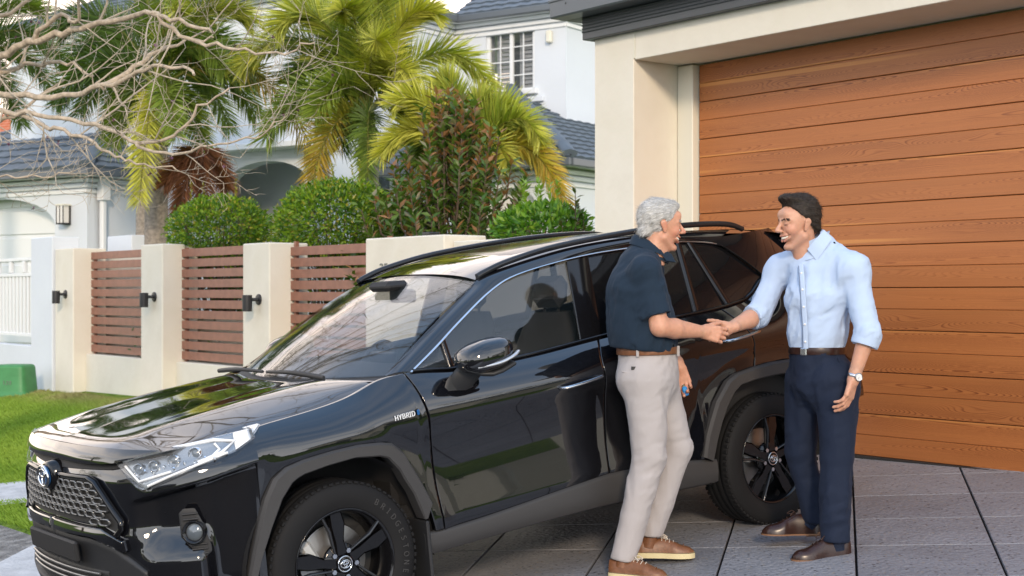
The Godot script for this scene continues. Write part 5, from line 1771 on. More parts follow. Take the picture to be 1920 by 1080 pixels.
		for q in [[outF, inF], [outR, inR]]:
			m = MB.new()
			rows = [PackedVector3Array(), PackedVector3Array(), PackedVector3Array(), PackedVector3Array(), PackedVector3Array(), PackedVector3Array()]
			for i in q[0].size():
				var a: Vector2 = q[0][i]
				var b: Vector2 = q[1][i]
				var zz := 0.925
				if a.x < -0.3: zz -= 0.8 * (a.x + 0.3) * (a.x + 0.3)
				if a.x > 3.0: zz -= 0.13 * pow((a.x - 3.0) / 0.66, 2.0)
				rows[0].append(Vector3(a.x, a.y, s * (zz - 0.04)))
				rows[1].append(Vector3(a.x, a.y, s * (zz - 0.012)))
				var a2 := a.lerp(b, 0.16)
				rows[2].append(Vector3(a2.x, a2.y, s * (zz + 0.004)))
				var b2 := a.lerp(b, 0.9)
				rows[3].append(Vector3(b2.x, b2.y, s * (zz + 0.006)))
				rows[4].append(Vector3(b.x, b.y, s * (zz - 0.002)))
				rows[5].append(Vector3(b.x, b.y, s * (zz - 0.07)))
			for k in 5: m.grid([rows[k], rows[k + 1]], Vector3(0, 0.0, s) if k > 0 and k < 4 else (Vector3(0, 1, 0.2 * s) if k == 0 else Vector3(0, -1, 0)))
			put("arch_cladding", m, M.cladding, car)
		# wheel wells
		for k in 2:
			m = MB.new()
			var cx := 2.69 * k
			m.lathe([Vector2(0.47, 0.34), Vector2(0.46, 0.0), Vector2(0.0, -0.02)], Transform3D(Basis(Vector3.RIGHT, PI / 2 * s), Vector3(cx, 0.36, s * 0.55)), 32, (PI if s > 0 else 0.0) - 0.15, (TAU if s > 0 else PI) + 0.15)
			put("wheel_well", m, M.trim_dark, car)
		# mud flap
		put("mud_flap", boxc(Vector3(0.425, 0.31, s * 0.845), Vector3(0.018, 0.30, 0.17), 0.006), M.matte_black, car)
		# door handles
		for q in [[1.275, 0.945, fd], [2.40, 1.035, rd]]:
			m = MB.new()
			var a := Vector3(q[0], q[1], s * (c_z(q[0], q[1]) + 0.010))
			var hp := [a + Vector3(0, 0, -0.01 * s), a + Vector3(0.02, 0.002, 0.022 * s), a + Vector3(0.12, 0.012, 0.028 * s), a + Vector3(0.22, 0.024, 0.024 * s), a + Vector3(0.25, 0.027, -0.004 * s)]
			m.tube(spline(hp, 14), [0.016], 8, true, Vector2(0.6, 1.0), Vector3(0, 0, 1))
			put("handle", m, M.satin_chrome, q[2])
		# mirror
		m = MB.new()
		rows = []
		var mc := Vector3(0.815, 1.172, s * 0.965)
		for j in 13:
			var v := -PI / 2 + PI * j / 12.0
			var row := PackedVector3Array()
			for i in 25:
				var a := TAU * i / 24.0
				var e := Vector3(signf(cos(a)) * pow(absf(cos(a)), 0.75) * cos(v), signf(sin(v)) * pow(absf(sin(v)), 0.8), signf(sin(a)) * pow(absf(sin(a)), 0.75) * cos(v))
				var hgt := lerpf(0.070, 0.088, clampf(e.z * s * 0.5 + 0.5, 0, 1))
				row.append(mc + Vector3(e.x * (0.105 if e.x > 0 else 0.165) + 0.03 * e.y * 0.5, e.y * hgt + e.x * 0.008, e.z * 0.118))
			rows.append(row)
		m.grid(rows, mc, false)
		var mr := put("mirror", m, P, fd)
		m = MB.new()
		var sg := [mc + Vector3(-0.115, -0.045, 0.075 * s), mc + Vector3(-0.02, -0.034, 0.115 * s), mc + Vector3(0.06, -0.012, 0.118 * s), mc + Vector3(0.108, 0.002, 0.09 * s)]
		m.tube(spline(sg, 12), [0.013], 8, true, Vector2(0.6, 1.0), Vector3(0, 0, 1))
		put("indicator", m, M.indicator_lens, mr)
		m = MB.new()
		m.tube(spline([mc + Vector3(0.02, -0.075, -0.01 * s), mc + Vector3(-0.09, -0.062, -0.02 * s), mc + Vector3(-0.02, -0.085, 0.05 * s), mc + Vector3(0.09, -0.05, 0.06 * s)], 10), [0.030], 8, true, Vector2(1.2, 0.5))
		put("mirror_base", m, M.matte_black, mr)
		m = MB.new()
		m.tube(spline([mc + Vector3(-0.05, -0.060, -0.06 * s), mc + Vector3(-0.09, -0.105, -0.09 * s), mc + Vector3(-0.105, -0.145, -0.115 * s)], 8), [0.050, 0.052, 0.054, 0.056, 0.058, 0.060, 0.062, 0.064], 10, true, Vector2(1.15, 0.55), Vector3(0, 0, 1))
		put("mirror_stalk", m, M.matte_black, mr)
		m = MB.new()
		m.lathe([Vector2(0.0, 0.012), Vector2(0.07, 0.010), Vector2(0.085, 0.0)], Transform3D(Basis(Vector3.RIGHT, PI / 2 * s) , Vector3(0.705, 1.02, s * 0.868)), 20)
		put("mirror_foot", m, M.matte_black, mr)
	# roof
	var yr := [Vector2(1.03, 1.548), Vector2(1.2, 1.592), Vector2(1.4, 1.622), Vector2(1.7, 1.648), Vector2(2.1, 1.660), Vector2(2.5, 1.655), Vector2(2.9, 1.632), Vector2(3.2, 1.606), Vector2(3.42, 1.582)]
	var rows := []
	for i in 40:
		var x := lerpf(1.03, 3.42, i / 39.0)
		var row := PackedVector3Array()
		for j in 21:
			var w := -1.0 + j / 10.0
			var hz := lut([Vector2(1.03, 0.590), Vector2(1.6, 0.578), Vector2(2.8, 0.565), Vector2(3.42, 0.53)], x)
			row.append(Vector3(x + 0.03 * w * w * clampf(1.4 - x, 0, 1), slut(yr, x) - 0.026 * w * w - 0.016 * pow(absf(w), 6.0), w * hz))
		rows.append(row)
	var m := MB.new()
	m.grid(rows, Vector3.UP)
	put("roof", m, P, car)
	m = MB.new()
	rows = []
	for i in 24:
		var x := lerpf(1.34, 2.35, i / 23.0)
		var row := PackedVector3Array()
		for j in 13:
			var w := -0.78 + 1.56 * j / 12.0
			var e := 0.004 if i > 0 and i < 23 and j > 0 and j < 12 else -0.004
			row.append(Vector3(x, slut(yr, x) - 0.026 * w * w + e, w * 0.575))
		rows.append(row)
	m.grid(rows, Vector3.UP)
	put("roof_panel", m, M.gloss_black, car)
	# spoiler and tail
	m = MB.new()
	rows = []
	for i in 9:
		var f := i / 8.0
		var row := PackedVector3Array()
		for j in 21:
			var w := -1.0 + j / 10.0
			row.append(Vector3(lerpf(3.20, 3.50, f) - 0.06 * w * w, lerpf(1.612, 1.560, f) - 0.03 * w * w, w * lerpf(0.56, 0.60, f)))
		rows.append(row)
	m.grid(rows, Vector3.UP)
	rows = [rows[8]]
	for q in [[3.47, 1.535, 0.60], [3.40, 1.50, 0.60], [3.55, 1.30, 0.66], [3.60, 1.20, 0.70]]:
		var row := PackedVector3Array()
		for j in 21:
			var w := -1.0 + j / 10.0
			row.append(Vector3(q[0] - 0.06 * w * w, q[1] - 0.02 * w * w, w * q[2]))
		rows.append(row)
	m.grid(rows, Vector3(1, 0, 0))
	put("spoiler", m, P, car)
	m = MB.new()
	rows = []
	for q in [[3.60, 1.31, 0.66], [3.62, 1.0, 0.77], [3.66, 0.85, 0.80], [3.665, 0.65, 0.80], [3.64, 0.45, 0.78], [3.5, 0.30, 0.76]]:
		var row := PackedVector3Array()
		for j in 25:
			var w := -1.0 + j / 12.0
			var k := pow(absf(w), 4.0)
			row.append(Vector3(q[0] - 0.02 * w * w - 0.42 * k * absf(w), q[1], w * q[2] * (1.0 + 0.06 * k)))
		rows.append(row)
	m.grid(rows, Vector3(1, 0, 0))
	put("rear_bumper", m, M.matte_black, car)
	# bonnet
	m = MB.new()
	rows = []
	var xf := [Vector2(0, -0.893), Vector2(0.35, -0.880), Vector2(0.7, -0.838), Vector2(0.85, -0.795), Vector2(1.0, -0.735)]
	var xb := [Vector2(0, 0.15), Vector2(0.5, 0.20), Vector2(0.8, 0.27), Vector2(1.0, 0.335)]
	var hr := [Vector2(0, 0.980), Vector2(0.06, 1.000), Vector2(0.14, 1.016), Vector2(0.26, 1.040), Vector2(0.42, 1.064), Vector2(0.64, 1.092), Vector2(0.85, 1.112), Vector2(1.0, 1.122)]
	var he := [Vector2(-0.74, 0.970), Vector2(-0.5, 0.985), Vector2(-0.28, 1.008), Vector2(0.1, 1.050), Vector2(0.2, 1.072), Vector2(0.34, 1.112)]
	var hz_ := [Vector2(-0.74, 0.80), Vector2(-0.5, 0.798), Vector2(-0.28, 0.792), Vector2(0.1, 0.765), Vector2(0.34, 0.735)]
	for i in 41:
		var u := i / 40.0
		var row := PackedVector3Array()
		for j in 49:
			var w := -1.0 + j / 24.0
			var aw := absf(w)
			var x := lerpf(slut(xf, aw), slut(xb, aw), u)
			var ex := lerpf(-0.735, 0.335, u)
			var z := w * slut(hz_, ex)
			var yr_ := slut(hr, u)
			var y := 0.0
			if aw < 0.68:
				y = yr_ - 0.014 * (1.0 - smoothstep(0.30, 0.68, aw)) * smoothstep(0.0, 0.25, u) + 0.006 * (1.0 - aw)
			else:
				var k := (aw - 0.68) / 0.32
				y = lerpf(yr_ + 0.001, slut(he, ex), 0.80 * k + 0.20 * k * k)
			if i == 0 or i == 40 or j == 0 or j == 48: y -= 0.004
			row.append(Vector3(x, y, z))
		rows.append(row)
	m.grid(rows, Vector3.UP)
	put("bonnet", m, P, car)
	# nose cap below the bonnet edge
	m = MB.new()
	rows = []
	for j in 7:
		var f := j / 6.0
		var row := PackedVector3Array()
		for i in 41:
			var w := -1.0 + i / 20.0
			var aw := absf(w)
			var a := Vector3(slut(xf, aw * 0.98) - 0.002, slut([Vector2(0, 0.980), Vector2(0.68, 0.978), Vector2(1.0, 0.972)], aw), 0)
			var b := Vector3(slut([Vector2(0, -0.928), Vector2(0.4, -0.915), Vector2(0.74, -0.864), Vector2(0.88, -0.812), Vector2(1.0, -0.752)], aw), slut([Vector2(0, 0.915), Vector2(0.74, 0.923), Vector2(0.88, 0.946), Vector2(1.0, 0.970)], aw), 0)
			var p := a.lerp(b, f)
			p.x -= 0.012 * sin(PI * f) * (1.0 - aw * aw)
			p.z = w * lerpf(0.785, 0.778, f)
			row.append(p)
		rows.append(row)
	m.grid(rows, Vector3(-1, 0.3, 0))
	put("nose_cap", m, P, car)
	# windscreen and cowl
	m = MB.new()
	rows = []
	for i in 13:
		var f := i / 12.0
		var row := PackedVector3Array()
		for j in 21:
			var w := -1.0 + j / 10.0
			var a := Vector3(0.20 + 0.20 * w * w, 1.118 + 0.006 * w * w, w * 0.728)
			var b := Vector3(1.040 + 0.045 * w * w, 1.548 - 0.030 * w * w, w * 0.588)
			var p := a.lerp(b, f)
			p += Vector3(-0.45, 0.89, 0) * 0.022 * sin(PI * f)
			row.append(p)
		rows.append(row)
	m.grid(rows, Vector3(-0.4, 1, 0))
	var ws := put("windscreen", m, M.glass_clear, car)
	m = MB.new()
	var inner := []
	for rw in rows:
		var row := PackedVector3Array()
		for q in rw: row.append(q + Vector3(0.0026, -0.0053, 0))
		inner.append(row)
	m.grid(inner, Vector3(-0.4, 1, 0))
	put("inner_pane", m, M.glass_clear, ws)
	m = MB.new()
	rows = []
	for i in 4:
		var row := PackedVector3Array()
		for j in 21:
			var w := -1.0 + j / 10.0
			row.append(Vector3(lerpf(0.12, 0.235, i / 3.0) + 0.19 * w * w, 1.098 + 0.012 * (i / 3.0) + 0.008 * w * w - (0.012 if i == 1 else 0.0), w * 0.735))
		rows.append(row)
	m.grid(rows, Vector3.UP)
	put("cowl", m, M.matte_black, car)
	for s in [1.0, -1.0]:
		m = MB.new()
		m.tube(spline([Vector3(0.22, 1.128, 0.58 * s - 0.12), Vector3(0.205, 1.146, 0.30 * s - 0.12), Vector3(0.215, 1.140, 0.02 * s - 0.14)], 8), [0.012, 0.014, 0.014, 0.013, 0.011, 0.010, 0.009, 0.008], 6, true, Vector2(0.7, 1.0))
		put("wiper", m, M.matte_black, car)
	# nose skin
	m = MB.new()
	for s in [1.0, -1.0]:
		c_band(m, s, [Vector2(0.0, 0.24), Vector2(1.0, 0.30)], [Vector2(0.0, 0.885), Vector2(0.5, 0.905), Vector2(0.62, 0.92), Vector2(0.72, 0.972), Vector2(0.9, 0.995), Vector2(1.0, 0.992)], 0.0, 70, 96, 0.0)
	var bmp := put("bumper", m, P, car)
	m = MB.new()
	c_band(m, 1.0, [Vector2(0.0, 0.874), Vector2(0.5, 0.888), Vector2(0.56, 0.900)], [Vector2(0.0, 0.922), Vector2(0.5, 0.925), Vector2(0.56, 0.922)], 0.006, 16, 3, 0.0)
	c_band(m, -1.0, [Vector2(0.0, 0.874), Vector2(0.5, 0.888), Vector2(0.56, 0.900)], [Vector2(0.0, 0.922), Vector2(0.5, 0.925), Vector2(0.56, 0.922)], 0.006, 16, 3, 0.0)
	put("bonnet_gap", m, M.trim_dark, bmp)
	# grille: dark bed, honeycomb, frame
	var glo := [Vector2(0.0, 0.655), Vector2(0.3, 0.655), Vector2(0.455, 0.648), Vector2(0.53, 0.628), Vector2(0.545, 0.640)]
	var ghi := [Vector2(0.0, 0.843), Vector2(0.375, 0.843), Vector2(0.42, 0.828), Vector2(0.465, 0.782), Vector2(0.545, 0.680)]
	m = MB.new()
	for s in [1.0, -1.0]: c_band(m, s, glo, ghi, 0.006, 20, 4, 0.004)
	var grl := put("grille", m, M.print_black, car)
	for rr in 7:
		var y := 0.638 + rr * 0.030
		for cc in range(-9, 10):
			var wc := (cc + (0.5 if rr % 2 else 0.0)) * 0.0625
			if absf(wc) > 0.56: continue
			var hex := []
			var ok := true
			for k in 7:
				var ca := [Vector2(-0.034, 0), Vector2(-0.019, 0.0125), Vector2(0.019, 0.0125), Vector2(0.034, 0), Vector2(0.019, -0.0125), Vector2(-0.019, -0.0125), Vector2(-0.034, 0)]
				var w: float = wc + ca[k].x
				var yy: float = y + ca[k].y
				if yy < lut(glo, absf(w)) + 0.003 or yy > lut(ghi, absf(w)) - 0.003 or absf(w) > 0.545: ok = false
				if Vector2(w, yy - 0.835).length() < 0.075: ok = false
				var p := c_front(absf(w), yy, 0.018)
				hex.append(Vector3(p.x, p.y, p.z * signf(w)))
			if not ok: continue
			var hm := MB.new()
			hm.tube(hex, [0.0048], 4, false, Vector2(1.0, 1.5), Vector3(1, 0, 0))
			put("grille_cell", hm, M.grille_bar, grl)
	m = MB.new()
	for s in [1.0, -1.0]:
		var fp := []
		for q in [Vector2(0.0, 0.850), Vector2(0.2, 0.850), Vector2(0.375, 0.851), Vector2(0.425, 0.835), Vector2(0.47, 0.788), Vector2(0.52, 0.720), Vector2(0.552, 0.676), Vector2(0.553, 0.645), Vector2(0.535, 0.620)]:
			var p := c_front(q.x, q.y, 0.018)
			fp.append(Vector3(p.x, p.y, p.z * s))
		m.tube(fp, [0.016], 8, false, Vector2(0.8, 1.0), Vector3(1, 0, 0))
	put("grille_frame", m, M.gloss_black, grl)
	m = MB.new()
	for s in [1.0, -1.0]: c_band(m, s, [Vector2(0.0, 0.603), Vector2(0.40, 0.598), Vector2(0.50, 0.572), Vector2(0.56, 0.545)], [Vector2(0.0, 0.650), Vector2(0.46, 0.643), Vector2(0.53, 0.615), Vector2(0.56, 0.598)], 0.026, 16, 6, 0.03)
	put("bumper_bar", m, P, bmp)
	# badge on the nose
	var lp := c_front(0.0, 0.838, 0.0)
	m = MB.new()
	var bt := Transform3D(Basis(Vector3(0, 0, 1), Vector3(0, 1, 0), Vector3(-1, 0, 0)), lp + Vector3(-0.012, 0, 0))
	m.lathe([Vector2(0.0, 0.045), Vector2(0.070, 0.043), Vector2(0.086, 0.030), Vector2(0.092, 0.0), Vector2(0.098, -0.08)], Transform3D(Basis(Vector3(0, 0, 1), Vector3(-1, 0, 0), Vector3(0, -0.72, 0)), lp), 36)
	put("badge_pod", m, M.gloss_black, grl)
	m = MB.new()
	m.lathe([Vector2(0.0, 0.050), Vector2(0.062, 0.048), Vector2(0.068, 0.044)], Transform3D(Basis(Vector3(0, 0, 1), Vector3(-1, 0, 0), Vector3(0, -0.70, 0)), lp), 36)
	put("badge_disc", m, M.badge_blue, grl)
	emblem(grl, Transform3D(Basis(Vector3(0, 0, 1), Vector3(0, 1, 0), Vector3(-1, 0, 0)), lp + Vector3(-0.054, 0, 0)), 0.066, 0.045, M.chrome, "badge_emblem")
	# lower bumper, plate cover and lower intake
	m = MB.new()
	for s in [1.0, -1.0]: c_band(m, s, [Vector2(0.0, 0.30), Vector2(0.45, 0.30), Vector2(0.64, 0.33)], [Vector2(0.0, 0.600), Vector2(0.40, 0.595), Vector2(0.50, 0.570), Vector2(0.64, 0.47)], 0.012, 24, 8, 0.02)
	var low := put("lower_bumper", m, M.matte_black, bmp)
	m = MB.new()
	m.box(Transform3D(Basis(Vector3(0, 0, 1), 0.06), c_front(0.0, 0.535, 0.034) + Vector3(0, 0, 0.03)), Vector3(0.022, 0.092, 0.60), 0.008)
	put("plate_holder", m, M.trim_dark, low)
	m = MB.new()
	for s in [1.0, -1.0]: c_band(m, s, [Vector2(0.0, 0.375), Vector2(0.36, 0.375), Vector2(0.46, 0.41)], [Vector2(0.0, 0.462), Vector2(0.46, 0.455)], 0.016, 14, 3, 0.01)
	put("lower_intake", m, M.print_black, low)
	for k in 3:
		m = MB.new()
		var pts := []
		for i in 21:
			var w := -0.42 + 0.84 * i / 20.0
			var p := c_front(absf(w), 0.392 + 0.026 * k, 0.028)
			pts.append(Vector3(p.x, p.y, p.z * signf(w)))
		m.tube(pts, [0.006], 5, true, Vector2(1.0, 1.2))
		put("intake_slat", m, M.grille_bar, low)
	m = MB.new()
	for s in [1.0, -1.0]: c_band(m, s, [Vector2(0.0, 0.285), Vector2(0.5, 0.29), Vector2(0.70, 0.33)], [Vector2(0.0, 0.345), Vector2(0.5, 0.35), Vector2(0.70, 0.41)], 0.035, 20, 4, 0.04)
	put("skid_plate", m, M.cladding, low)
	for s in [1.0, -1.0]:
		# headlight: silver bed, light bar, lenses, cover
		var hl := [Vector2(0.54, 0.917), Vector2(0.66, 0.812), Vector2(0.74, 0.855), Vector2(0.81, 0.890), Vector2(0.93, 0.932), Vector2(1.07, 1.010)]
		var hh := [Vector2(0.54, 0.921), Vector2(0.62, 0.948), Vector2(0.70, 0.970), Vector2(0.89, 0.999), Vector2(1.07, 1.013)]
		m = MB.new()
		c_band(m, s, hl, hh, 0.004, 30, 6, 0.004)
		var head := put("headlight", m, M.lamp_grey, car)
		m = MB.new()
		c_band(m, s, [Vector2(0.66, 0.842), Vector2(0.74, 0.874), Vector2(0.81, 0.905), Vector2(0.90, 0.945)], [Vector2(0.66, 0.935), Vector2(0.74, 0.962), Vector2(0.82, 0.975), Vector2(0.90, 0.982)], 0.008, 16, 4, 0.003)
		put("reflector_bed", m, M.gloss_black if false else M.lamp_grey, head)
		for q in [[[Vector2(0.56, 0.925), Vector2(0.64, 0.947), Vector2(0.74, 0.970), Vector2(0.86, 0.984), Vector2(0.93, 0.968), Vector2(0.88, 0.930), Vector2(0.81, 0.904)], 0.0085], [[Vector2(0.575, 0.905), Vector2(0.645, 0.846), Vector2(0.70, 0.866), Vector2(0.74, 0.880)], 0.006], [[Vector2(0.675, 0.828), Vector2(0.74, 0.864), Vector2(0.81, 0.897), Vector2(0.90, 0.928)], 0.006], [[Vector2(0.845, 0.915), Vector2(0.875, 0.945), Vector2(0.86, 0.97)], 0.006]]:
			m = MB.new()
			var pts := []
			for w in q[0]:
				var p := c_front(w.x, w.y, 0.012)
				pts.append(Vector3(p.x, p.y, p.z * s))
			m.tube(pts, [q[1]], 6, true)
			put("light_bar", m, M.lamp_white, head)
		for q in [[0.640, 0.895, 0.022], [0.690, 0.903, 0.024], [0.745, 0.920, 0.026], [0.805, 0.938, 0.027]]:
			var p := c_front(q[0], q[1], 0.006)
			var lx := Transform3D(Basis(Vector3(-0.6, 0, -0.8 * s), Vector3(-0.75, 0.1, 0.65 * s), Vector3(0, -1, 0.1)).orthonormalized(), Vector3(p.x, p.y, p.z * s))
			m = MB.new()
			m.lathe([Vector2(q[2] * 0.78, 0.004), Vector2(q[2] * 0.86, 0.016), Vector2(q[2], 0.018), Vector2(q[2] * 1.08, 0.0)], lx, 20)
			put("lens_ring", m, M.chrome, head)
			m = MB.new()
			m.lathe([Vector2(0.0, 0.014), Vector2(q[2] * 0.5, 0.011), Vector2(q[2] * 0.82, 0.004)], lx, 20)
			put("lens", m, M.lens_glass, head)
		for k in 9:
			m = MB.new()
			var p := c_front(0.635 + 0.028 * k, 0.868 + 0.0055 * k + 0.012 * (k % 2), 0.010)
			m.box(Transform3D(Basis(Vector3.UP, 0.7 * s) * Basis(Vector3.BACK, 0.4 + 0.5 * (k % 3)), Vector3(p.x, p.y, p.z * s)), Vector3(0.014, 0.020, 0.010), 0.003)
			put("reflector", m, M.chrome, head)
		m = MB.new()
		c_band(m, s, hl, hh, 0.030, 30, 6, 0.028)
		put("cover", m, M.lamp_cover, head)
		m = MB.new()
		c_band(m, s, [Vector2(0.93, 0.934), Vector2(1.07, 1.009)], [Vector2(0.93, 1.001), Vector2(1.07, 1.013)], 0.009, 12, 3, 0.004)
		put("indicator", m, M.lamp_white, head)
		# fog lamp
		m = MB.new()
		c_plain = true
		c_band(m, s, [Vector2(0.745, 0.60), Vector2(0.80, 0.50), Vector2(0.825, 0.53)], [Vector2(0.745, 0.70), Vector2(0.758, 0.718), Vector2(0.79, 0.716), Vector2(0.808, 0.652), Vector2(0.825, 0.555)], 0.003, 14, 6, 0.004)
		var fog := put("fog_lamp", m, M.matte_black, car)
		for k in 5:
			m = MB.new()
			var y: float = [0.695, 0.672, 0.565, 0.545, 0.525][k]
			var pts := []
			for i in 5:
				var p := c_front([0.755, 0.765, 0.778, 0.788, 0.797][i] + (0.018 if k > 1 else 0.0), y, 0.006)
				pts.append(Vector3(p.x, p.y, p.z * s))
			m.tube(pts, [0.005], 5, true)
			put("slat", m, M.matte_black, fog)
		m = MB.new()
		var fp := c_front(0.785, 0.618, 0.002)
		var fb := Transform3D(Basis(Vector3(-0.7, 0, -0.7 * s), Vector3(-0.72, 0.05, 0.69 * s), Vector3(0, -1, 0)).orthonormalized(), Vector3(fp.x, fp.y, fp.z * s))
		m.lathe([Vector2(0.046, -0.02), Vector2(0.050, 0.022), Vector2(0.044, 0.024), Vector2(0.036, 0.012)], fb, 24)
		put("bezel", m, M.gloss_black, fog)
		m = MB.new()
		m.lathe([Vector2(0.0, 0.022), Vector2(0.022, 0.018), Vector2(0.036, 0.008)], fb, 24)
		put("lens", m, M.lens_glass, fog)
		c_plain = false
	# parking sensor
	m = MB.new()
	var sp := c_front(0.69, 0.70, 0.002)
	m.lathe([Vector2(0.0, 0.003), Vector2(0.010, 0.003), Vector2(0.012, 0.0)], Transform3D(Basis(Vector3(0, 0, -1), Vector3(-0.8, 0, 0.6), Vector3(0.6, 0, 0.8)).orthonormalized(), sp), 16)
	put("parking_sensor", m, M.matte_black, bmp)
	# lettering on the fender
	var tm := TextMesh.new()
	tm.text = "HYBRID"
	tm.font = sysfont("Droid Sans")
	tm.font_size = 48
	tm.pixel_size = 0.00068
	tm.depth = 0.004
	var tb := Transform3D(Basis(Vector3(1, 0.07, 0).normalized(), Vector3(-0.07, 1, 0).normalized(), Vector3(0, 0, 1)), Vector3(0.372, 0.948, c_z(0.37, 0.948) + 0.004))
	put("lettering", tm, M.lamp_white, car, tb)
	m = MB.new()
	m.box(Transform3D(tb.basis, Vector3(0.444, 0.954, c_z(0.444, 0.953) + 0.005)), Vector3(0.013, 0.024, 0.006), 0.002)
	put("lettering_mark", m, M.badge_blue, car)
	# inside
	m = MB.new()
	m.box(T(Vector3(1.35, 0.40, 0)), Vector3(3.9, 0.22, 1.52), 0.03)
	m.box(T(Vector3(0.0, 0.72, 0)), Vector3(1.1, 0.5, 1.0), 0.03)
	put("underbody", m, M.trim_dark, car)
	put("firewall", boxc(Vector3(0.40, 0.80, 0), Vector3(0.04, 0.62, 1.40)), M.trim_dark, car)
	put("tailgate_lining", boxc(Vector3(3.30, 0.95, 0), Vector3(0.05, 0.8, 1.2)), M.trim_dark, car)
	m = MB.new()
	m.box(Transform3D(Basis(Vector3(0, 0, 1), 0.05), Vector3(0.62, 1.03, 0)), Vector3(0.52, 0.14, 1.40), 0.05)
	m.box(Transform3D(Basis(Vector3(0, 0, 1), -0.1), Vector3(0.84, 0.90, 0)), Vector3(0.16, 0.26, 1.36), 0.05)
	put("dashboard", m, M.trim_dark, car)
	put("display", boxc(Vector3(0.83, 1.10, 0.0), Vector3(0.03, 0.13, 0.24), 0.01), M.gloss_black, car)
	m = MB.new()
	var sw := []
	for k in 25: sw.append(Vector3(0.98, 1.02, -0.36) + Basis(Vector3(0, 0, 1), -0.45) * Vector3(0, cos(TAU * k / 24.0) * 0.18, sin(TAU * k / 24.0) * 0.18))
	m.tube(sw, [0.016], 8, false)
	m.box(Transform3D(Basis(Vector3(0, 0, 1), -0.45), Vector3(0.97, 1.02, -0.36)), Vector3(0.06, 0.10, 0.30), 0.02)
	put("steering_wheel", m, M.trim_dark, car)
	for q in [[1.45, 0.37], [1.45, -0.37], [2.42, 0.40], [2.42, -0.40], [2.42, 0.0]]:
		m = MB.new()
		var sx: float = q[0]
		var sz: float = q[1]
		m.box(T(Vector3(sx - 0.22, 0.70, sz)), Vector3(0.52, 0.18, 0.50), 0.06)
		var rws := []
		for i in 9:
			var f := i / 8.0
			var hw := lut([Vector2(0, 0.25), Vector2(0.5, 0.27), Vector2(0.85, 0.22), Vector2(1, 0.14)], f)
			var row := PackedVector3Array()
			for k in 17:
				var a := TAU * k / 16.0
				row.append(Vector3(sx + 0.02 + f * 0.20 + signf(cos(a)) * pow(absf(cos(a)), 0.7) * lerpf(0.085, 0.05, f), 0.68 + f * 0.60, sz + signf(sin(a)) * pow(absf(sin(a)), 0.6) * hw))
			rws.append(row)
		m.grid(rws, Vector3(sx + 0.12, 0.98, sz), false)
		m.tube([Vector3(sx + 0.215, 1.26, sz - 0.06), Vector3(sx + 0.225, 1.33, sz - 0.06)], [0.008], 6)
		m.tube([Vector3(sx + 0.215, 1.26, sz + 0.06), Vector3(sx + 0.225, 1.33, sz + 0.06)], [0.008], 6)
		m.box(Transform3D(Basis(Vector3(0, 0, 1), -0.2), Vector3(sx + 0.22, 1.385, sz)), Vector3(0.09, 0.17, 0.26), 0.045)
		put("seat", m, M.seat_fabric, car)
	m = MB.new()
	m.box(T(Vector3(0.98, 1.44, 0.0)), Vector3(0.03, 0.07, 0.24), 0.02)
	m.box(T(Vector3(0.90, 1.50, 0.0)), Vector3(0.14, 0.05, 0.20), 0.02)
	put("rear_view_mirror", m, M.trim_dark, car)
	m = MB.new()
	rows = []
	for i in 12:
		var x := lerpf(1.10, 3.3, i / 11.0)
		var row := PackedVector3Array()
		for j in 9:
			var w := -1.0 + j / 4.0
			row.append(Vector3(x, slut(yr, x) - 0.045 - 0.03 * w * w, w * 0.555))
		rows.append(row)
	m.grid(rows, Vector3.DOWN)
	put("headlining", m, M.headliner, car)
	for s in [1.0, -1.0]:
		put("door_lining", boxc(Vector3(1.75, 0.80, s * 0.775), Vector3(2.5, 0.60, 0.05), 0.02), M.trim_dark, car)
	build_wheel(car, 0.0, 1.0, 0.50, -0.03)
	build_wheel(car, 0.0, -1.0, 0.9, -0.03)
	build_wheel(car, 2.69, 1.0, 0.28, 0.0)
	build_wheel(car, 2.69, -1.0, 0.2, 0.0)

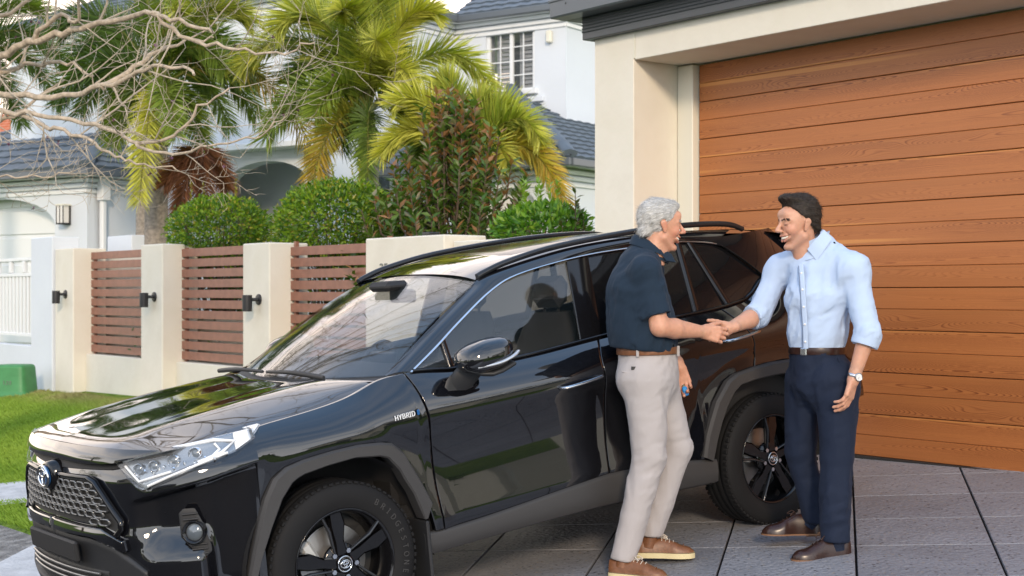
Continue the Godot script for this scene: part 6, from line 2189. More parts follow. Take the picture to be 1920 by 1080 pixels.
# ---------- bodies and clothes as one distance field each, meshed with surface nets ----------
class Field:
	var o: Vector3
	var h: float
	var nx: int
	var ny: int
	var nz: int
	var f := PackedFloat32Array()

	func _init(lo: Vector3, hi: Vector3, cell: float) -> void:
		o = lo; h = cell
		nx = int((hi.x - lo.x) / cell) + 2
		ny = int((hi.y - lo.y) / cell) + 2
		nz = int((hi.z - lo.z) / cell) + 2
		f.resize(nx * ny * nz)
		f.fill(1.0)

	# tapered capsule; sc stretches the cross-section along the axes (1 = round); negative k cuts away
	func cap(a: Vector3, b: Vector3, ra: float, rb: float, k := 0.02, sc := Vector3.ONE) -> void:
		var cut := k < 0.0
		k = absf(k)
		var mg := k + 2.5 * h
		var rx := maxf(ra, rb)
		var lo := a.min(b) - sc * rx - Vector3.ONE * mg
		var hi := a.max(b) + sc * rx + Vector3.ONE * mg
		var i0 := clampi(int((lo.x - o.x) / h), 0, nx); var i1 := clampi(int((hi.x - o.x) / h) + 1, 0, nx)
		var j0 := clampi(int((lo.y - o.y) / h), 0, ny); var j1 := clampi(int((hi.y - o.y) / h) + 1, 0, ny)
		var k0 := clampi(int((lo.z - o.z) / h), 0, nz); var k1 := clampi(int((hi.z - o.z) / h) + 1, 0, nz)
		var inv := Vector3.ONE / sc
		var A := a * inv
		var D := (b - a) * inv
		var dd := maxf(D.length_squared(), 1e-9)
		var ms := minf(sc.x, minf(sc.y, sc.z))
		var dr := rb - ra
		var ik := 1.0 / maxf(k, 1e-6)
		for q in range(k0, k1):
			for j in range(j0, j1):
				var id := (q * ny + j) * nx + i0
				var p := Vector3(o.x + i0 * h, o.y + j * h, o.z + q * h) * inv - A
				var st := h * inv.x
				for i in range(i0, i1):
					var t := clampf(p.dot(D) / dd, 0.0, 1.0)
					var d := ((p - D * t).length() - ra - dr * t) * ms
					var g := f[id]
					if cut:
						d = -d
						var e := maxf(k - absf(d - g), 0.0) * ik
						f[id] = maxf(d, g) + e * e * k * 0.25
					else:
						var e := maxf(k - absf(d - g), 0.0) * ik
						f[id] = minf(d, g) - e * e * k * 0.25
					id += 1
					p.x += st

	func ell(c: Vector3, r: Vector3, k := 0.02) -> void:
		var m := minf(r.x, minf(r.y, r.z))
		cap(c, c, m, m, k, r / m)

	# keep only what lies on the inner side of a plane (n points to what goes)
	func trim(p0: Vector3, n: Vector3, lo: Vector3, hi: Vector3) -> void:
		var i0 := clampi(int((lo.x - o.x) / h), 0, nx); var i1 := clampi(int((hi.x - o.x) / h) + 1, 0, nx)
		var j0 := clampi(int((lo.y - o.y) / h), 0, ny); var j1 := clampi(int((hi.y - o.y) / h) + 1, 0, ny)
		var k0 := clampi(int((lo.z - o.z) / h), 0, nz); var k1 := clampi(int((hi.z - o.z) / h) + 1, 0, nz)
		for q in range(k0, k1):
			for j in range(j0, j1):
				var id := (q * ny + j) * nx + i0
				for i in range(i0, i1):
					var d := (o + Vector3(i, j, q) * h - p0).dot(n)
					if d > f[id]: f[id] = d
					id += 1

	# push the surface in and out
	func shape(fn: Callable, band := 0.03) -> void:
		for q in nz:
			for j in ny:
				var id := (q * ny + j) * nx
				for i in nx:
					var g := f[id]
					if g < band and g > -band:
						f[id] = g - fn.call(o + Vector3(i, j, q) * h)
					id += 1

	func to_mesh(mb: MB, xf := Transform3D.IDENTITY, col = null) -> void:
		var vid := PackedInt32Array()
		vid.resize(nx * ny * nz)
		vid.fill(-1)
		var pos := PackedVector3Array()
		var sy := nx
		var sz := nx * ny
		var lim := h * 2.0
		for q in nz - 1:
			for j in ny - 1:
				var id := (q * ny + j) * nx
				for i in nx - 1:
					var c := id + i
					var f0 := f[c]
					if f0 > lim or f0 < -lim: continue
					var f1 := f[c + 1]; var f2 := f[c + sy]; var f3 := f[c + sy + 1]
					var f4 := f[c + sz]; var f5 := f[c + sz + 1]; var f6 := f[c + sz + sy]; var f7 := f[c + sz + sy + 1]
					var ng := int(f0 < 0) + int(f1 < 0) + int(f2 < 0) + int(f3 < 0) + int(f4 < 0) + int(f5 < 0) + int(f6 < 0) + int(f7 < 0)
					if ng == 0 or ng == 8: continue
					var s := Vector3.ZERO
					var n := 0
					if (f0 < 0) != (f1 < 0): s += Vector3(f0 / (f0 - f1), 0, 0); n += 1
					if (f2 < 0) != (f3 < 0): s += Vector3(f2 / (f2 - f3), 1, 0); n += 1
					if (f4 < 0) != (f5 < 0): s += Vector3(f4 / (f4 - f5), 0, 1); n += 1
					if (f6 < 0) != (f7 < 0): s += Vector3(f6 / (f6 - f7), 1, 1); n += 1
					if (f0 < 0) != (f2 < 0): s += Vector3(0, f0 / (f0 - f2), 0); n += 1
					if (f1 < 0) != (f3 < 0): s += Vector3(1, f1 / (f1 - f3), 0); n += 1
					if (f4 < 0) != (f6 < 0): s += Vector3(0, f4 / (f4 - f6), 1); n += 1
					if (f5 < 0) != (f7 < 0): s += Vector3(1, f5 / (f5 - f7), 1); n += 1
					if (f0 < 0) != (f4 < 0): s += Vector3(0, 0, f0 / (f0 - f4)); n += 1
					if (f1 < 0) != (f5 < 0): s += Vector3(1, 0, f1 / (f1 - f5)); n += 1
					if (f2 < 0) != (f6 < 0): s += Vector3(0, 1, f2 / (f2 - f6)); n += 1
					if (f3 < 0) != (f7 < 0): s += Vector3(1, 1, f3 / (f3 - f7)); n += 1
					vid[c] = pos.size()
					pos.append(o + (Vector3(i, j, q) + s / n) * h)
		var nn := PackedVector3Array()
		nn.resize(pos.size())
		var tr := PackedInt32Array()
		for q in range(1, nz - 1):
			for j in range(1, ny - 1):
				var id := (q * ny + j) * nx
				for i in range(1, nx - 1):
					var c := id + i
					var a := f[c]
					if a > lim or a < -lim: continue
					for ax in 3:
						var st: int = [1, sy, sz][ax]
						var b := f[c + st]
						if (a < 0) == (b < 0): continue
						var u: int = [sy, sz, 1][ax]
						var w: int = [sz, 1, sy][ax]
						var v0 := vid[c]; var v1 := vid[c - u]; var v2 := vid[c - u - w]; var v3 := vid[c - w]
						if v0 < 0 or v1 < 0 or v2 < 0 or v3 < 0: continue
						var g := (pos[v2] - pos[v0]).cross(pos[v3] - pos[v1])
						if a >= 0: g = -g
						# outward is from inside (a<0) to outside along +axis
						var dirv: Vector3 = [Vector3.RIGHT, Vector3.UP, Vector3.BACK][ax] * (1.0 if a < 0 else -1.0)
						if g.dot(dirv) < 0: g = -g
						nn[v0] += g; nn[v1] += g; nn[v2] += g; nn[v3] += g
						tr.append(v0); tr.append(v1); tr.append(v2); tr.append(v0); tr.append(v2); tr.append(v3)
		var base := mb.v.size()
		for i in pos.size():
			var n2 := nn[i].normalized()
			if col != null: mb.tint = col.call(pos[i], n2)
			mb.vert(xf * pos[i], (xf.basis * n2).normalized(), Vector2(pos[i].x, pos[i].y))
		mb.tint = Color.WHITE
		for k in range(0, tr.size(), 3):
			mb.tri(base + tr[k], base + tr[k + 1], base + tr[k + 2])

# one head in its own frame: x forwards, y up, ears at x = 0
func head_field(age: float) -> Field:
	var F := Field.new(Vector3(-0.13, -0.20, -0.10), Vector3(0.15, 0.16, 0.10), 0.0042)
	F.ell(Vector3(-0.014, 0.045, 0), Vector3(0.098, 0.090, 0.074), 0.0)
	F.ell(Vector3(0.040, 0.000, 0), Vector3(0.052, 0.078, 0.058), 0.03)
	F.cap(Vector3(0.078, 0.060, -0.022), Vector3(0.078, 0.060, 0.022), 0.018, 0.018, 0.03)
	for s in [-1.0, 1.0]:
		F.cap(Vector3(0.004, -0.055, 0.052 * s), Vector3(0.055, -0.103, 0.016 * s), 0.021, 0.016, 0.018)
		F.ell(Vector3(0.062, -0.020, 0.036 * s), Vector3(0.024, 0.022, 0.021), 0.016)
		F.cap(Vector3(0.089, 0.027, 0.010 * s), Vector3(0.072, 0.028, 0.045 * s), 0.0105, 0.009, 0.012)
		F.ell(Vector3(0.093, 0.008, 0.031 * s), Vector3(0.012, 0.011, 0.015), -0.010)
		F.ell(Vector3(0.077, 0.009, 0.031 * s), Vector3(0.0125, 0.0125, 0.0135), 0.003)
		F.cap(Vector3(0.088, 0.013, 0.020 * s), Vector3(0.083, 0.014, 0.043 * s), 0.0045, 0.004, 0.004)
		F.cap(Vector3(0.086, -0.001, 0.022 * s), Vector3(0.080, 0.000, 0.042 * s), 0.0055, 0.005, 0.005)
		# ear
		F.cap(Vector3(-0.010, 0.016, 0.079 * s), Vector3(0.002, -0.022, 0.072 * s), 0.018, 0.010, 0.006, Vector3(1, 1, 0.42))
		F.cap(Vector3(-0.006, 0.010, 0.088 * s), Vector3(0.000, -0.006, 0.084 * s), 0.008, 0.006, -0.004, Vector3(1, 1, 0.6))
	F.cap(Vector3(0.094, 0.020, 0), Vector3(0.121, -0.018, 0), 0.0075, 0.0118, 0.010)
	for s in [-1.0, 1.0]: F.ell(Vector3(0.107, -0.023, 0.0115 * s), Vector3(0.011, 0.0085, 0.0085), 0.006)
	F.ell(Vector3(0.068, -0.104, 0), Vector3(0.020, 0.018, 0.022), 0.014)
	F.ell(Vector3(0.070, -0.050, 0), Vector3(0.027, 0.024, 0.031), 0.018)
	# open smile
	F.cap(Vector3(0.100, -0.0605, 0.0), Vector3(0.074, -0.047, 0.038), 0.0082, 0.0045, -0.003)
	F.cap(Vector3(0.100, -0.0605, 0.0), Vector3(0.074, -0.047, -0.038), 0.0082, 0.0045, -0.003)
	F.cap(Vector3(0.0990, -0.0475, 0.010), Vector3(0.078, -0.041, 0.035), 0.0052, 0.0045, 0.004)
	F.cap(Vector3(0.0990, -0.0475, -0.010), Vector3(0.078, -0.041, -0.035), 0.0052, 0.0045, 0.004)
	F.cap(Vector3(0.0905, -0.0735, 0.011), Vector3(0.075, -0.058, 0.037), 0.0060, 0.0045, 0.004)
	F.cap(Vector3(0.0905, -0.0735, -0.011), Vector3(0.075, -0.058, -0.037), 0.0060, 0.0045, 0.004)
	# smile fold
	for s in [-1.0, 1.0]: F.cap(Vector3(0.094, -0.026, 0.023 * s), Vector3(0.070, -0.056, 0.044 * s), 0.0028, 0.0028, -0.006)
	# neck
	F.cap(Vector3(-0.022, -0.05, 0), Vector3(-0.045, -0.20, 0), 0.056, 0.062, 0.025)
	F.cap(Vector3(0.020, -0.098, 0), Vector3(-0.012, -0.18, 0), 0.024, 0.032, 0.03)
	return F

# a hand: w wrist, d where the fingers point, n out of the palm; thumb on the side d x n; curl per finger in radians
func hand_bones(w: Vector3, d: Vector3, n: Vector3, curls: Array, thumb: Vector2, sc := 1.0, flip := 1.0) -> Array:
	var t := d.cross(n).normalized() * flip
	var r := []
	var lens := [[0.043, 0.026, 0.021], [0.048, 0.030, 0.022], [0.044, 0.028, 0.022], [0.034, 0.021, 0.019]]
	for k in 4:
		var off := (1.5 - k) * 0.0205
		var base := w + (d * 0.012 + t * off * 0.6) * sc
		var kn := w + (d * (0.092 - 0.006 * absf(k - 1.0)) + t * off) * sc
		r.append([base, kn, 0.0165 * sc, 0.0125 * sc, 0.010])
		var p := kn
		var dir := (d + t * (1.5 - k) * 0.05).normalized()
		for s in 3:
			var c: float = curls[k] * [0.8, 1.1, 0.7][s]
			dir = dir.rotated(t * flip, -c if flip > 0 else c).normalized() if false else (dir * cos(c) + n_perp(n, dir) * sin(c)).normalized()
			var q: Vector3 = p + dir * lens[k][s] * sc
			var ra: float = [0.0102, 0.0092, 0.0084][s] * (0.88 if k == 3 else 1.0) * sc
			r.append([p, q, ra, ra * 0.93, 0.004])
			p = q
	# thumb leaves the side of the palm near its base
	var tb := w + (d * 0.022 + t * 0.024 + n * 0.006) * sc
	var td := (d * cos(thumb.x) + t * sin(thumb.x) + n * 0.25).normalized()
	var t1 := tb + td * 0.042 * sc
	var td2 := (td + d * 0.35 + n * thumb.y).normalized()
	var t2 := t1 + td2 * 0.033 * sc
	var td3 := (td2 + d * 0.3 + n * thumb.y * 0.8).normalized()
	r.append([w + d * 0.01 * sc, tb, 0.018 * sc, 0.0155 * sc, 0.010])
	r.append([tb, t1, 0.0155 * sc, 0.0115 * sc, 0.008])
	r.append([t1, t2, 0.0112 * sc, 0.0100 * sc, 0.004])
	r.append([t2, t2 + td3 * 0.026 * sc, 0.0100 * sc, 0.0085 * sc, 0.004])
	r.append([w - d * 0.03 * sc, w + d * 0.02 * sc, 0.0255 * sc, 0.022 * sc, 0.012])
	return r

func n_perp(n: Vector3, d: Vector3) -> Vector3:
	return d.cross(n).cross(d).normalized() if absf(d.dot(n)) < 0.999 else n

func hand_mesh(mb: MB, bones: Array, wrist: Array, col) -> void:
	var lo := Vector3.ONE * 99.0
	var hi := -lo
	for q in bones:
		lo = lo.min(q[0].min(q[1])); hi = hi.max(q[0].max(q[1]))
	var F := Field.new(lo - Vector3.ONE * 0.04, hi + Vector3.ONE * 0.04, 0.0034)
	for q in bones: F.cap(q[0], q[1], q[2], q[3], q[4])
	F.cap(wrist[0], wrist[1], wrist[2], wrist[3], 0.015)
	F.to_mesh(mb, Transform3D.IDENTITY, col)

func skin_mat(key: String) -> StandardMaterial3D:
	var m := mat(key, Color.WHITE, 0.46, 0, 0.45)
	m.vertex_color_use_as_albedo = true
	m.subsurf_scatter_enabled = true
	m.subsurf_scatter_strength = 0.12
	tri_tex(m, null, 6.0, nnorm(81, 0.12, 3.0, 256, 4), 0.22, false)
	return m

func cloth_mat(key: String, col: Color, rough: float, weave: float, rim := 0.3) -> StandardMaterial3D:
	var m := mat(key, col, rough, 0, 0.35)
	m.rim_enabled = true
	m.rim = rim
	m.rim_tint = 0.6
	tri_tex(m, ntex(83, 0.30, [lin(0.88, 0.88, 0.88), lin(1, 1, 1)], [0.2, 0.8], 256, 2), 5.0, nnorm(84, 0.30, 3.0, 256, 3), weave, false)
	return m

# tube-like limb of cloth with folds
func folds(sd: int, dirv: Vector3, freq: float, amp: float) -> Callable:
	var nz := noise(sd, 1.0, 3)
	var nb := noise(sd + 5, 1.0, 2)
	return func(p: Vector3) -> float:
		var q := p - dirv * p.dot(dirv) * 0.72
		var a := nz.get_noise_3dv(q * freq)
		var b := nb.get_noise_3dv(p * 3.0)
		return amp * ((0.55 - absf(a) * 1.6) * (0.6 + 0.9 * b) + 0.25 * b)

func strands(mb: MB, src: MB, count: int, ln: float, wd: float, dirf: Callable, colf: Callable, sd: int) -> void:
	var r := RandomNumberGenerator.new()
	r.seed = sd
	var nv := src.v.size()
	for i in count:
		var k := r.randi() % nv
		var p := src.v[k]
		var n := src.n[k]
		var d: Vector3 = dirf.call(p, n, r)
		d = (d - n * d.dot(n)).normalized()
		var l := ln * r.randf_range(0.6, 1.3)
		var s := d.cross(n).normalized() * wd * r.randf_range(0.6, 1.3)
		var lift := n * r.randf_range(0.001, 0.006)
		mb.tint = colf.call(p, r)
		var a := p - n * 0.002
		var b := p + d * l * 0.55 + lift
		var e := p + d * l + lift * 0.2
		mb.tri3(a - s, a + s, b, n)
		mb.tri3(b - s * 0.7, b + s * 0.7, e, n)
		mb.tri3(a - s, b, b - s * 0.7, n)
	mb.tint = Color.WHITE

# a shoe along +x of t: length, width; sole and upper as separate parts
func shoe(parent: Node3D, t: Transform3D, ln: float, style: int, um: Material, sm: Material, lm: Material) -> void:
	var half := func(f: float) -> float:
		return slut([Vector2(0, 0.022), Vector2(0.04, 0.030), Vector2(0.25, 0.035), Vector2(0.45, 0.036), Vector2(0.68, 0.048), Vector2(0.85, 0.043), Vector2(0.95, 0.028), Vector2(1.0, 0.008)], f)
	var topy := func(f: float) -> float:
		if style == 0:
			return slut([Vector2(0, 0.085), Vector2(0.10, 0.090), Vector2(0.30, 0.088), Vector2(0.45, 0.095), Vector2(0.62, 0.082), Vector2(0.80, 0.060), Vector2(0.93, 0.050), Vector2(1.0, 0.034)], f)
		return slut([Vector2(0, 0.100), Vector2(0.12, 0.108), Vector2(0.30, 0.112), Vector2(0.42, 0.110), Vector2(0.58, 0.090), Vector2(0.75, 0.064), Vector2(0.92, 0.050), Vector2(1.0, 0.030)], f)
	var soleh := 0.026 if style == 0 else 0.014
	var m := MB.new()
	var rows := []
	for i in 33:
		var f := i / 32.0
		var hw: float = half.call(f)
		var ty: float = topy.call(f)
		var row := PackedVector3Array()
		for k in 15:
			var a := PI * k / 14.0
			var c := signf(cos(a)) * pow(absf(cos(a)), 0.75)
			var yy := soleh + (ty - soleh) * pow(sin(a), 0.8)
			var nar := 1.0 - 0.20 * sin(a) * (1.0 if f < 0.6 else 0.4)
			row.append(t * Vector3((f - 0.18) * ln, yy, c * hw * nar))
		rows.append(row)
	m.grid(rows, t * Vector3(0.3 * ln, 0.03, 0), false)
	put("shoe_upper", m, um, parent)
	m = MB.new()
	var pl := PackedVector2Array()
	for i in 33:
		var f := i / 32.0
		pl.append(Vector2((f - 0.18) * ln * 1.015 + 0.001, half.call(f) + (0.006 if style == 0 else 0.004)))
	for i in 33:
		var f := 1.0 - i / 32.0
		pl.append(Vector2((f - 0.18) * ln * 1.015 + 0.001, -half.call(f) - (0.006 if style == 0 else 0.004)))
	var yb := 0.0 if style == 0 else 0.006
	m.prism(pl, t * Transform3D(Basis(Vector3(1, 0, 0), Vector3(0, 0, -1), Vector3(0, 1, 0)), Vector3(0, yb, 0)), soleh - yb + 0.003, 0.003)
	if style == 1:
		m.box(t * T(Vector3(0.0 * ln - 0.01, 0.011, 0)), Vector3(0.075, 0.024, 0.066), 0.004)
	put("shoe_sole", m, sm, parent)
	m = MB.new()
	for k in 4:
		var f := 0.44 + 0.065 * k
		var y: float = topy.call(f) + 0.002
		var w2: float = half.call(f) * 0.55
		m.tube([t * Vector3((f - 0.18) * ln, y - 0.012, -w2), t * Vector3((f - 0.17) * ln, y + 0.002, 0), t * Vector3((f - 0.18) * ln, y - 0.012, w2)], [0.0026], 5)
	for s in [-1, 1]:
		var f := 0.43
		var y: float = topy.call(f)
		m.tube(spline([t * Vector3((f - 0.18) * ln, y + 0.003, 0), t * Vector3((f - 0.14) * ln, y + 0.016, 0.022 * s), t * Vector3((f - 0.06) * ln, y - 0.002, 0.034 * s), t * Vector3((f - 0.14) * ln, y + 0.002, 0.012 * s)], 9), [0.0025], 5)
	put("shoe_lace", m, lm, parent)
	m = MB.new()
	var st := []
	for k in 13:
		var a := PI * (k / 12.0) - PI / 2
		st.append(t * Vector3((0.72 - 0.18) * ln + cos(a) * 0.05 * (1.0 if style == 0 else 0.3) - 0.02, topy.call(0.72) - 0.004 - absf(sin(a)) * 0.020, sin(a) * 0.040))
	m.tube(st, [0.0022], 5)
	put("shoe_seam", m, um, parent)

func person_base(called_label: String, px: float, ground_px: float, depth: float, group := "") -> Node3D:
	var p := cp(px, ground_px, depth)
	return thing("person", called_label, "person", Transform3D(Basis(Vector3.UP, CAM_YAW), p))

func teeth(parent: Node3D, xf: Transform3D) -> void:
	var m := MB.new()
	var row := []
	for k in 9:
		var a := -1.0 + k / 4.0
		row.append(xf * Vector3(0.0945 - 0.022 * a * a, -0.0585 + 0.011 * a * a, a * 0.025))
	m.tube(row, [0.0054], 6, true, Vector2(0.7, 1.1), xf.basis.y)
	if not M.has("tooth"): mat("tooth", lin(0.80, 0.77, 0.68), 0.25)
	put("teeth", m, M.tooth, parent)

func face_details(parent: Node3D, xf: Transform3D, brow: Color, iris: Color) -> void:
	if not M.has("hair"):
		var hm := mat("hair", Color.WHITE, 0.6, 0, 0.35)
		hm.vertex_color_use_as_albedo = true
		hm.cull_mode = BaseMaterial3D.CULL_DISABLED
		mat("eye_white", lin(0.62, 0.58, 0.54), 0.15)
		mat("eye_dark", lin(0.10, 0.055, 0.042), 0.4)
		mat("mouth_inside", lin(0.10, 0.02, 0.018), 0.5)
	var r := RandomNumberGenerator.new()
	r.seed = 9
	var m := MB.new()
	m.ix.clear()
	for s in [-1.0, 1.0]:
		for k in 34:
			var f := r.randf()
			var p := Vector3(0.1032 - 0.0190 * f, 0.030 + 0.006 * sin(f * PI) + r.randfn(0, 0.0022), (0.011 + 0.036 * f) * s)
			m.tint = brow * r.randf_range(0.7, 1.2)
			var d := Vector3(-0.004 - 0.006 * f, 0.001, 0.013 * s)
			m.tri3(xf * (p + Vector3(0.001, -0.0022, 0)), xf * (p + Vector3(0.001, 0.0022, 0)), xf * (p + d), xf.basis * Vector3(1, 0, 0.3 * s))
	m.tint = Color.WHITE
	put("eyebrows", m, M.hair, parent)
	for s in [-1.0, 1.0]:
		m = MB.new()
		m.tube([xf * Vector3(0.0915, 0.0060, 0.019 * s), xf * Vector3(0.0915, 0.0072, 0.030 * s), xf * Vector3(0.0862, 0.0068, 0.043 * s)], [0.0012, 0.0021, 0.0012], 6)
		put("eye", m, M.eye_dark, parent)

# ---------- the older man ----------
func build_older_man() -> void:
	var o := person_base("white haired man in navy polo and pale chinos clasping the other man's hand", 1215, 1067, 7.13)
	var k_ := 7.13 / FOC
	var L := func(u: float, v: float, z: float) -> Vector3: return Vector3((u - 1215.0) * k_, (1067.0 - v) * k_, z)
	var skin := skin_mat("skin_ruddy")
	var base := Color(0.56, 0.285, 0.185)
	var hn := noise(301, 1.0, 3)
	var sk := func(p: Vector3, _n: Vector3) -> Color:
		var c := base * (1.0 + 0.14 * hn.get_noise_3dv(p * 40.0))
		c.a = 1.0
		return c
	# head
	var hx := Transform3D(Basis(Vector3.UP, deg_to_rad(10)) * Basis(Vector3.BACK, deg_to_rad(-3)) * Basis.from_scale(Vector3.ONE * 0.96), L.call(1239.0, 426.0, 0.02))
	var skh := func(p: Vector3, n: Vector3) -> Color:
		var c := base * (1.0 + 0.10 * hn.get_noise_3dv(p * 60.0))
		var red := smoothstep(0.05, 0.0, (p - Vector3(0.065, -0.018, 0.04 * signf(p.z))).length()) * 0.5 + smoothstep(0.03, 0.0, (p - Vector3(0.12, -0.02, 0)).length()) * 0.6
		red += smoothstep(0.03, 0.01, (p - Vector3(-0.005, 0, 0.08 * signf(p.z))).length()) * 0.4
		c = c.lerp(Color(0.60, 0.20, 0.13), clampf(red, 0, 0.55))
		if absf(p.y + 0.060) < 0.018 and p.x > 0.072 and (p - Vector3(0.10, -0.060, 0)).length() < 0.03: c = c.lerp(Color(0.42, 0.13, 0.10), 0.55)
		c.a = 1.0
		return c
	var body := MB.new()
	var HF := head_field(1.0)
	HF.to_mesh(body, hx, skh)
	# neck, shoulders and arms under the clothes
	var sN: Vector3 = L.call(1203, 508, 0.175)
	var sF: Vector3 = L.call(1222, 505, -0.185)
	var eN: Vector3 = L.call(1229, 611, 0.215)
	var wN: Vector3 = L.call(1310, 621, 0.075)
	var eF: Vector3 = L.call(1240, 612, -0.265)
	var wF: Vector3 = L.call(1283, 690, -0.215)
	var nb: Vector3 = L.call(1212, 485, 0.0)
	var F := Field.new(Vector3(-0.25, 0.90, -0.36), Vector3(0.42, 1.66, 0.33), 0.009)
	F.cap(hx * Vector3(-0.035, -0.12, 0), nb, 0.056, 0.066, 0.0)
	F.cap(nb + Vector3(0, -0.05, 0), L.call(1205, 620, 0.0), 0.06, 0.09, 0.04, Vector3(1, 1, 1.3))
	F.cap(nb + Vector3(0, -0.03, 0), sN, 0.038, 0.045, 0.02); F.cap(nb + Vector3(0, -0.03, 0), sF, 0.038, 0.045, 0.02)
	F.cap(sN, eN, 0.050, 0.046, 0.02); F.cap(sF, eF, 0.050, 0.042, 0.02)
	F.cap(eN, eN.lerp(wN, 0.35), 0.047, 0.048, 0.015); F.cap(eN.lerp(wN, 0.35), wN, 0.047, 0.030, 0.012, Vector3(1, 1.05, 0.9))
	F.cap(eF, wF, 0.043, 0.029, 0.015)
	F.to_mesh(body, Transform3D.IDENTITY, sk)
	# right hand in the clasp, left hand hanging with the key
	var hp: Vector3 = L.call(1313, 621, 0.068)
	hand_mesh(body, hand_bones(hp, Vector3(0.93, -0.16, -0.20).normalized(), Vector3(-0.2, -0.1, -1).normalized(), [0.50, 0.55, 0.6, 0.62], Vector2(0.55, 0.35), 1.0, 1.0), [wN.lerp(eN, 0.25), hp, 0.033, 0.027], sk)
	var hl: Vector3 = L.call(1284, 693, -0.213)
	hand_mesh(body, hand_bones(hl, Vector3(0.22, -0.97, 0.05).normalized(), Vector3(-0.1, -0.05, 1.0).normalized(), [0.50, 0.62, 0.70, 0.75], Vector2(0.45, 0.5), 0.98, 1.0), [wF.lerp(eF, 0.25), hl, 0.031, 0.027], sk)
	put("body", body, skin, o)
	teeth(o, hx)
	face_details(o, hx, Color(0.40, 0.38, 0.35), Color.BLACK)
	# hair: short and swept back
	var G := Field.new(Vector3(-0.14, -0.08, -0.11), Vector3(0.12, 0.17, 0.11), 0.0048)
	G.ell(Vector3(-0.022, 0.050, 0), Vector3(0.106, 0.101, 0.084), 0.0)
	G.cap(Vector3(-0.085, -0.025, 0.03), Vector3(-0.085, -0.025, -0.03), 0.030, 0.030, 0.02)
	G.ell(Vector3(0.045, 0.110, 0.0), Vector3(0.045, 0.030, 0.05), 0.02)
	G.trim(Vector3(0.070, 0.085, 0), Vector3(0.80, -0.6, 0), Vector3(-1, -1, -1), Vector3(1, 1, 1))
	G.trim(Vector3(0.016, 0.018, 0), Vector3(0.75, -0.66, 0), Vector3(0.0, -1, -1), Vector3(1, 1, 1))
	G.trim(Vector3(-0.028, -0.045, 0), Vector3(0.35, -0.94, 0), Vector3(-1, -1, -1), Vector3(1, 1, 1))
	for s in [-1.0, 1.0]: G.cap(Vector3(-0.006, 0.012, 0.085 * s), Vector3(0.004, -0.03, 0.08 * s), 0.024, 0.02, -0.006)
	var sn := noise(302, 1.0, 3)
	G.shape(func(p): return 0.006 * sn.get_noise_3d(p.x * 14.0 + p.y * 10.0, p.y * 40.0 - p.x * 30.0, p.z * 55.0))
	var hm := MB.new()
	G.to_mesh(hm, hx, func(p, n): return Color(0.50, 0.49, 0.465) * (0.8 + 0.35 * sn.get_noise_3d(p.x * 20.0, p.y * 60.0, p.z * 90.0)))
	var hs := MB.new()
	strands(hs, hm, 2600, 0.035, 0.0012, func(p, n, r): return Vector3(-0.9 + r.randfn(0, 0.15), (p.y - hx.origin.y - 0.04) * 3.0 - 0.45 + r.randfn(0, 0.2), r.randfn(0, 0.2)), func(p, r):
		var v: float = r.randf_range(0.35, 0.80)
		return Color(v, v * 0.985, v * 0.95), 303)
	var hair := put("hair", hm, M.hair, o)
	var ho := put("strands", hs, M.hair, hair)
	ho.set_meta("kind", "stuff")
	# polo shirt
	var P := Field.new(Vector3(-0.30, 1.02, -0.40), Vector3(0.28, 1.70, 0.36), 0.009)
	var seN: Vector3 = sN.lerp(eN, 0.78)
	var dN := (eN - sN).normalized()
	P.cap(sN, eN, 0.066, 0.066, 0.0)
	P.cap(sF, eF, 0.066, 0.066, 0.0)
	P.trim(seN, dN, seN - Vector3(0.2, 0.2, 0.2), seN + Vector3(0.2, 0.12, 0.2))
	P.trim(sF.lerp(eF, 0.75), (eF - sF).normalized(), eF - Vector3(0.2, 0.2, 0.2), eF + Vector3(0.2, 0.2, 0.15))
	P.cap(L.call(1200, 500, 0.0), L.call(1193, 545, 0.0), 0.106, 0.138, 0.03, Vector3(1, 1, 1.42))
	P.cap(L.call(1193, 545, 0.0), L.call(1198, 590, 0.0), 0.138, 0.148, 0.05, Vector3(1, 1, 1.30))
	P.cap(L.call(1198, 590, 0.0), L.call(1206, 630, 0.0), 0.148, 0.155, 0.05, Vector3(1, 1, 1.18))
	P.cap(L.call(1206, 630, 0.0), L.call(1212, 670, 0.0), 0.155, 0.153, 0.05, Vector3(1, 1, 1.12))
	P.cap(nb, sN, 0.055, 0.062, 0.05); P.cap(nb, sF, 0.055, 0.060, 0.05)
	P.cap(L.call(1212, 456, 0.0), nb, 0.060, 0.075, 0.03)
	P.shape(folds(310, Vector3(0.25, 1, 0).normalized(), 8.0, 0.016), 0.035)
	P.shape(folds(311, Vector3(0.8, 0.5, 0.2).normalized(), 11.0, 0.010), 0.035)
	P.trim(L.call(1212, 657, 0.0), Vector3(-0.10, -1, 0).normalized(), Vector3(-1, 0, -1), Vector3(1, 1.2, 1))
	P.cap(L.call(1222, 468, 0.0), L.call(1236, 415, 0.0), 0.058, 0.072, -0.006)
	var sm := MB.new()
	P.to_mesh(sm)
	var navy := cloth_mat("navy_polo", lin(0.0125, 0.026, 0.046), 0.85, 0.5, 0.35)
	var shirt := put("polo_shirt", sm, navy, o)
	# collar and sleeve hem
	sm = MB.new()
	var rows := []
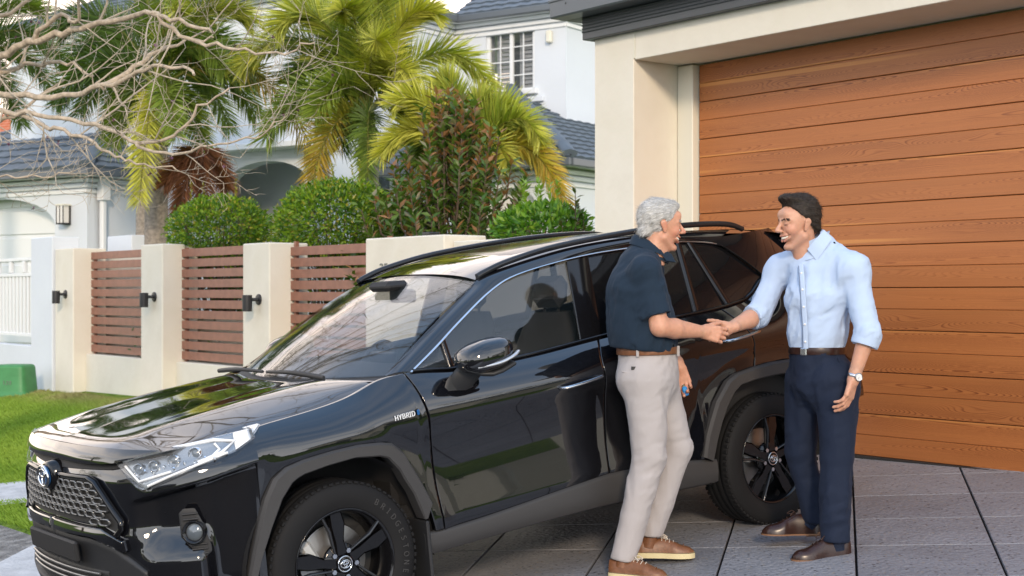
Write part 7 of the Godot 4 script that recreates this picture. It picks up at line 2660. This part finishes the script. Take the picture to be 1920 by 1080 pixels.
	for j in 5:
		var row := PackedVector3Array()
		for i in 25:
			var a := lerpf(0.30, TAU - 0.30, i / 24.0)
			var rr: float = [0.094, 0.067, 0.070, 0.084, 0.098][j]
			var yy: float = [-0.055, 0.0, 0.018, 0.006, -0.030][j]
			row.append(L.call(1218, 460, 0.0) + Vector3(cos(a) * rr * 1.05 + (0.030 if absf(a - PI) > 2.4 else 0.0) * (j / 4.0), yy + cos(a) * -0.038 - (0.020 if absf(a - PI) > 2.3 else 0.0) * (j / 4.0), sin(a) * rr))
		rows.append(row)
	sm.grid(rows, L.call(1217, 460, 0.0), false)
	put("collar", sm, navy, shirt)
	sm = MB.new()
	sm.tube([seN - dN * 0.022, seN + dN * 0.004], [0.071, 0.070], 24, false, Vector2(1.0, 0.97))
	put("sleeve_hem", sm, navy, shirt)
	# trousers
	var hN: Vector3 = L.call(1207, 712, 0.085)
	var hF: Vector3 = L.call(1232, 712, -0.085)
	var kN: Vector3 = L.call(1213, 852, 0.095)
	var kF: Vector3 = L.call(1275, 845, -0.105)
	var aN: Vector3 = L.call(1167, 1040, 0.085)
	var aF: Vector3 = L.call(1225, 1010, -0.115)
	var Q := Field.new(Vector3(-0.28, 0.0, -0.30), Vector3(0.30, 1.12, 0.30), 0.010)
	Q.cap(L.call(1214, 668, 0.0), L.call(1215, 705, 0.0), 0.142, 0.146, 0.0, Vector3(1, 1, 1.15))
	Q.ell(L.call(1187, 704, 0.06), Vector3(0.078, 0.085, 0.09), 0.04)
	Q.ell(L.call(1194, 704, -0.06), Vector3(0.078, 0.085, 0.09), 0.04)
	Q.cap(hN, kN, 0.112, 0.079, 0.05); Q.cap(kN, aN, 0.078, 0.060, 0.02)
	Q.cap(hF, kF, 0.108, 0.073, 0.05); Q.cap(kF, aF, 0.073, 0.058, 0.02)
	Q.shape(folds(320, Vector3(-0.15, 1, 0).normalized(), 6.0, 0.012), 0.035)
	Q.shape(folds(321, Vector3(0.85, 0.45, 0.3).normalized(), 12.0, 0.009), 0.035)
	Q.trim(L.call(1213, 652, 0.0), Vector3(0.05, 1, 0).normalized(), Vector3(-1, 1.0, -1), Vector3(1, 2, 1))
	Q.trim(L.call(1170, 1045, 0.085), Vector3(-0.12, -1, 0.0).normalized(), Vector3(-0.3, -0.1, -0.01), Vector3(0.05, 0.2, 0.3))
	Q.trim(L.call(1225, 1012, -0.115), Vector3(-0.12, -1, 0.0).normalized(), Vector3(-0.15, -0.1, -0.3), Vector3(0.3, 0.28, 0.0))
	sm = MB.new()
	Q.to_mesh(sm)
	var tan_ := cloth_mat("stone_chino", lin(0.43, 0.40, 0.392), 0.85, 0.6, 0.3)
	var tr := put("trousers", sm, tan_, o)
	# pocket seams, label and belt
	sm = MB.new()
	sm.tube(spline([L.call(1228, 672, 0.164), L.call(1225, 690, 0.176), L.call(1218, 724, 0.180)], 8), [0.0035], 5)
	sm.tube(spline([L.call(1163, 694, 0.134), L.call(1176, 696, 0.158), L.call(1192, 696, 0.170)], 6), [0.004], 5)
	put("pocket_seam", sm, tan_, tr)
	put("pocket_label", boxc(L.call(1184, 687, 0.168), Vector3(0.030, 0.016, 0.012), 0.001), M.print_black, tr, Transform3D.IDENTITY)
	sm = MB.new()
	rows = []
	for j in 4:
		var row := PackedVector3Array()
		for i in 41:
			var a := TAU * i / 40.0
			var ex: float = [0.0, 0.006, 0.006, 0.0][j]
			row.append(L.call(1214, 657, 0.0) + Vector3(cos(a) * (0.148 + ex), [-0.018, -0.016, 0.016, 0.018][j] + cos(a) * 0.004, sin(a) * (0.174 + ex)))
		rows.append(row)
	sm.grid(rows, L.call(1214, 657, 0.0), false)
	if not M.has("tan_leather"):
		var lm := mat("tan_leather", lin(0.21, 0.085, 0.035), 0.45)
		tri_tex(lm, ntex(86, 0.05, [lin(0.65, 0.65, 0.65), lin(1, 1, 1)], [0.2, 0.8], 256, 4), 4.0, null, 0.0, false)
		lm = mat("dark_leather", lin(0.035, 0.014, 0.010), 0.28)
		tri_tex(lm, ntex(87, 0.05, [lin(0.6, 0.6, 0.6), lin(1, 1, 1)], [0.2, 0.8], 256, 4), 4.0, null, 0.0, false)
		mat("cream_sole", lin(0.62, 0.53, 0.30), 0.7)
		mat("stacked_sole", lin(0.20, 0.10, 0.05), 0.6)
		mat("lace_pale", lin(0.60, 0.52, 0.42), 0.8)
		mat("lace_dark", lin(0.04, 0.018, 0.012), 0.7)
	put("belt", sm, M.tan_leather, o)
	for q in [[1190, 0.155], [1268, 0.07]]:
		put("belt_loop", boxc(L.call(q[0], 657, q[1] + 0.012), Vector3(0.014, 0.052, 0.012), 0.003), tan_, tr)
	# boat shoes and socks of skin
	var gN: Vector3 = L.call(1160, 1076, 0.09)
	var gF: Vector3 = L.call(1216, 1052, -0.115)
	sm = MB.new()
	sm.tube([gN + Vector3(0.01, 0.05, 0), aN + Vector3(0, 0.02, 0)], [0.040, 0.036], 12)
	put("sock", sm, M.tan_leather, o)
	sm = MB.new()
	sm.tube([gF + Vector3(0.01, 0.05, 0), aF + Vector3(0, 0.02, 0)], [0.040, 0.036], 12)
	put("sock", sm, M.tan_leather, o)
	shoe(o, Transform3D(Basis(Vector3.UP, -0.42), gN), 0.29, 0, M.tan_leather, M.cream_sole, M.lace_pale)
	shoe(o, Transform3D(Basis(Vector3.UP, -0.06), gF), 0.29, 0, M.tan_leather, M.cream_sole, M.lace_pale)
	# blue key fob in the left hand
	mat("fob_blue", lin(0.02, 0.25, 0.62), 0.35)
	var kf := thing("key_fob", "small bright blue key fob held in the older man's lowered hand", "key fob", o.transform * Transform3D(Basis(Vector3.BACK, 0.3), L.call(1293, 738, -0.175)))
	put("fob", boxc(Vector3.ZERO, Vector3(0.026, 0.048, 0.014), 0.005), M.fob_blue, kf)
	put("fob_ring", boxc(Vector3(0, 0.028, 0), Vector3(0.014, 0.014, 0.004), 0.002), M.chrome, kf)

# ---------- the younger man ----------
func build_younger_man() -> void:
	var o := person_base("dark haired smiling man in light blue shirt and navy trousers with a wrist watch", 1545, 1032, 7.2)
	var k_ := 7.2 / FOC
	var L := func(u: float, v: float, z: float) -> Vector3: return Vector3((u - 1545.0) * k_, (1032.0 - v) * k_, z)
	var skin := skin_mat("skin_tan")
	var base := Color(0.54, 0.285, 0.19)
	var hn := noise(401, 1.0, 3)
	var sk := func(p: Vector3, _n: Vector3) -> Color:
		var c := base * (1.0 + 0.12 * hn.get_noise_3dv(p * 40.0))
		c.a = 1.0
		return c
	var face_b := Basis(Vector3(-cos(0.34), 0, sin(0.34)), Vector3.UP, Vector3(-sin(0.34), 0, -cos(0.34)))
	var hx := Transform3D(face_b * Basis(Vector3.BACK, deg_to_rad(-4)), L.call(1497.0, 423.0, 0.0))
	var skh := func(p: Vector3, n: Vector3) -> Color:
		var c := base * (1.0 + 0.08 * hn.get_noise_3dv(p * 60.0))
		var red := smoothstep(0.05, 0.0, (p - Vector3(0.065, -0.018, 0.04 * signf(p.z))).length()) * 0.4
		c = c.lerp(Color(0.58, 0.21, 0.14), clampf(red, 0, 0.5))
		# close shaved beard
		var beard := smoothstep(-0.028, -0.06, p.y) * smoothstep(-0.16, -0.12, p.y) * smoothstep(0.0, 0.03, p.x)
		c = c.lerp(Color(0.30, 0.185, 0.145), beard * 0.35)
		if absf(p.y + 0.060) < 0.018 and p.x > 0.072 and (p - Vector3(0.10, -0.060, 0)).length() < 0.03: c = c.lerp(Color(0.42, 0.14, 0.11), 0.5)
		c.a = 1.0
		return c
	var body := MB.new()
	head_field(0.0).to_mesh(body, hx, skh)
	var sN: Vector3 = L.call(1589, 504, 0.135)
	var sF: Vector3 = L.call(1473, 503, -0.165)
	var eN: Vector3 = L.call(1606, 622, 0.225)
	var wN: Vector3 = L.call(1580, 703, 0.235)
	var eF: Vector3 = L.call(1430, 592, -0.125)
	var wF: Vector3 = L.call(1370, 614, 0.005)
	var nb: Vector3 = L.call(1534, 478, -0.01)
	var F := Field.new(Vector3(-0.55, 0.80, -0.30), Vector3(0.28, 1.62, 0.36), 0.010)
	F.cap(hx * Vector3(-0.03, -0.12, 0), nb, 0.056, 0.066, 0.0)
	F.cap(nb + Vector3(0, -0.05, 0), L.call(1533, 620, 0.0), 0.06, 0.085, 0.04, Vector3(1.15, 1, 1.15))
	F.cap(nb + Vector3(0, -0.03, 0), sN, 0.036, 0.045, 0.02); F.cap(nb + Vector3(0, -0.03, 0), sF, 0.036, 0.045, 0.02)
	F.cap(sN, eN, 0.048, 0.042, 0.02); F.cap(sF, eF, 0.048, 0.044, 0.02)
	F.cap(eN, wN, 0.044, 0.030, 0.015)
	F.cap(eF, eF.lerp(wF, 0.35), 0.045, 0.046, 0.015); F.cap(eF.lerp(wF, 0.35), wF, 0.046, 0.030, 0.012)
	F.to_mesh(body, Transform3D.IDENTITY, sk)
	var hp: Vector3 = L.call(1367, 615, 0.010)
	hand_mesh(body, hand_bones(hp, Vector3(-0.96, -0.20, 0.10).normalized(), Vector3(-0.12, -0.1, 1.0).normalized(), [0.62, 0.66, 0.70, 0.74], Vector2(0.6, 0.35), 1.0, 1.0), [wF.lerp(eF, 0.25), hp, 0.034, 0.027], sk)
	var hl: Vector3 = L.call(1579, 706, 0.236)
	hand_mesh(body, hand_bones(hl, Vector3(-0.26, -0.96, 0.06).normalized(), Vector3(-0.75, 0.15, -0.6).normalized(), [0.36, 0.42, 0.46, 0.50], Vector2(0.42, 0.25), 1.0, 1.0), [wN.lerp(eN, 0.25), hl, 0.033, 0.028], sk)
	put("body", body, skin, o)
	teeth(o, hx)
	face_details(o, hx, Color(0.035, 0.022, 0.016), Color.BLACK)
	# hair: short, dark, lifted at the front
	var G := Field.new(Vector3(-0.14, -0.09, -0.11), Vector3(0.13, 0.18, 0.11), 0.0048)
	G.ell(Vector3(-0.020, 0.060, 0), Vector3(0.106, 0.104, 0.082), 0.0)
	G.cap(Vector3(-0.082, -0.015, 0.03), Vector3(-0.082, -0.015, -0.03), 0.026, 0.026, 0.02)
	G.ell(Vector3(0.056, 0.136, 0.0), Vector3(0.042, 0.026, 0.052), 0.02)
	G.trim(Vector3(0.078, 0.112, 0), Vector3(0.72, -0.69, 0), Vector3(-1, -1, -1), Vector3(1, 1, 1))
	G.trim(Vector3(0.028, 0.036, 0), Vector3(0.85, -0.52, 0), Vector3(0.0, -1, -1), Vector3(1, 1, 1))
	G.trim(Vector3(-0.02, -0.040, 0), Vector3(0.45, -0.89, 0), Vector3(-1, -1, -1), Vector3(1, 1, 1))
	for s in [-1.0, 1.0]: G.cap(Vector3(-0.006, 0.010, 0.085 * s), Vector3(0.004, -0.035, 0.08 * s), 0.022, 0.02, -0.006)
	var sn := noise(402, 1.0, 3)
	G.shape(func(p): return 0.006 * sn.get_noise_3d(p.x * 30.0, p.y * 30.0, p.z * 55.0))
	var hm := MB.new()
	G.to_mesh(hm, hx, func(p, n): return Color(0.030, 0.022, 0.017) * (0.9 + 0.5 * sn.get_noise_3d(p.x * 40.0, p.y * 60.0, p.z * 90.0)))
	var hs := MB.new()
	strands(hs, hm, 2400, 0.028, 0.0012, func(p, n, r): return Vector3(0.75 + r.randfn(0, 0.25), (p.y - hx.origin.y - 0.05) * 5.0 - 0.35 + r.randfn(0, 0.25), r.randfn(0, 0.25)), func(p, r):
		var v: float = r.randf_range(0.012, 0.055)
		return Color(v * 1.15, v * 0.92, v * 0.75), 403)
	var hair := put("hair", hm, M.hair, o)
	var ho := put("strands", hs, M.hair, hair)
	ho.set_meta("kind", "stuff")
	# shirt
	var P := Field.new(Vector3(-0.42, 0.97, -0.34), Vector3(0.30, 1.62, 0.36), 0.009)
	var tb := Vector3(1.26, 1, 1.15)
	var dN := (wN - eN).normalized()
	var seN: Vector3 = eN.lerp(wN, 0.26)
	var dF := (wF - eF).normalized()
	var seF: Vector3 = eF.lerp(wF, 0.22)
	P.cap(sN, eN, 0.062, 0.060, 0.0); P.cap(eN, eN.lerp(wN, 0.5), 0.060, 0.058, 0.02)
	P.trim(seN, dN, seN - Vector3(0.2, 0.3, 0.2), seN + Vector3(0.2, 0.08, 0.2))
	P.cap(sF, eF, 0.066, 0.058, 0.02); P.cap(eF, eF.lerp(wF, 0.5), 0.058, 0.054, 0.02)
	P.trim(seF, dF, seF - Vector3(0.2, 0.2, 0.2), seF + Vector3(0.09, 0.12, 0.2))
	P.cap(sN, L.call(1552, 560, 0.04), 0.056, 0.10, 0.05)
	P.cap(L.call(1534, 515, -0.01), L.call(1534, 560, 0.0), 0.104, 0.116, 0.06, tb)
	P.cap(L.call(1534, 560, 0.0), L.call(1534, 615, 0.0), 0.116, 0.112, 0.05, tb)
	P.cap(L.call(1534, 615, 0.0), L.call(1532, 668, 0.0), 0.112, 0.118, 0.05, Vector3(1.12, 1, 1.10))
	P.cap(nb + Vector3(0, -0.03, 0), sN + Vector3(0, -0.03, 0), 0.07, 0.06, 0.06); P.cap(nb + Vector3(0, -0.03, 0), sF + Vector3(0, -0.03, 0), 0.06, 0.058, 0.05)
	P.cap(L.call(1534, 452, -0.01), nb, 0.060, 0.074, 0.03)
	P.cap(L.call(1549, 470, 0.02), sN, 0.052, 0.063, 0.05); P.cap(L.call(1518, 474, -0.03), sF, 0.050, 0.060, 0.05)
	P.shape(folds(410, Vector3(0.2, 1, 0).normalized(), 8.5, 0.011), 0.035)
	P.shape(folds(411, Vector3(0.8, 0.6, 0.1).normalized(), 12.0, 0.011), 0.035)
	P.cap(L.call(1524, 470, -0.01), L.call(1506, 405, -0.01), 0.058, 0.075, -0.006)
	P.trim(L.call(1530, 659, 0.0), Vector3(0, -1, 0), Vector3(-0.3, 0.8, -0.3), Vector3(0.25, 1.15, 0.150))
	var sm := MB.new()
	P.to_mesh(sm)
	var blue := cloth_mat("blue_shirt", lin(0.47, 0.585, 0.77), 0.8, 0.45, 0.2)
	var shirt := put("shirt", sm, blue, o)
	# rolled cuffs
	sm = MB.new()
	sm.tube([seN - dN * 0.055, seN - dN * 0.045, seN - dN * 0.004, seN + dN * 0.004], [0.060, 0.070, 0.070, 0.064], 24, false, Vector2(1.0, 0.94))
	sm.tube([seN + dN * 0.004, seN - dN * 0.02], [0.064, 0.045], 24, false, Vector2(1.0, 0.94))
	put("rolled_cuff", sm, blue, shirt)
	sm = MB.new()
	sm.tube([seF - dF * 0.050, seF - dF * 0.042, seF - dF * 0.004, seF + dF * 0.004], [0.056, 0.063, 0.063, 0.058], 24, false)
	sm.tube([seF + dF * 0.004, seF - dF * 0.02], [0.058, 0.042], 24, false)
	put("rolled_cuff", sm, blue, shirt)
	# collar: band round the neck and two pointed flaps, open at the throat
	sm = MB.new()
	var rows := []
	for j in 4:
		var row := PackedVector3Array()
		for i in 29:
			var a := PI * 0.86 + lerpf(0.42, TAU - 0.42, i / 28.0)
			var rr: float = [0.098, 0.067, 0.067, 0.069][j]
			var yy: float = [-0.062, -0.012, 0.018, 0.034][j]
			row.append(L.call(1529, 458, -0.01) + Vector3(cos(a) * rr * 1.05, yy + cos(a) * 0.034, sin(a) * rr))
		rows.append(row)
	sm.grid(rows, L.call(1529, 455, 0.0), false)
	put("collar_band", sm, blue, shirt)
	for q in [[L.call(1541, 432, 0.045), L.call(1509, 468, 0.062), L.call(1524, 490, 0.088), L.call(1554, 449, 0.072), 1.0], [L.call(1497, 452, -0.085), L.call(1494, 477, -0.005), L.call(1489, 496, -0.012), L.call(1484, 468, -0.095), -1.0]]:
		sm = MB.new()
		rows = []
		for lay in 2:
			var rws := []
			for j in 7:
				var row := PackedVector3Array()
				for i in 9:
					var u := i / 8.0
					var v := j / 6.0
					var p: Vector3 = q[0].lerp(q[1], u).lerp(q[3].lerp(q[2], u), v)
					p += Vector3(0.0, 0.004, 0.014 * q[4]) * sin(PI * u) + Vector3(0, 0, 0.006 * q[4]) * sin(PI * v)
					if lay == 1: p += Vector3(0.002, 0.002, -0.004 * q[4])
					row.append(p)
				rws.append(row)
			sm.grid(rws, Vector3(-0.2, 0.3, q[4] * (1.0 if lay == 0 else -1.0)))
		put("collar_flap", sm, blue, shirt)
	# button band and buttons down the front
	var fr := [L.call(1500, 497, 0.055), L.call(1499, 520, 0.098), L.call(1500, 560, 0.118), L.call(1503, 610, 0.118), L.call(1505, 652, 0.106)]
	for k in fr.size(): fr[k] += Vector3(-0.010, 0, 0.012)
	if not M.has("button_white"): mat("button_white", lin(0.75, 0.75, 0.74), 0.3)
	sm = MB.new()
	sm.tube(spline(fr, 20), [0.015], 6, true, Vector2(1.0, 0.10), Vector3(-0.55, 0, 0.83))
	put("button_band", sm, blue, shirt)
	for k in 5:
		var bp := pline(fr, 0.12 + 0.2 * k)
		sm = MB.new()
		sm.lathe([Vector2(0.0, 0.005), Vector2(0.005, 0.005), Vector2(0.006, 0.0)], Transform3D(Basis(Vector3(0.83, 0, 0.55), Vector3(-0.55, 0, 0.83), Vector3(0, -1, 0)), bp + Vector3(-0.001, 0, 0.003)), 10)
		put("button", sm, M.button_white, shirt)
	# trousers
	var hN: Vector3 = L.call(1562, 715, 0.075)
	var hF: Vector3 = L.call(1518, 715, -0.085)
	var kN: Vector3 = L.call(1561, 850, 0.100)
	var kF: Vector3 = L.call(1509, 850, -0.115)
	var aN: Vector3 = L.call(1556, 1003, 0.115)
	var aF: Vector3 = L.call(1541, 985, -0.15)
	var Q := Field.new(Vector3(-0.26, 0.0, -0.32), Vector3(0.26, 1.06, 0.32), 0.010)
	Q.cap(L.call(1532, 668, 0.0), L.call(1540, 712, 0.0), 0.118, 0.132, 0.0, Vector3(1.12, 1, 1.12))
	Q.ell(L.call(1566, 712, -0.02), Vector3(0.09, 0.09, 0.11), 0.05)
	Q.cap(hN, kN, 0.110, 0.080, 0.05); Q.cap(kN, aN, 0.079, 0.066, 0.02)
	Q.cap(hF, kF, 0.104, 0.072, 0.05); Q.cap(kF, aF, 0.072, 0.060, 0.02)
	Q.shape(folds(420, Vector3(0.0, 1, 0).normalized(), 6.5, 0.013), 0.035)
	Q.shape(folds(421, Vector3(0.85, 0.4, 0.3).normalized(), 10.0, 0.012), 0.035)
	Q.trim(L.call(1532, 652, 0.0), Vector3(0, 1, 0), Vector3(-1, 0.95, -1), Vector3(1, 2, 1))
	Q.trim(L.call(1556, 1008, 0.115), Vector3(-0.05, -1, 0).normalized(), Vector3(-0.3, -0.1, -0.02), Vector3(0.3, 0.2, 0.3))
	Q.trim(L.call(1541, 990, -0.15), Vector3(-0.05, -1, 0).normalized(), Vector3(-0.3, -0.1, -0.35), Vector3(0.3, 0.25, -0.02))
	sm = MB.new()
	Q.to_mesh(sm)
	var ny_ := cloth_mat("navy_trouser", lin(0.010, 0.017, 0.038), 0.8, 0.35, 0.3)
	var tr := put("trousers", sm, ny_, o)
	sm = MB.new()
	sm.tube(spline([L.call(1560, 668, 0.128), L.call(1566, 690, 0.150), L.call(1580, 722, 0.160)], 8), [0.003], 5)
	put("pocket_seam", sm, ny_, tr)
	sm = MB.new()
	rows = []
	for j in 4:
		var row := PackedVector3Array()
		for i in 41:
			var a := TAU * i / 40.0
			var ex: float = [0.0, 0.005, 0.005, 0.0][j]
			row.append(L.call(1532, 657, 0.0) + Vector3(cos(a) * (0.136 + ex), [-0.018, -0.016, 0.016, 0.018][j], sin(a) * (0.136 + ex)))
		rows.append(row)
	sm.grid(rows, L.call(1532, 657, 0.0), false)
	put("belt", sm, M.dark_leather, o)
	put("belt_buckle", boxc(Vector3.ZERO, Vector3(0.036, 0.036, 0.010), 0.004), M.satin_chrome, o, Transform3D(Basis(Vector3.UP, -0.75), L.call(1498, 658, 0.112)))
	# shoes
	var gN: Vector3 = L.call(1564, 1042, 0.115)
	var gF: Vector3 = L.call(1531, 1014, -0.16)
	sm = MB.new()
	sm.tube([gN + Vector3(-0.01, 0.05, 0), aN + Vector3(0, 0.03, 0)], [0.042, 0.038], 12)
	put("sock", sm, ny_, o)
	sm = MB.new()
	sm.tube([gF + Vector3(-0.01, 0.05, 0), aF + Vector3(0, 0.03, 0)], [0.042, 0.038], 12)
	put("sock", sm, ny_, o)
	shoe(o, Transform3D(Basis(Vector3.UP, PI + 0.20), gN), 0.30, 1, M.dark_leather, M.stacked_sole, M.lace_dark)
	shoe(o, Transform3D(Basis(Vector3.UP, PI + 0.05), gF), 0.30, 1, M.dark_leather, M.stacked_sole, M.lace_dark)
	# watch and ring
	var wd := (wN - eN).normalized()
	var wc: Vector3 = wN + wd * -0.008
	var wx := wd.cross(Vector3(0, 0, 1)).normalized()
	var wz := wx.cross(wd)
	sm = MB.new()
	var rg := []
	for k in 25: rg.append(wc + (wx * cos(TAU * k / 24.0) * 0.033 + wz * sin(TAU * k / 24.0) * 0.031))
	sm.tube(rg, [0.009], 6, false, Vector2(0.3, 1.0), wd)
	var wt := put("watch", sm, M.satin_chrome, o)
	var wn := (wz * 0.85 + wx * -0.35).normalized()
	var wb := Basis(wd.cross(wn).normalized(), wn, wd)
	sm = MB.new()
	sm.lathe([Vector2(0.0, 0.006), Vector2(0.017, 0.006), Vector2(0.018, 0.009), Vector2(0.0205, 0.008), Vector2(0.021, 0.0)], Transform3D(wb, wc + wn * 0.031), 24)
	put("watch_case", sm, M.satin_chrome, wt)
	sm = MB.new()
	sm.lathe([Vector2(0.0, 0.0072), Vector2(0.0165, 0.007)], Transform3D(wb, wc + wn * 0.031), 24)
	put("watch_dial", sm, M.button_white, wt)
	sm = MB.new()
	sm.box(Transform3D(wb, wc + wn * 0.0388 + wd * 0.004), Vector3(0.0012, 0.0006, 0.012))
	sm.box(Transform3D(wb * Basis(Vector3.UP, 1.2), wc + wn * 0.0388 + wx * 0.003), Vector3(0.0012, 0.0006, 0.009))
	put("watch_hands", sm, M.print_black, wt)

func _ready() -> void:
	build_camera()
	build_sky()
	build_materials()
	build_ground()
	build_driveway()
	build_garage()
	build_fence()
	build_house()
	build_car()
	build_older_man()
	build_younger_man()
	build_grass()
	build_bushes()
	build_palms()
	build_bare_tree()
	build_context()
